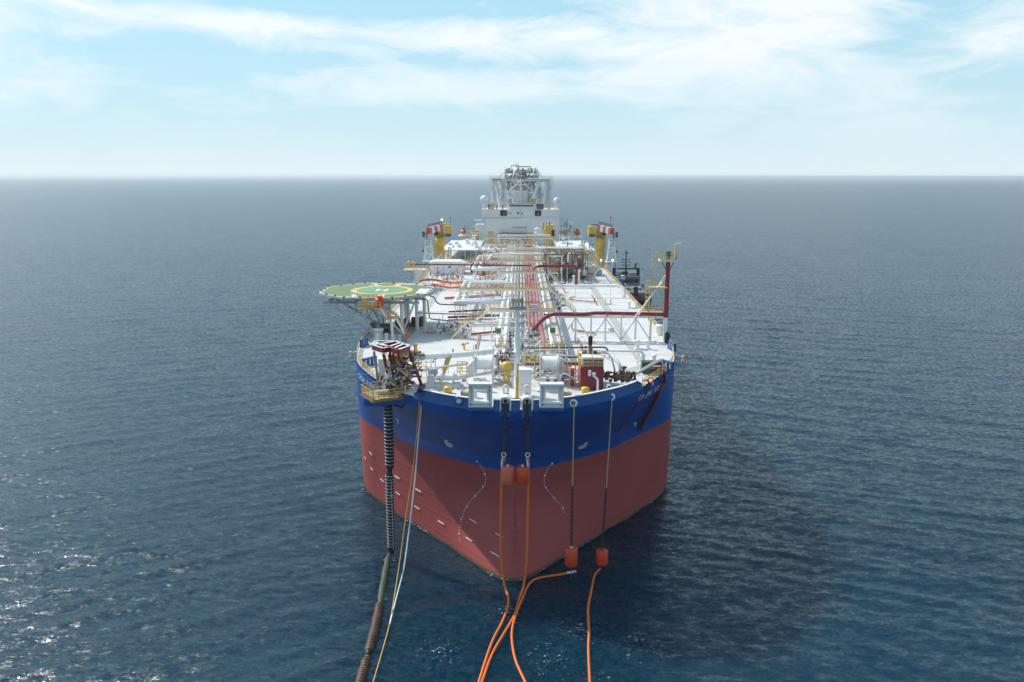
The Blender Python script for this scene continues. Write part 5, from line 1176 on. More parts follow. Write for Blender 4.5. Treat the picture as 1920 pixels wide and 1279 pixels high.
# ================================================================ hawsers, ropes and the hanging and floating hose
def smooth(P, n=5):
    P = [Vector(p) for p in P]; Q = [2 * P[0] - P[1]] + P + [2 * P[-1] - P[-2]]; out_ = []
    for i in range(1, len(Q) - 2):
        for k in range(n):
            t_ = k / n; a, b, c, d = Q[i - 1:i + 3]; out_.append(.5 * ((2 * b) + (c - a) * t_ + (2 * a - 5 * b + 4 * c - d) * t_ ** 2 + (3 * b - a - 3 * c + d) * t_ ** 3))
    return out_ + [P[-1]]
def line(name, lab, pts, r_, m_, group, cat='hawser', n=10):
    return solo(MB().tube(smooth(pts), r_, n), name, m_, lab, cat, group)
W0 = .3
A_ = [BZ[0], up(941.5, 940, 103.9), up(940.5, 1000, 103.9), up(942.5, 1052, 103.9), up(946.8, 1090, 103.9), up(951.5, 1108, 103.7)] + [on(px, py, W0) for px, py in ((955.6, 1121), (954, 1140), (944, 1167), (928, 1198), (916.5, 1229), (901, 1279), (880, 1350), (850, 1450))]
line('mooring_hawser', 'orange hawser from the left bow chain, leftmost of the four in the water', A_, .165, ORANGE, 'orange hawsers at the bow')
B_ = [BZ[1], up(992, 940, 103.9), up(991, 1000, 103.9), up(989.4, 1052, 103.9), up(984.5, 1096, 103.9)] + [on(px, py, W0 + .02) for px, py in ((976.4, 1122), (967, 1154), (946.5, 1190), (925.6, 1227), (907, 1279), (884, 1350), (852, 1450))]
line('mooring_hawser', 'orange hawser from the right bow chain, crossing to run beside the leftmost', B_, .165, ORANGE, 'orange hawsers at the bow')
C_ = [on(px, py, W0 + .12) for px, py in ((1073, 1072), (1050.6, 1077), (1019, 1082), (1001, 1088.5), (990.7, 1101.6), (983, 1120), (971.5, 1148), (963.5, 1177), (963, 1203), (970, 1239), (988, 1279), (1010, 1330), (1050, 1450))]
line('mooring_hawser', 'floating orange hawser curling from below the nearer red drum buoy', C_, .165, ORANGE, 'orange hawsers at the bow')
D_ = [on(px, py, W0) for px, py in ((1127.4, 1065), (1117, 1078), (1110.5, 1109), (1105, 1141), (1107, 1182), (1106, 1216), (1109, 1279), (1112, 1340), (1105, 1450))]
line('mooring_hawser', 'rightmost floating orange hawser running from the rightmost drum buoy', D_, .165, ORANGE, 'orange hawsers at the bow')
solo(MB().cone(C_[0] + Vector((.2, 0, 0)), C_[0].lerp(C_[1], .35), .2, .18, 10).ring(C_[0] + Vector((.5, 0, .1)), .25, .08, 10, 5), 'hawser_thimble', SH, 'white end thimble of the floating hawser below the nearer buoy', 'thimble')
yr = [up(788.5, 738, 110.8), up(786, 770, 110.6), up(780, 840, 110.4), up(773, 900, 110), up(762, 975, 108.6), up(750, 1065, 104.6), up(735, 1160, 96.6), on(722, 1213, .42), on(703, 1279, .4), on(680, 1360, .4)]
line('messenger_rope', 'yellow rope slanting from the left fairlead hole down into the water', yr, .075, ROPEY, 'ropes from the left fairlead', 'rope')
wr = [up(791.5, 738, 110.8), up(790, 770, 110.6), up(784, 840, 110.4), up(779.5, 900, 110), up(771, 975, 108.6), up(760, 1062, 105.0), up(746, 1120, 101.2), on(733, 1172, .5)]
line('messenger_rope', 'white rope slanting from the left fairlead hole beside the yellow one', wr, .1, ROPEW, 'ropes from the left fairlead', 'rope')
line('messenger_rope', 'short orange sling wrapped at the top of the two ropes', [up(788, 735, 110.7), up(787.3, 760, 110.5), up(784.5, 800, 110.35)], .11, ORANGE, 'ropes from the left fairlead', 'rope')
# hanging hose
hx_, hy_ = -18.85, 114.3
q = thing('export_hose', 'thick black hose with white bands hanging from the loading platform into the sea', 'hose', (hx_, hy_, 25), 'black export hose strings')
zq = lambda py: up(730, py, hy_).z
def hosepart(z1_, z0_, r_, band, m_b, ends=(1, 1)):
    L = z1_ - z0_; b = MB().lathe((hx_ + .02 * (25 - z1_) * -.6, hy_, 0), [(.05, z0_), (r_ * (.5 if ends[1] else .95), z0_ + .01), (r_ * .55, z0_ + .25), (r_ * .95, z0_ + .8), (r_ * .97, z1_ - .8), (r_ * (.55 if ends[0] else .97), z1_ - .25), (r_ * .5, z1_)], 22).build('hose_section', BLACK, q)
    z_ = z1_ - .8 if ends[0] else z1_ - .3
    while z_ > z0_ + .9: MB().lathe((hx_ + .02 * (25 - z1_) * -.6, hy_, z_), [(r_ * .96, -.05), (r_ * 1.07, -.035), (r_ * 1.07, .035), (r_ * .96, .05)], 22).build('band', m_b, b); z_ -= band
HB_ = mat('hose_band_grey', (.38, .38, .37), .6, .25, 2); hosepart(26.0, zq(885), .66, .56, HB_, (0, 1)); hosepart(zq(884), zq(1040), .6, .5, HB_)
MB().cone((hx_, hy_, zq(890)), (hx_, hy_, zq(878)), .3, n=14).build('coupling', BLACK, q)
MB().bar((hx_ + .25, hy_ - .62, zq(1030)), (hx_ + .25, hy_ - .62, zq(900)), .05).build('tie_wire', SH, q)
MB().ring((hx_ + .2, hy_ - .66, zq(928)), .2, .04, 8, 5, 'Y').build('link', SH, q)
BAND2 = mat('faded_orange_band', (.36, .15, .07), .6, .3, 1)
def floater(lab, a, b, r_, bands, m_, m_b, sink=-.1, step=.55, bend=(0, 0)):
    a, b = Vector(a), Vector(b); q = thing('floating_hose', lab, 'hose', a, 'floating hose sections'); d = (b - a).normalized(); L = (b - a).length; side_ = Vector((-d.y, d.x, 0))
    P = [a + d * L * i / 20 + side_ * bend[0] * math.sin(math.pi * i / 20) + Vector((0, 0, -sink + .08 * math.sin(i))) for i in range(21)]
    MB().tube(P, lambda t_: r_ * min(1, .5 + 5 * min(t_, 1 - t_)), 16).build('hose_section', m_, q)
    if bands:
        k = .9
        while k < L - .7: 
            f_ = k / L * 20; i = int(f_); c = P[i].lerp(P[min(i + 1, 20)], f_ - i); MB().cone(c - d * .045, c + d * .045, r_ * 1.05, n=16, cap=False).build('band', m_b, q); k += step
    MB().cone(a - d * .25 - Vector((0, 0, sink)), a + Vector((0, 0, -sink)), r_ * .62, n=12).build('flange', RUST, q)
floater('murky olive hose length awash between the hanging hose and the banded one', on(730, 1043, 0), on(714.5, 1131, 0), .55, 0, OLIVE, BAND2, .2)
floater('orange banded black hose floating left of the yellow rope', on(714, 1135, 0), on(691.5, 1233, 0), .6, 1, BLACK, BAND2, -.1, .5, (.12, 0))
floater('orange banded black hose floating at the bottom edge, nearest of the string', on(690.5, 1238, 0), on(664, 1330, 0), .6, 1, BLACK, BAND2, -.1, .5)
def axis_bit(g, c, L, r0, r1):
    d = [(1, 0, 0), (0, 1, 0), (0, 0, 1), (.7, 0, .7), (-.7, 0, .7)][rnd.choice((0, 0, 1, 1, 2, 2, 3, 4))]; l = rnd.uniform(.3, 1) * L; r_ = rnd.uniform(r0, r1)
    g.cone(c, c + Vector(d) * l, r_, n=6)
    if rnd.random() < .35: g.box(c, (r_ * 3.2, r_ * 3, r_ * 3.4))
    if rnd.random() < .25: g.cone(c + Vector((0, -.02, 0)), c + Vector((0, -.1, 0)), r_ * 2.4, n=8)
# ================================================================ offloading station on the left bow
q = thing('loading_platform', 'blue bracketed platform with yellow railings overhanging the left bow', 'platform', (-19.5, 114, 26.7))
A, B, Cc, Dd = Vector((-22.9, 114.6)), Vector((-20.3, 110.5)), Vector((-16.0, 113.0)), Vector((-18.9, 117.8))
MB().prism([A, B, Cc, Dd], 26.55, 26.7).build('grating', mat('platform_grating', (.40, .30, .17), .7, .3, 2), q)
r_ = MB(); r_.bar((*A, 26.5), (*B, 26.5), .14, .4); r_.bar((*B, 26.5), (*Cc, 26.5), .14, .4); r_.build('edge_beam', mat('edge_ochre', (.33, .20, .07), .6, .3, 2), q)
A1, B1, C1 = A.lerp(Cc, .12), B.lerp(Dd, .1), Cc.lerp(A, .0)
MB().prism([A1, B1, C1, Dd], 25.5, 26.4).build('box_girder', CBLUE, q)
for t0 in (.15, .5, .85): p = B1.lerp(C1, t0); MB().bar((p.x, p.y - .02, 25.7), (p.x + 1.2, p.y + 3.2, 24.2), .22).build('knee', CBLUE, q)
MB().box2((-22.0, 112.2, 25.3), (-20.6, 113.3, 26.4)).build('end_box', BLUE, q)
rl = MB(); rail(rl, [(*A, 26.7), (*B, 26.7), (*Cc, 26.7)], 1.25, .8, .05, (.33, .66)); rl.build('handrail', RAILY, q); rl = MB(); rail(rl, [(*A, 26.7), (*Dd, 26.7)], 1.25, .9, .05, (.33, .66)); rail(rl, [(-20.8, 112.8, 26.7), (-18.2, 114.4, 26.7), (-17.2, 113.6, 26.7)], 1.3, .7, .06, (.33, .66)); rl.build('inner_rail', RAILY, q)
MB().bar((-20.2, 111.7, 27.6), (-18.4, 112.4, 27.7), .28).build('fire_hose_box', MARK, q)
q = thing('loading_station', 'maroon steel loading frame with a white edged grid top above the left bow platform', 'loading station', (-17.5, 115, DZ))
ZT = 34.0
gp = lambda px, py: on(px, py, ZT).xy
E1, E2, E3, E4, E5, E6, E7 = [gp(*p) for p in ((703, 640.5), (699, 648), (719, 654), (731, 651.5), (747, 656.5), (768, 649), (742, 641))]
def beam(a, b, z=ZT, h=.7, w_=.32, nm='grid_beam'):
    a3, b3 = Vector((*a, z)), Vector((*b, z)); o_ = MB().bar(a3 - Vector((0, 0, h / 2)), b3 - Vector((0, 0, h / 2)), w_, h).build(nm, MAROON, q); MB().bar(a3 + Vector((0, 0, .03)), b3 + Vector((0, 0, .03)), w_ + .02, .05).build('white_flange', WHITE, o_)
m12, m25 = E1.lerp(E7, .45), E3.lerp(E5, .5)
for a, b in ((E1, E2), (E2, E3), (E3, E4), (E4, E5), (E5, E6), (E6, E7), (E7, E1), (E1.lerp(E2, .2), E5), (E2, E7), (E4, E2.lerp(E1, .5)), (E3.lerp(E4, .4), E7.lerp(E6, .35)), (E4.lerp(E5, .5), E6.lerp(E7, .4))): beam(a, b)
dk = lambda px, py: on(px, py, DZ + .02)
legs = [((*E5, 33.1), dk(772, 719)), ((*E6, 33.1), dk(792, 725)), ((*E4, 33.1), (-18.2, 117.0, DZ)), ((*E3, 33.1), (-18.9, 116.8, DZ)), ((*E6.lerp(E7, .5), 33.1), dk(762, 712)), ((*E5.lerp(E4, .6), 33.1), (-17.6, 116.6, DZ)), ((*E7, 33.1), dk(752, 706))]
for a, b in legs: MB().bar(a, b, .34).build('leg', MAROON, q); MB().box(Vector(b) + Vector((0, 0, .12)), (1.0, .8, .24)).build('foot', MAROON, q)
for z_, t0 in ((30.4, .45), (29, .62)):
    for (a, b), (c, d) in ((legs[0], legs[1]), (legs[1], legs[6]), (legs[0], legs[2]), (legs[3], legs[6]), (legs[4], legs[1])): MB().bar(Vector(a).lerp(Vector(b), t0), Vector(c).lerp(Vector(d), t0), .26).build('tie_beam', MAROON, q)
MB().cone((*E2.lerp(E3, .1), 33), (-21.0, 118.8, DZ), .2, n=8).build('back_post', GREY, q)
MB().bar((-18.6, 116, 31.5), (-15.8, 113.6, 29.2), .3).build('brace', MAROON, q)
# gooseneck and hose coupling
gx, gy = -18.9, 115.2
q = thing('loading_gooseneck', 'white gooseneck elbow with couplings inside the maroon loading frame', 'pipe', (gx, gy, 28))
MB().tube([(gx, gy, 26.9), (gx, gy, 29.6), (gx + .9, gy + .9, 30.6), (gx + 1.5, gy + 1.6, 30.9)], .5, 16, bend=.9).build('elbow', WHITE, q)
for z_ in (27.0, 27.7): MB().cone((gx, gy, z_), (gx, gy, z_ + .22), .72, n=16).build('flange', RUST, q)
mess = MB(); mess2 = MB(); mess3 = MB()
for i in range(150):
    c = Vector((rnd.uniform(-20, -16), rnd.uniform(113.2, 117), rnd.uniform(26.9, 28.6))); axis_bit((mess, mess2, mess3)[i % 3], c, 1.3, .05, .16)
mess.build('valve_cluster', RUST, q, kind='stuff'); mess2.build('small_bore_pipes', BUFF, q, kind='stuff'); mess3.build('brackets', mat('dark_rust', (.08, .05, .04), .6, .3, 2), q, kind='stuff')
mess = MB(); mess2 = MB(); mess3 = MB()
for i in range(110):
    c = Vector((rnd.uniform(-18.2, -14.8), rnd.uniform(113.5, 117.8), rnd.uniform(29, 33))); axis_bit((mess, mess2, mess3)[i % 3], c, 1.5, .05, .18)
mess.build('hydraulic_gear', DGREY, q, kind='stuff'); mess2.build('yellow_gear', YEL, q, kind='stuff'); mess3.build('grey_gear', GALV, q, kind='stuff')
MB().box((-17.8, 114.6, 32.2), (1.6, 1.1, .8)).build('winch_housing', YEL, q); MB().cone((-18.9, 114.2, 32.9), (-18.9, 114.2, 30.8), .05, n=6).build('hook_wire', DGREY, q); MB().box((-18.9, 114.2, 30.6), (.35, .25, .6)).build('hook', YEL, q)
c = up(719, 690, 119); MB().box((-19.9, 118.6, 29.2), (1.7, 1.4, 3.8)).build('white_cabinet', WHITE, q)
pipe_obj('loading_pipe', 'big white pipe slanting across the fore deck to the maroon loading frame', 'pipe', [(-1.85, 134, 29.8), (-1.9, 130.2, 29.9), (-8.5, 125.6, 30.1), (-17.2, 119.6, 30.9), (-17.5, 117, 30.9)], .45, WHITE, 5, bend=1.1, sup=7)
MB2 = MB(); fl = up(782, 677, 121)
solo(MB().cone((-15.0, 121.1, 30.75), (-14.3, 121.6, 30.7), .62, n=16).cone((-16.2, 120.3, 30.8), (-15.6, 120.7, 30.8), .7, n=16), 'pipe_coupling', GALV, 'grey flanged coupling where the big white pipe meets the maroon frame', 'coupling')
for k, (z_, dy_, m_) in enumerate(((29.0, -1.2, BUFF), (28.7, -.6, GALV), (29.1, -1.8, WHITE))): pipe_obj('service_pipe', ('buff', 'grey', 'white')[k] + ' service pipe running just below the big white loading pipe', 'pipe', [(-3, 129 + dy_, z_), (-14.5, 121 + dy_, z_)], .1, m_, 9, sup=5)
# ================================================================ fore deck gear
q = thing('foremast', 'tall white foremast with a grey T-shaped top rising before the pipe rack', 'mast', (.45, 112.7, DZ))
z = lambda py: up(0, py, 112.7).z
MB().lathe((.45, 112.7, 0), [(.62, DZ), (.62, DZ + .2), (.44, DZ + .3), (.44, z(661)), (.64, z(660.5)), (.64, z(659)), (.44, z(658)), (.42, z(636)), (.3, z(628)), (.26, z(580)), (.26, z(574))], 20).build('pole', WHITE, q)
MB().box2((-.65, 112.3, z(580)), (1.75, 113.1, z(574.5))).build('crosstree', GREY, q)
rl = MB(); rail(rl, [(-.7, 112.2, z(574.5)), (1.2, 112.2, z(574.5)), (1.2, 113.4, z(574.5)), (-.7, 113.4, z(574.5)), (-.7, 112.2, z(574.5))], 1.6, .6, .035, (.33, .66)); rl.build('cage_rail', RAILT, q)
for dx_, m_ in ((-.35, GALV), (.1, LGREY), (.45, mat('lamp_peach', (.7, .5, .3), .5)), (.9, GALV)): MB().lathe((.2 + dx_, 112.7, z(574.5)), [(.12, 0), (.12, .6), (.24, .7), (.24, 1.2), (.02, 1.35)], 10).build('lamp', m_, q)
cage_ladder(MB(), 1.1, 112.9, DZ, z(580), .05, cage=False).build('ladder', RAILT, q)
MB().cone((.1, 112.2, 37), (-7, 140, DZ), .02, n=4).build('stay_wire', DGREY, q)
q = thing('deck_house', 'plain white box house at the foot of the foremast', 'deckhouse', (1.4, 111, DZ)); MB().box2((.55, 109.6, DZ), (2.5, 111.6, 31.5)).build('walls', WHITE, q); MB().box2((.5, 109.55, 31.5), (2.55, 111.65, 31.58)).build('roof', MARK, q); MB().box((1.5, 109.58, 28.6), (.9, .04, 1.9)).build('door', LGREY, q); rail(MB(), [(2.5, 112.2, 31.5), (4, 112.2, 31.5)], 1.1, .7, .05).build('handrail', RAILY, q)
q = thing('tripping_post', 'tall yellow post with a forked foot on the centreline of the bow', 'post', (.5, 106.6, DZ)); MB().cone((.5, 106.6, 28.3), (.5, 106.6, 31.2), .21, n=12).build('lower_tube', YEL, q); MB().cone((.5, 106.6, 31.2), (.6, 106.8, 33.0), .15, n=12).ball((.6, 106.8, 33.05), .17, 10, 6).build('upper_tube', YEL, q); MB().cone((.5, 106.6, 31.1), (.5, 106.6, 31.3), .26, n=12).build('collar', YEL, q)
for s_ in (-1, 1): MB().bar((.5 + s_ * .18, 106.6, 28.4), (.5 + s_ * .32, 106.5, DZ), .2).build('fork', YEL, q)
MB().box((-1.8 + 2.3, 107.6, DZ + .45), (1.6, .8, .9)).build('winch_base', WHITE, q)
for k, (xa, xb, s_, lab) in enumerate(((-6.0, -3.35, -1, 'white hawser drum with a curved guard left of the foremast'), (4.05, 6.7, 1, 'white hawser drum with a curved guard right of the foremast'))):
    q = thing('storage_drum', lab, 'winch drum', ((xa + xb) / 2, 119, DZ), 'white hawser drums on the fore deck')
    cyz = [(119.6 + 1.3 * math.cos(R(a)), 30.2 + 1.05 * math.sin(R(a))) for a in range(0, 360, 20)]
    MB().prism(cyz, xa + .1, xb - .1, 'X').build('drum_shell', WHITE, q)
    for x in (xa, xb):
        sp = [(120.9, 31.4), (118.2, 31.4), (117.6, 30), (118.3, DZ), (118.9, DZ), (119.0, 29), (121.6, DZ), (122.1, DZ)]
        MB().prism(sp, x - .06, x + .06, 'X').build('side_plate', LGREY, q)
    xo = xa - 1.2 if s_ < 0 else xb + 1.2
    MB().add([(xa if s_ < 0 else xb, 118.4, 31.2), (xa if s_ < 0 else xb, 118.3, 29), (xo, 118.4, 28.2), (xo, 118.6, 29.8), (xa if s_ < 0 else xb, 120.6, 31.2), (xa if s_ < 0 else xb, 120.6, 29), (xo, 120.6, 28.2), (xo, 120.4, 29.8)], [(0, 1, 2, 3), (4, 7, 6, 5), (0, 3, 7, 4), (1, 5, 6, 2), (3, 2, 6, 7)]).build('gear_case', LGREY, q)
    for x in (xa - .15, xb + .15): MB().cone((x, 117.9, DZ), (x, 117.9, 33.4 if s_ < 0 else 33.8), .09, n=8).build('guide_post', WHITE, q)
    for dx_ in (.35, 1.55): MB().box((xa + dx_, 114.2, DZ + 1.05), (.62, .55, 2.1)).build('bollard_post', LGREY, q)
    MB().box((xa + 1.0, 114.2, DZ + .14), (3.2, 1.3, .28)).build('base_plate', LGREY, q)
    p_ = thing('yellow_gate', f'small yellow railed gate beside the {"left" if s_ < 0 else "right"} hawser drum', 'gate', (xo, 119, DZ)); rl = MB(); ax = xo - 1.6 if s_ < 0 else xo + .1; rail(rl, [(ax, 119, 29), (ax + 1.5, 119, 29)], 1.5, .7, .07, (.33, .66)); rl.build('bars', YEL, p_); MB().box((ax + .75, 119.2, 28.95), (1.6, .5, .1)).build('step', YEL, p_); [MB().bar((ax + d_, 119, DZ), (ax + d_, 119, 29), .1).build('leg', YEL, p_) for d_ in (.05, 1.45)]
q = thing('mushroom_vent', 'yellow mushroom vent on paired stems left of the foremast', 'vent', (-1.45, 117.6, DZ)); c = up(951, 685, 117.6)
MB().lathe((c.x, 117.6, c.z), [(.75, -.45), (.8, .25), (.5, .5), (.02, .62)], 20).build('head', YEL, q)
for d_ in (-.32, .32): MB().cone((c.x + d_, 117.6, DZ), (c.x + d_, 117.6, c.z - .4), .17, n=10).build('stem', YEL, q)
MB().box((c.x, 117.6, c.z - 1.1), (1.0, .5, .35)).build('yoke', YEL, q); MB().bar((c.x - 1.05, 117.5, DZ), (c.x - 1.05, 117.5, c.z + .3), .09).build('guard_rail', RAILY, q)
MB().box((c.x + 1.3, 116.6, DZ + .7), (.9, .8, 1.4)).build('starter_box', LGREY, q)
for px, lab in ((840.5, 'squat yellow drum vent behind the bulwark left of the roller frame'), (1098.5, 'squat yellow drum vent behind the bulwark in front of the maroon house')):
    c = on(px, 739, DZ); q = thing('drum_vent', lab, 'vent', c, 'squat yellow drum vents'); MB().lathe((c.x, c.y + .4, 0), [(.58, DZ + .1), (.62, DZ + .8), (.55, DZ + .95), (.02, DZ + 1.08)], 18).build('drum', YEL, q); MB().cone((c.x, c.y + .4, DZ), (c.x, c.y + .4, DZ + .15), .4, n=12).build('foot', RUST, q)
for xa, s_, lab in ((-7.35, -1, 'coil of tan rope on a white reel left of the left roller frame'), (6.95, 1, 'coil of tan rope on a white reel right of the right roller frame')):
    q = thing('rope_reel', lab, 'rope reel', (xa, 108.4, DZ), 'tan rope reels'); pr = [(.5 + .07 * (i % 2), i * .09) for i in range(13)]
    MB().lathe((xa, 108.6, DZ + .95), pr, 16, 'X').build('rope_coil', ROPE, q)
    for x in (xa - .1, xa + 1.18): MB().lathe((x, 108.6, DZ + .95), [(.01, -.05), (.8, -.05), (.8, .05), (.01, .05)], 18, 'X').build('flange', LGREY, q); MB().box((x, 108.6, DZ + .45), (.14, 1.1, .9)).build('stand', LGREY, q)
line('deck_rope', 'thin tan rope stretched across the bow deck between the two reels', [(-6.6, 110.6, 28.7), (-4.4, 111, 28.9), (4.2, 107.6, 28.9), (6.9, 107.8, 28.6)], .05, ROPE, 'ropes on deck', 'rope', 6)
# winch on the left fore deck
q = thing('mooring_winch', 'white mooring winch with flanged drum on the left of the fore deck', 'winch', (-10.5, 117.5, DZ))
for x in (-11.0, -9.2): MB().prism([(116.6 + 1.5 * math.cos(R(a)) * (1 if a < 180 else .9), 28.6 + 1.0 * math.sin(R(a))) for a in range(0, 360, 24)], x - .12, x + .12, 'X').build('cheek', LGREY, q)
MB().cone((-11.8, 116.8, 28.6), (-8.2, 116.8, 28.6), .45, n=14).build('drum', WHITE, q); MB().box((-10.1, 117, DZ + .25), (3.9, 2.4, .5)).build('bedplate', LGREY, q); MB().box((-12.4, 117.6, 29.2), (1.2, 1.0, 1.1), .5).build('motor', GREY, q); MB().cone((-7.9, 116.5, 28.3), (-7.3, 116.5, 28.3), .38, n=12).build('warping_head', GREY, q); MB().cone((-11.2, 115.4, 28.6), (-11.05, 115.4, 28.6), .25, n=12).build('hub', DGREY, q)
MB().bar((-12.5, 117.5, 29.4), (-15.8, 119, 31.2), .04).build('wire', DGREY, q)
solo(MB().box(on(808, 728, DZ) + Vector((0, .5, .9)), (1.3, 1.2, 1.9), taper=.7), 'fairlead_pedestal', LGREY, 'grey tapered pedestal between the maroon frame foot and the winch', 'pedestal')
solo(MB().lathe((-5.6, 110.5, DZ), [(.35, 0), (.32, .8), (.5, .95), (.02, 1.1)], 12), 'bitt', LGREY, 'short grey bitt just behind the left roller frame', 'bitt')
# maroon machinery house
q = thing('machinery_house', 'maroon machinery house with two grey tanks and yellow railings on its roof', 'deckhouse', (11.5, 115, DZ))
Xa, Xb, Ya, zt2 = up(1089.5, 731, 114.6).x, up(1131.6, 731, 114.6).x, 114.6, 30.75
MB().box2((Xa, Ya, DZ + .1), (Xb, Ya + 6, zt2)).build('walls', MAROON, q)
MB().box2((Xa - .1, Ya + .3, DZ + .4), (Xa - .003, Ya + 4.2, zt2 - .2)).build('side_panel', PINK, q)
for i in range(6): MB().box((Xa + .25 + i * .55, Ya - .03, 29), (.06, .06, 3.2)).build('rib', MAROON, q)
for i in range(2):
    MB().box((Xa + .95 + i * 1.62, Ya + 1.4, zt2 + .75), (1.5, 2.2, 1.4)).build('roof_tank', LGREY, q)
    for k in range(3): MB().box((Xa + .95 + i * 1.62, Ya + .27, zt2 + .3 + k * .35), (1.3, .05, .22)).build('louvre', DGREY, q)
rl = MB(); rail(rl, [(Xa + .3, Ya + .02, zt2), (Xb - .05, Ya + .02, zt2)], 1.3, .8, .05, (.2, .6)); rl.build('front_rail', YEL, q)
rl = MB(); rail(rl, [(Xa - .1, Ya + .2, zt2), (Xa - .1, Ya + 5.8, zt2)], 1.3, .7, .05, (.33, .66)); rail(rl, [(Xb, Ya + 2.5, zt2), (Xb, Ya + 5.8, zt2), (Xa, Ya + 5.8, zt2)], 1.3, .7, .05); rl.build('side_rail', YEL, q)
MB().box((Xa + 1.7, Ya - .04, zt2 + .45), (.9, .06, .4)).build('warning_plate', CORAL, q)
ex = up(1107, 665, Ya + 2.8); MB().cone((ex.x, ex.y, zt2 + 1.3), (ex.x, ex.y, up(0, 648, ex.y).z), .24, n=12).build('exhaust_pipe', RUST, q); MB().lathe((ex.x, ex.y, 0), [(.2, up(0, 649, ex.y).z), (.3, up(0, 645, ex.y).z), (.34, up(0, 634, ex.y).z), (.28, up(0, 630, ex.y).z), (.05, up(0, 629, ex.y).z)], 12).build('silencer', BLACK, q)
gg = MB(); gg2 = MB()
for i in range(26): c = Vector((rnd.uniform(Xa + .3, Xb - .2), rnd.uniform(Ya + 2.7, Ya + 5.5), zt2 + rnd.uniform(.2, 1.6))); axis_bit((gg, gg2)[i % 2], c, 1.0, .06, .16)
gg.build('roof_pipes', DGREY, q, kind='stuff'); gg2.build('roof_valves', RUST, q, kind='stuff')
solo(MB().box((Xa - 1.05, 117.4, 28.6), (.5, .8, 2.6)), 'fire_cabinet', mat('fire_cabinet_red', (0, 0, 0)), 'narrow bright red fire cabinet left of the maroon house', 'cabinet')
q = thing('cctv_post', 'white bent post with small boxes in front of the maroon house', 'post', (12.1, 111.9, DZ)); MB().tube([(12.2, 111.9, DZ), (12.2, 111.9, 29.6), (11.5, 112, 30.2)], .16, 8, bend=.2).build('pole', WHITE, q); MB().box((11.0, 112, 30.5), (.35, .3, .8)).build('box', MARK, q); MB().box((11.6, 112, 30.4), (.5, .3, .3)).build('camera_head', WHITE, q)
q = thing('cowl_vent', 'white round cowl vent behind the bulwark right of the maroon house', 'vent', (13.9, 113.2, DZ)); MB().cone((13.9, 113, DZ), (13.9, 113, 28.0), .3, n=12).build('trunk', WHITE, q); MB().ball((13.9, 113, 28.25), .42, 14, 10).build('cowl', MARK, q); MB().lathe((13.95, 112.6, 28.25), [(.001, -.02), (.2, 0)], 10, 'Y').build('mouth', BLACK, q)
# manifold on the right
q = thing('manifold', 'dark valve manifold with pipes rising to the right bulwark', 'manifold', (16.5, 117.6, DZ))
for k in range(3):
    MB().tube([(12.6, 117.2 + k * .45, 28.6), (17.8, 117.4 + k * .45, 28.6 - k * .1), (22.2, 119.8 + k * .9, 30.4 - k * .15), (23.2, 121 + k * .7, 30.5 - k * .15)], .16, 10, bend=.5).build('pipe', (GALV, mat('dark_manifold_pipe', (.10, .11, .10), .5, .3, 2), BUFF)[k], q)
mm = MB(); mm2 = MB()
for i in range(80): c = Vector((rnd.uniform(13.3, 18.3), rnd.uniform(116.4, 118), rnd.uniform(28.1, 29.3))); axis_bit((mm, mm2)[i % 2], c, .9, .05, .16)
mm.build('valves', mat('valve_dark', (.05, .04, .035), .5, .3, 3), q, kind='stuff'); mm2.build('actuators', RUST, q, kind='stuff')
for x in (13.2, 14.8, 16.4, 18, 19.6, 21.2): MB().bar((x, 117.6, DZ), (x, 117.8, 28.4), .12).build('support', LGREY, q)
MB().lathe((16.9, 119.4, DZ), [(.2, .5), (.2, 2.2), (.5, 2.3), (.5, 2.5), (.15, 2.6)], 12).build('green_actuator', DKGREEN, q)
for k in range(14): MB2.v and None
c = on(1227, 701, DZ); q = thing('green_tank', 'dark green ribbed tank behind the right bulwark', 'tank', c); MB().box2((c.x - 2.0, c.y, DZ + .3), (c.x + 1.2, c.y + 1.6, DZ + 2.0)).build('body', DKGREEN, q)
for k in range(7): MB().box((c.x - 1.8 + k * .47, c.y - .04, DZ + 1.15), (.08, .08, 1.6)).build('rib', DKGREEN, q)
solo(MB().ring(on(1220, 712, 28.4), .42, .1, 16, 6, 'Y'), 'lifebuoy', ORANGE, 'orange ring lifebuoy on the rail at the right bulwark end', 'lifebuoy')
pipe_obj('white_pipe', 'white elbow pipe dropping right of the maroon house', 'pipe', [(13.5, 124, 31.0), (15.2, 123.6, 31.0), (16.6, 121, 29.5), (16.6, 120.8, DZ)], .3, WHITE, 5, bend=1.0)
pipe_obj('white_pipe', 'thin white square pipe frame beyond the manifold', 'pipe', [(15.5, 127.5, 30.4), (21.0, 127.5, 30.4), (21.2, 126.5, DZ)], .2, WHITE, 9, bend=.6)
pipe_obj('brown_pipe', 'dark pipe crossing the fore deck to the right of the foremast', 'pipe', [(1.5, 123, 31.8), (14.6, 124, 31.8), (15.4, 123.4, 30.4), (15.4, 118.4, 29.4), (15.4, 118.2, 27.6)], .14, mat('dark_manifold_pipe', (0, 0, 0)), 6, bend=.5)
pipe_obj('brown_pipe', 'buff pipe below the dark crossing pipe', 'pipe', [(1.6, 120.6, 31.0), (14.2, 121.2, 31.0)], .11, BUFF, 6)
pipe_obj('maroon_pipe', 'maroon pipe crossing behind the two hawser drums', 'pipe', [(1.4, 123.6, 29.0), (11.4, 124.2, 29.0)], .3, MAROON, 4, sup=4)
MB().cone((9.8, 116.6, 28.9), (6.8, 117.4, 29.5), .28, n=10)
q = thing('black_hose', 'bundle of black hoses left of the maroon house', 'hose', (8.6, 116.5, 28)); 
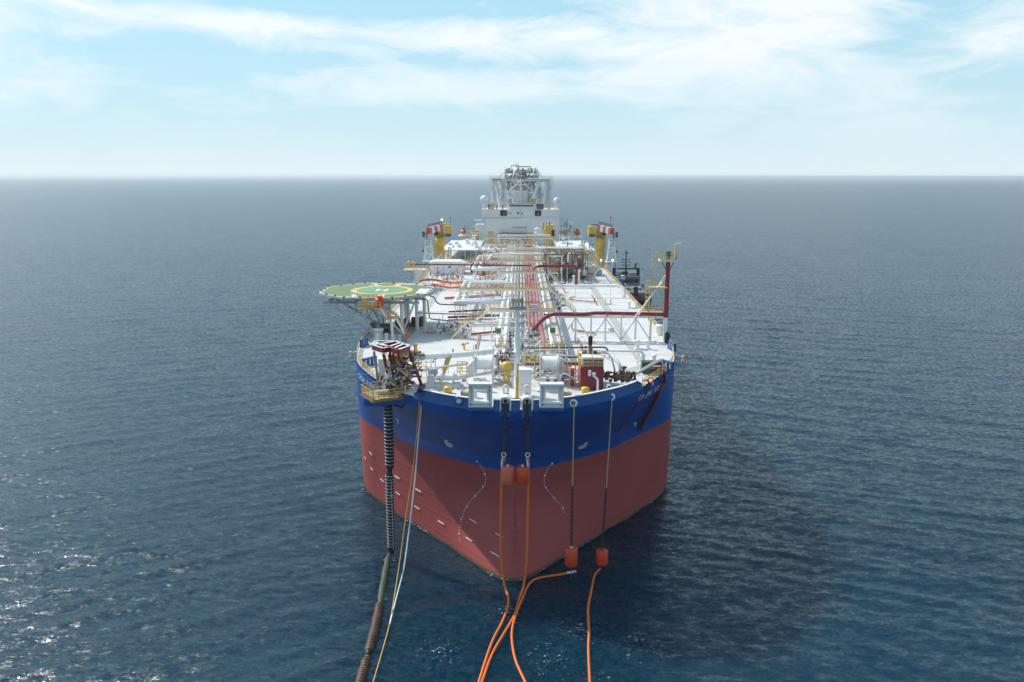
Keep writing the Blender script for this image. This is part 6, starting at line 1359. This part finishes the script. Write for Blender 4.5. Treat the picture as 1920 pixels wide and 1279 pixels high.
for k in range(4): MB().tube(smooth([(9.4, 115.4 + k * .3, 28.5 - k * .1), (8.4, 115.6 + k * .4, 29.1 - k * .15), (7.4, 116.3 + k * .2, 29.3 - k * .3), (7.0, 116.6, 28.2)]), .15, 8).build('hose', BLACK if k % 2 else GREY, q)
for k, (px, py, h_, lab) in enumerate(((935, 657, 2.6, 'white vertical vessel with a green box on top left of the pipe ends'), (1036.5, 660, 3.0, 'white vertical vessel with a green box on top right of the pipe ends'))):
    c = on(px, py, DZ); q = thing('pig_trap', lab, 'vessel', c); MB().lathe(c, [(.75, .2), (.75, h_ - 1), (.4, h_ - .6), (.4, h_ + .6)], 14).build('vessel', WHITE, q); MB().box(c + Vector((0, 0, h_ + 1.1)), (1.0, .7, .8)).build('green_box', mat('actuator_green', (.09, .17, .07), .5), q); MB().cone(c, c + Vector((0, 0, .3)), .9, n=14).build('base', LGREY, q)
# central pipe end station
q = thing('valve_station', 'crowded valve station with yellow railings where the deck pipes end', 'valve station', (3, 126, DZ))
fr = MB()
for x in (1.3, 3.2, 5.0, 6.8, 8.4):
    for y in (122.5, 126.5): fr.bar((x, y, DZ), (x, y, 30.8), .16)
for y in (122.5, 126.5): fr.bar((1.3, y, 30.8), (8.4, y, 30.8), .18); fr.bar((1.3, y, 29), (8.4, y, 29), .14)
fr.bar((1.3, 122.5, 29), (3.2, 122.5, 30.8), .12); fr.bar((5, 122.5, 29), (3.2, 122.5, 30.8), .12); fr.build('frame', WHITE, q)
for m_, nm_, n_ in ((BUFF, 'buff_pipework', 40), (RUST, 'rusty_pipework', 26), (GALV, 'grey_pipework', 44), (MAROON, 'maroon_pipework', 14), (DGREY, 'dark_valves', 26)):
    g = MB()
    for i in range(n_):
        c = Vector((rnd.choice((rnd.uniform(1.2, 8.8), rnd.uniform(-3, -.6))), rnd.uniform(117.5, 127), rnd.uniform(27.6, 31))); d = [(rnd.uniform(.5, 2.2), 0, 0), (0, rnd.uniform(.5, 2), 0), (0, 0, rnd.uniform(.4, 1.4))][rnd.randrange(3)]; g.cone(c, c + Vector(d), rnd.uniform(.05, .13), n=6)
        if i % 4 == 0: g.box(c, (.4, .35, .35))
    g.build(nm_, m_, q, kind='stuff')
for x, y in ((-3.3, 130.6), (4.2, 127.6), (1.2, 118.9), (6.2, 128)): rl = MB(); rail(rl, [(x, y, 30.4), (x + 2, y, 30.4), (x + 2, y + 1.6, 30.4), (x, y + 1.6, 30.4), (x, y, 30.4)], 1.1, .6, .05); rl.build('railed_stand', RAILY, q); MB().box((x + 1, y + .8, 30.35), (2, 1.6, .08)).build('stand_grating', mat('ochre_grating', (.45, .3, .12), .7), q)
for px, py in ((998, 650), (1098, 650)): c = up(px, py, 124); q = thing('lamp_globe', 'small yellow globe light on a thin stem ' + ('just right of the foremast' if px < 1050 else 'behind the maroon house'), 'light', c, 'yellow globe lights'); MB().ball(c, .28, 10, 8).build('globe', mat('globe_yellow', (.75, .45, .06), .4), q); MB().bar(c, (c.x, c.y, DZ), .07).build('stem', GALV, q)
q = thing('louvre_box', 'grey louvred box standing on the first walkway', 'cabinet', (3.0, 151.8, 33)); c = up(1001.5, 586, 151.6); MB().box2((c.x - .6, 151.3, c.z), (c.x + .6, 152.2, c.z + 1.55)).build('body', GREY, q); [MB().box((c.x, 151.27, c.z + .25 + k * .3), (1.0, .05, .18)).build('louvre', LGREY, q) for k in range(4)]
# ================================================================ deck lanes, bollards, pipes and small things on the deck
def lane(pts, w_, parent=ship):
    P = [Vector(p) for p in pts]; m_ = MB(); yl = MB()
    for a, b in zip(P, P[1:]):
        d = (b - a).normalized(); s_ = Vector((-d.y, d.x)); m_.add([(*(a + s_ * w_), DZ + .004), (*(b + s_ * w_), DZ + .004), (*(b - s_ * w_), DZ + .004), (*(a - s_ * w_), DZ + .004)], [(0, 1, 2, 3)])
        for q_ in (-1, 1): c1_, c2_ = a + s_ * q_ * w_, b + s_ * q_ * w_; yl.add([(*(c1_ + s_ * .07), DZ + .009), (*(c2_ + s_ * .07), DZ + .009), (*(c2_ - s_ * .07), DZ + .009), (*(c1_ - s_ * .07), DZ + .009)], [(0, 1, 2, 3)])
    m_.build('walkway_lane', LANE, parent); yl.build('lane_line', YLINE, parent)
lane([(-21.7, 345), (-21.7, 132)], .95); lane([(-21.7, 131.9), (-16, 122.5)], .95)
lane([(21.7, 345), (21.7, 146)], .95); lane([(21.7, 145.9), (22.0, 138.5), (21.6, 130.5)], .95); lane([(21.4, 130), (17.2, 125.5)], .95)
pads = MB()
for i in range(130):
    y = rnd.uniform(124, 340); x = rnd.choice((-1, 1)) * rnd.uniform(9, 28)
    pads.lathe((x, y, DZ), [(.001, .1), (.28, .1), (.3, .002)], 8)
pads.build('deck_fitting', LGREY, ship, kind='stuff')
weld = MB()
for y in range(124, 350, 15): weld.box((-15, y, DZ + .012), (24, .06, .024)); weld.box((19.5, y, DZ + .012), (17, .06, .024))
weld.build('deck_seams', LANE, ship, kind='stuff')
def bollards(px, py, lab, sc=1.0):
    c = on(px, py, DZ); q = thing('double_bollard', lab, 'bollard', c, 'white double bollards')
    MB().box(c + Vector((0, 0, .12)), (2.9 * sc, 1.0 * sc, .24)).build('base_plate', WHITE, q)
    for s_ in (-.95, .95): MB().lathe(c + Vector((s_ * sc, 0, .24)), [(.36 * sc, 0), (.34 * sc, 1.25 * sc), (.46 * sc, 1.3 * sc), (.46 * sc, 1.45 * sc), (.001, 1.5 * sc)], 16).build('post', WHITE, q)
bollards(1205, 654, 'white double bollard on the right deck, just in front of the truss'); bollards(1216, 682.5, 'white double bollard near the green tank on the right')
bollards(717, 641, 'white double bollard on the left deck beyond the maroon frame', .9); bollards(1186, 577, 'white double bollard near the right deck edge behind the truss', .9); bollards(1140, 570, 'small white double bollard behind the truss pipe', .7); bollards(745, 640, 'white double bollard just right of another beyond the maroon frame', .6)
for px, py, r_, h_, lab in ((710, 636, .9, 2.0, 'white capped drum vent in the shade of the helideck stairs'), (786, 596, .8, 1.6, 'white drum vent on the left deck right of the helideck'), (1237, 627, .8, 2.0, 'white drum vent at the foot of the vent mast'), (1144, 619, .55, .6, 'low white mushroom vent behind the truss'), (1078, 533, .7, 2.6, 'white vent trunk left of another near the white cross pipe'), (814, 617, .8, .5, 'low white hatch cover in the sunlit part of the left deck'), (1168, 523, .6, 1.2, 'small white vent at the right edge by the pipe bend')):
    c = on(px, py, DZ); q = thing('deck_vent', lab, 'vent', c, 'white deck vents'); MB().lathe(c, [(r_, 0), (r_, h_ * .8), (r_ * 1.15, h_ * .82), (r_ * 1.15, h_), (.001, h_ * 1.05)], 16).build('trunk', WHITE, q); MB().lathe(c, [(r_ * 1.3, .003), (r_ * 1.3, .12), (r_, .14)], 16).build('coaming', LGREY, q)
c = on(1250, 640, DZ); q = thing('black_drum', 'black drum at the foot of the vent mast', 'drum', c); MB().lathe((c.x - .1, c.y - 1.2, DZ), [(.5, 0), (.55, .9), (.5, 1.9), (.2, 2.1)], 14).build('body', BLACK, q); MB().cone((c.x - .1, c.y - 1.2, DZ + 2.1), (c.x - .1, c.y - 1.2, DZ + 2.3), .25, n=10).build('cap', DGREY, q)
def thinpipe(pxs, lab, r_=.09, m_=MAROON, z=DZ + .35):
    P = [on(px, py, z) for px, py in pxs]; q = thing('fire_pipe', lab, 'pipe', P[0], 'thin red deck fire pipes'); MB().tube(P, r_, 8, bend=.2).build('pipe_run', m_, q); s_ = MB()
    for a, b in zip(P, P[1:]):
        n_ = max(1, int((a - b).length / 3))
        for i in range(n_ + 1): p = a.lerp(b, i / n_); s_.box((p.x, p.y, (z + DZ) / 2), (.12, .12, z - DZ))
    s_.build('pipe_foot', WHITE, q, kind='stuff'); h_ = P[-1]; MB().cone(h_, h_ + Vector((0, 0, .9)), r_ * 1.2, n=6).build('hydrant', m_, q)
thinpipe([(790, 625), (884, 619)], 'thin red pipe running right below the first stair foot', m_=PINK); thinpipe([(884, 627), (931, 622)], 'thicker red pipe stub left of the pipe pair', .2); thinpipe([(900, 627), (893, 655)], 'short red pipe running toward the big loading pipe', .11, PINK)
thinpipe([(1075, 619), (1118, 625), (1073, 616)], 'thin red pipe behind the maroon house near the truss foot'); thinpipe([(1085, 622), (1151, 622)], 'thin red pipe behind the truss running right', m_=PINK); thinpipe([(1066, 561), (1115, 566)], 'thin red pipe behind the vent line on the right deck', .12); thinpipe([(1109, 552), (1119, 570)], 'short slanting red pipe on the right deck', .1, PINK)
thinpipe([(800, 670), (850, 664)], 'thin maroon pipe behind the big loading pipe', .1); thinpipe([(1083, 633), (1092, 656)], 'red pipe stub running toward the maroon house', .12, PINK); thinpipe([(1103, 656), (1143, 671)], 'thin red pipe right of the manifold', .09, PINK); thinpipe([(1031, 534), (1045, 534), (1060, 531)], 'red pipe near the cable tray far along the deck', .16); thinpipe([(862, 620), (800, 626)], 'faint red pipe left of the walkway stair foot', .07, PINK)
for px, py, lab in ((871, 656, 'yellow fire monitor behind the big loading pipe'), (1072, 565, 'yellow fire monitor on the right deck behind the vent line'), (789, 563, 'yellow box on the lane right of the helideck')):
    c = on(px, py, DZ); q = thing('fire_monitor', lab, 'monitor', c, 'yellow fire monitors'); MB().cone(c, c + Vector((0, 0, .9)), .18, n=8).build('riser', YEL, q); MB().bar(c + Vector((0, 0, .9)), c + Vector((.8, -.6, 1.4)), .3).build('barrel', YEL, q); MB().ball(c + Vector((-.3, 0, 1.0)), .3, 8, 6).build('valve', YEL, q)
# dark pipes from the helideck across to the rack
dkp = mat('dark_manifold_pipe', (0, 0, 0))
pipe_obj('dark_pipe', 'dark pipe from under the helideck stepping down to the deck', 'pipe', [(-20.5, 163, 33.4), (-18.4, 163, 33.4), (-18.0, 163, 29.3), (-14, 163, 28.9), (-12, 160, 28.9)], .13, dkp, 20, bend=.5)
pipe_obj('dark_pipe', 'second dark pipe bending from the helideck toward the loops', 'pipe', [(-18.6, 168, 33.4), (-17.6, 168, 33.2), (-16.8, 168, 31.6), (-12, 168, 31.4), (-10.5, 168, 31.4)], .13, dkp, 20, bend=.7)
pipe_obj('grey_pipe', 'grey service pipe under the helideck running to the rack', 'pipe', [(-20, 158, 31.4), (-13, 158, 31.2), (-5, 158, 31.2)], .14, GALV, 8, sup=4)
for k, (x, y, lab) in enumerate(((-24.3, 164, 'dark rusty winch standing under the middle of the helideck'), (-21.2, 166, 'dark maroon winch at the inner side under the helideck'), (-26.5, 158, 'brown winch at the deck edge under the helideck'))):
    q = thing('deck_winch', lab, 'winch', (x, y, DZ), 'dark winches under the helideck'); MB().cone((x - 1, y, 28.4), (x + 1, y, 28.4), .75, n=14).build('drum', (RUST, MAROON, DGREY)[k], q); MB().box((x, y, DZ + .3), (2.8, 1.8, .6)).build('base', DGREY, q); MB().box((x + 1.3, y, 28.5), (.4, 1.4, 1.6)).build('gear_case', (DGREY, RUST, BUFF)[k], q)
# chocks and edge railings
def chock(px, py, lab, s_, n=3, yaw=0.0):
    c = on(px, py, DZ); q = thing('roller_chock', lab, 'chock', c, 'blue roller chocks along the deck edge'); c = c + Vector((-s_ * .5, 0, 0))
    d = Vector((math.sin(yaw), math.cos(yaw), 0)); MB().bar(c - d * 1.5 + Vector((0, 0, .12)), c + d * 1.5 + Vector((0, 0, .12)), .8, .24).build('base', CBLUE, q); MB().bar(c - d * 1.5 + Vector((0, 0, 1.35)), c + d * 1.5 + Vector((0, 0, 1.35)), .6, .2).build('top_bar', CBLUE, q)
    for i in range(4): p = c + d * (-1.38 + i * .92); MB().box(p + Vector((0, 0, .74)), (.55, .22, 1.0), -yaw).build('frame', CBLUE, q)
    for i in range(3): p = c + d * (-.92 + i * .92); MB().cone(p + Vector((0, 0, .25)), p + Vector((0, 0, 1.24)), .2, n=10).build('roller', MARK, q)
chock(695, 617, 'blue roller chock at the left edge under the helideck', -1, yaw=0); chock(678, 650, 'blue roller chock at the left edge beyond the maroon frame', -1, yaw=.15); chock(688, 687, 'blue roller chock at the left shoulder of the bow', -1, yaw=.6)
chock(1252, 620, 'blue roller chock at the right edge by the vent mast foot', 1, yaw=0); chock(1265, 655, 'blue roller chock at the right edge in front of the vent mast', 1, yaw=-.15); chock(1255, 691, 'blue roller chock at the right shoulder of the bow', 1, yaw=-.6)
chock(1169.5, 531, 'small blue chock at the right edge near the moored vessel', 1)
for s_, ymin in ((-1, 115.0), (1, 117)):
    P = [(s_ * (b - .35), y, DZ) for b, y in outline(27) if ymin < y < 360]
    q = thing('edge_railing', f'long yellow railing along the {"left" if s_ < 0 else "right"} edge of the deck', 'railing', (s_ * 29.6, 240, DZ), 'yellow deck edge railings')
    rb = MB(); ps = MB()
    for a, b in zip(P, P[1:]):
        a, b = Vector(a), Vector(b); L = (b - a).length; k = max(1, round(L / 2.2))
        for hh in (.4, .75, 1.1): rb.bar(a + Vector((0, 0, hh)), b + Vector((0, 0, hh)), .09)
        for i in range(k): ps.bar(a.lerp(b, i / k), a.lerp(b, i / k) + Vector((0, 0, 1.1)), .09)
    rb.build('rails', RAILY, q, kind='stuff'); ps.build('posts', RAILY, q, kind='stuff')
    e = MB()
    for a, b in zip(P, P[1:]): e.bar(Vector(a) + Vector((s_ * .3, 0, .06)), Vector(b) + Vector((s_ * .3, 0, .06)), .12, .14)
    e.build('gutter_bar', CBLUE, q)
for px, py, ex_, lab in ((658, 664, 675, 'yellow topped lamp on a white arm outboard of the left bow'), (1281, 670, 1268, 'yellow topped lamp on an arm outboard of the right bow')):
    a = on(ex_, py - 6, 28.2); b = up(px, py, a.y); q = thing('outboard_lamp', lab, 'lamp', b, 'outboard lamps'); MB().cone(a, b, .07, n=6).build('arm', WHITE, q); MB().ball(b + Vector((0, 0, .1)), .32, 10, 8).build('cap', YEL, q); MB().lathe(b, [(.25, -.1), (.3, -.8), (.15, -.9)], 10).build('body', MARK, q)
# poles and lights by the left fore deck
q = thing('yellow_stairs', 'yellow railed steps standing on the deck behind the loading frame', 'stairs', (-14, 123, DZ)); rl = MB()
for k in range(4): x = -15.6 + k * .8; rl.bar((x, 122.5, DZ), (x, 122.5, 30.5), .09)
for z_ in (28, 28.8, 29.6, 30.4): rl.bar((-15.6, 122.5, z_), (-13.2, 122.5, z_), .09)
rl.build('frame', RAILY, q); MB().bar((-11.6, 121.5, DZ), (-10.4, 124, 30.4), .9, .1).build('ramp', RAILY, q)
solo(MB().bar((-12.6, 122.8, DZ), (-12.6, 122.8, 30), .1).box((-12.6, 122.8, 30.1), (.5, .3, .3)).box((-12.9, 122.8, 29.6), (.25, .2, .3)), 'lamp_post', DGREY, 'thin dark lamp post between the yellow steps and the ramp', 'lamp post')
# ================================================================ moored tug astern on the right
TGY = 358.0
def tg(px, py, Y=TGY): return up(px, py, Y)
q = thing('tug', 'dark grey and black offshore tug lying alongside beyond the right deck edge', 'tug', (tg(1176, 540).x, TGY, 0))
cx_ = tg(1180, 520).x
hull_o = [(0, -36), (3.2, -33), (5.4, -28), (6.4, -21), (6.6, 0), (6.6, 28), (6.2, 32)]
for nm_, z0_, z1_, m_, f0, f1 in (('hull', -1, 5.6, TUGBLK, .86, 1.0), ('bulwark', 5.6, 8.6, TUGBLK, 1.0, 1.05)):
    mb = MB(); o_ = [(-x, y) for x, y in hull_o[::-1]] + hull_o[1:]; n_ = len(o_)
    vs = [(cx_ + x * f0, TGY + y * (f0 if y < 0 else 1), z0_) for x, y in o_] + [(cx_ + x * f1, TGY + y * (f1 if y < 0 else 1), z1_) for x, y in o_]
    mb.add(vs, [(i, (i + 1) % n_, n_ + (i + 1) % n_, n_ + i) for i in range(n_)] + ([tuple(range(n_, 2 * n_))] if nm_ == 'hull' else []), True).build(nm_, m_, q)
MB().box2((cx_ - 5.6, TGY - 16, 5.6), (cx_ + 5.6, TGY + 10, 9.2)).build('lower_deckhouse', TUGGRY, q)
MB().box2((cx_ - 5.2, TGY - 9, 9.2), (cx_ + 5.2, TGY + 8, tg(0, 534).z)).build('upper_deckhouse', TUGGRY, q)
wz0_, wz1_ = tg(0, 533.5).z, tg(0, 520).z
w_ = MB().box2((tg(1165, 530).x, TGY + .2, wz0_), (tg(1199.5, 530).x, TGY + 7, wz1_)).build('wheelhouse', TUGGRY, q)
MB().box2((tg(1158, 520).x, TGY - .8, wz1_), (tg(1200, 520).x, TGY + 7.5, wz1_ + .5)).build('roof', mat('tug_roof_green', (.16, .17, .10), .6), w_)
for px in (1173.5, 1179.5, 1185.5, 1191.5, 1196.5): c = tg(px, 526.3); MB().box((c.x, TGY + .15, c.z), (1.15, .1, 1.7)).build('window', GLASS, w_)
for px in (1151.5, 1196.5): a, b = tg(px, 518, TGY + 4), tg(px, 504, TGY + 4); MB().box2((a.x - .7, a.y, a.z), (b.x + .7, a.y + 1.5, b.z)).build('goalpost_leg', TUGBLK, q)
a, b = tg(1148, 504.5, TGY + 4), tg(1199.5, 502, TGY + 4); MB().box2((a.x, a.y - .1, a.z), (b.x, a.y + 1.4, b.z)).build('goalpost_beam', TUGBLK, q)
m0 = tg(1173.6, 504, TGY + 4); m1_ = tg(1173.6, 468, TGY + 4); MB().cone(tg(1173.6, 517, TGY + 4), m1_, .42, .15, 8).build('mast', TUGBLK, q)
for py, hw_ in ((474, 1.5), (487, 7), (491.3, 7.5), (497, 7)): a, b = tg(1173.6 - hw_, py, TGY + 4), tg(1173.6 + hw_, py, TGY + 4); MB().bar(a, b, .22).build('yard', TUGBLK, q); [MB().box(e_ + Vector((0, 0, .2)), (.35, .3, .5)).build('mast_light', TUGBLK, q) for e_ in (a, b)]
MB().prism([(m1_.x + .3, m1_.z - 1.2), (m1_.x + 1.3, m1_.z - 1.4), (m1_.x + .3, m1_.z - 1.9)], m1_.y - .02, m1_.y + .02, 'Y').build('flag', PINK, q)
for px, s_ in ((1155.5, -1), (1191, 1)): a = tg(px, 503, TGY + 4); MB().box(a + Vector((0, 0, 1.1)), (.7, .7, 2)).build('fire_monitor_base', TUGBLK, q); MB().bar(a + Vector((0, 0, 2)), a + Vector((1.2 * s_, -.5, 2.7)), .3).build('fire_monitor', CHAIN, q)
MB().cone(tg(1153, 513, TGY + 5), tg(1168, 513, TGY + 5), 1.1, n=12).build('towing_drum', BUFF, q); MB().box(tg(1172, 514, TGY + 3), (2.4, 2, 2.6)).build('mast_house', TUGBLK, q); MB().box(tg(1186, 514, TGY + 5), (3.4, 2, 2.0)).build('roof_gear', GALV, q)
rl = MB(); rail(rl, [(cx_ - 5.6, TGY - 16, 9.2), (cx_ + 5.6, TGY - 16, 9.2), (cx_ + 5.6, TGY - 9, 9.2)], 1.1, 1.4, .06); rail(rl, [tg(1160, 519), tg(1199, 519)], 1.2, 1.3, .05); rl.build('handrail', DGREY, q)
for px, py, m_ in ((1193, 549, CHAIN), (1201, 553, PINK), (1192, 541, TUGBLK), (1204, 534, GREY), (1208, 541, MARK)): MB().box(tg(px, py, TGY - 17), (1.6, 1.2, 1.8)).build('deck_gear', m_, q)
MB().bar(tg(1168, 530, TGY - 10), tg(1196, 549, TGY - 18), .35).build('crane_boom', GREY, q)

# ================================================================ dense small pipework and gear along the rack
def cluster(x0, x1, y0, y1, z0, z1, n_, lab, mats, L=2.6):
    q = thing('deck_pipework', lab, 'pipework', ((x0 + x1) / 2, (y0 + y1) / 2, DZ), 'small pipework clusters on the deck')
    gs = [(m_, nm_, MB()) for m_, nm_ in mats]
    for i in range(n_):
        axis_bit(gs[i % len(gs)][2], Vector((rnd.uniform(x0, x1), rnd.uniform(y0, y1), rnd.uniform(z0, z1))), L, .06, .17)
    for m_, nm_, g in gs: g.build(nm_, m_, q, kind='stuff')
    for k in range(3):
        x = rnd.uniform(x0, x1 - 1.5); y = rnd.uniform(y0, y1); f = MB(); f.bar((x, y, DZ), (x, y, z1), .16); f.bar((x + 1.6, y, DZ), (x + 1.6, y, z1), .16); f.bar((x, y, z1), (x + 1.6, y, z1), .16); f.build('support_frame', WHITE, q)
A3 = [(BUFF, 'buff_pipes'), (WHITE, 'white_pipes'), (GALV, 'grey_pipes'), (MAROON, 'maroon_pipes'), (DGREY, 'dark_valves')]
B3 = [(PINK, 'red_pipes'), (RUST, 'rusty_pipes'), (BUFF, 'buff_pipes'), (mat('coral_pipe', (0, 0, 0)), 'coral_pipes'), (DGREY, 'dark_valves'), (WHITE, 'white_pipes')]
cluster(-12, -4, 206, 222, 27.6, 30.4, 70, 'pipes and valves left of the rack between the third walkway and the loops', B3)
cluster(-12, -4, 240, 268, 27.6, 31.6, 110, 'crowded pipes inside the loop level with the boom rests', B3)
cluster(-14, -4, 274, 300, 27.6, 32, 120, 'rusty and red pipes left of the rack beyond the cranes', B3)
cluster(-12, 7, 318, 350, 28, 32.6, 160, 'dense pipework filling the deck right before the accommodation', A3 + [(RUST, 'rusty_pipes'), (YEL, 'yellow_gear')])
cluster(8, 20, 266, 300, 27.6, 33, 150, 'dark pipework and frames right of the rack behind the process skid', [(DGREY, 'dark_valves'), (GALV, 'grey_pipes'), (BUFF, 'buff_pipes'), (YEL, 'yellow_gear'), (RUST, 'rusty_pipes')])
cluster(8.2, 12, 186, 206, 27.5, 29, 40, 'maroon valves and dull hose reels right of the cable tray', [(MAROON, 'maroon_pipes'), (BUFF, 'buff_pipes'), (DGREY, 'dark_valves')], 1.6)
cluster(-16, -9, 153, 160, 27.4, 29.4, 60, 'grey valves and small pipes at the left of the first walkway stair', [(GALV, 'grey_pipes'), (DGREY, 'dark_valves'), (WHITE, 'white_pipes')], 1.5)
cluster(-1, 3.5, 128, 150, 27.5, 30.2, 90, 'grey pipes and ladders between the big pipes and the red pipes', [(GALV, 'grey_pipes'), (DGREY, 'dark_valves'), (WHITE, 'white_pipes')], 2.2)
cluster(20, 28, 268, 300, 27.6, 31, 90, 'pale pipes and yellow ladders around the right crane foot', [(RAILY, 'yellow_rails'), (BUFF, 'buff_pipes'), (WHITE, 'white_pipes'), (GALV, 'grey_pipes')])
cluster(-28, -22, 262, 290, 27.6, 31, 80, 'pale pipes and yellow frames around the left crane foot', [(YEL, 'yellow_frames'), (BUFF, 'buff_pipes'), (WHITE, 'white_pipes'), (DGREY, 'dark_valves')])
cluster(-28, -16, 226, 238, 27.6, 30, 60, 'coral and dark reels behind the orange hoses', B3)
cluster(XR, XR + 6, 366, 374, 28, 38, 70, 'grey ducts and ladders against the right side of the accommodation', [(DGREY, 'dark_ducts'), (GALV, 'grey_pipes'), (YEL, 'yellow_ladders')], 2.4)
cluster(XL - 7, XL - 1, 364, 371, 28, 34, 50, 'brown and yellow gear at the left foot of the accommodation', [(RUST, 'rusty_pipes'), (YEL, 'yellow_gear'), (GALV, 'grey_pipes')], 2.2)
for k, (xa, za, xb, zb_, Y, lab) in enumerate(((-15, 31.4, -21, DZ, 262, 'long tan stair falling left beside the blue container'), (11, 33, 17, DZ, 306, 'white and tan stair falling right beyond the process skid'), (-14, 34, -19, 28, 347, 'tan stair climbing at the left of the last walkway'), (8.4, 33, 13.2, DZ, 218, 'thin white stair at the right of the third walkway'), (-17, 33, -22, DZ, 318, 'tan stair at the left shelter beyond the crane'))):
    q = thing('deck_stair', lab, 'stairs', ((xa + xb) / 2, Y, DZ), 'stairs down to the deck'); stairs(q, (xa, Y, za), (xb, Y, zb_), 1.2, m=WHITE if k in (1, 3) else BUFF, rm=RAILT)
for k, (x, y, lab) in enumerate(((-6.5, 200, 'small railed stand inside the loop nearest the bow'), (9, 232, 'yellow railed stand before the process skid'), (-9, 226, 'yellow railed stand left of the rack between loops'), (10, 290, 'yellow railed stand behind the process skid'), (-8, 312, 'yellow railed stand within the farthest loop'))):
    q = thing('railed_stand', lab, 'platform', (x, y, DZ), 'yellow railed stands'); r_ = MB(); rail(r_, [(x, y, 30.6), (x + 3, y, 30.6), (x + 3, y + 2, 30.6), (x, y + 2, 30.6), (x, y, 30.6)], 1.1, 1, .06); r_.build('handrail', RAILY, q); MB().box((x + 1.5, y + 1, 30.5), (3, 2, .12)).build('grating', BUFF, q)
    for dx_ in (.1, 2.9):
        for dy_ in (.1, 1.9): MB().bar((x + dx_, y + dy_, DZ), (x + dx_, y + dy_, 30.4), .14).build('leg', WHITE, q)
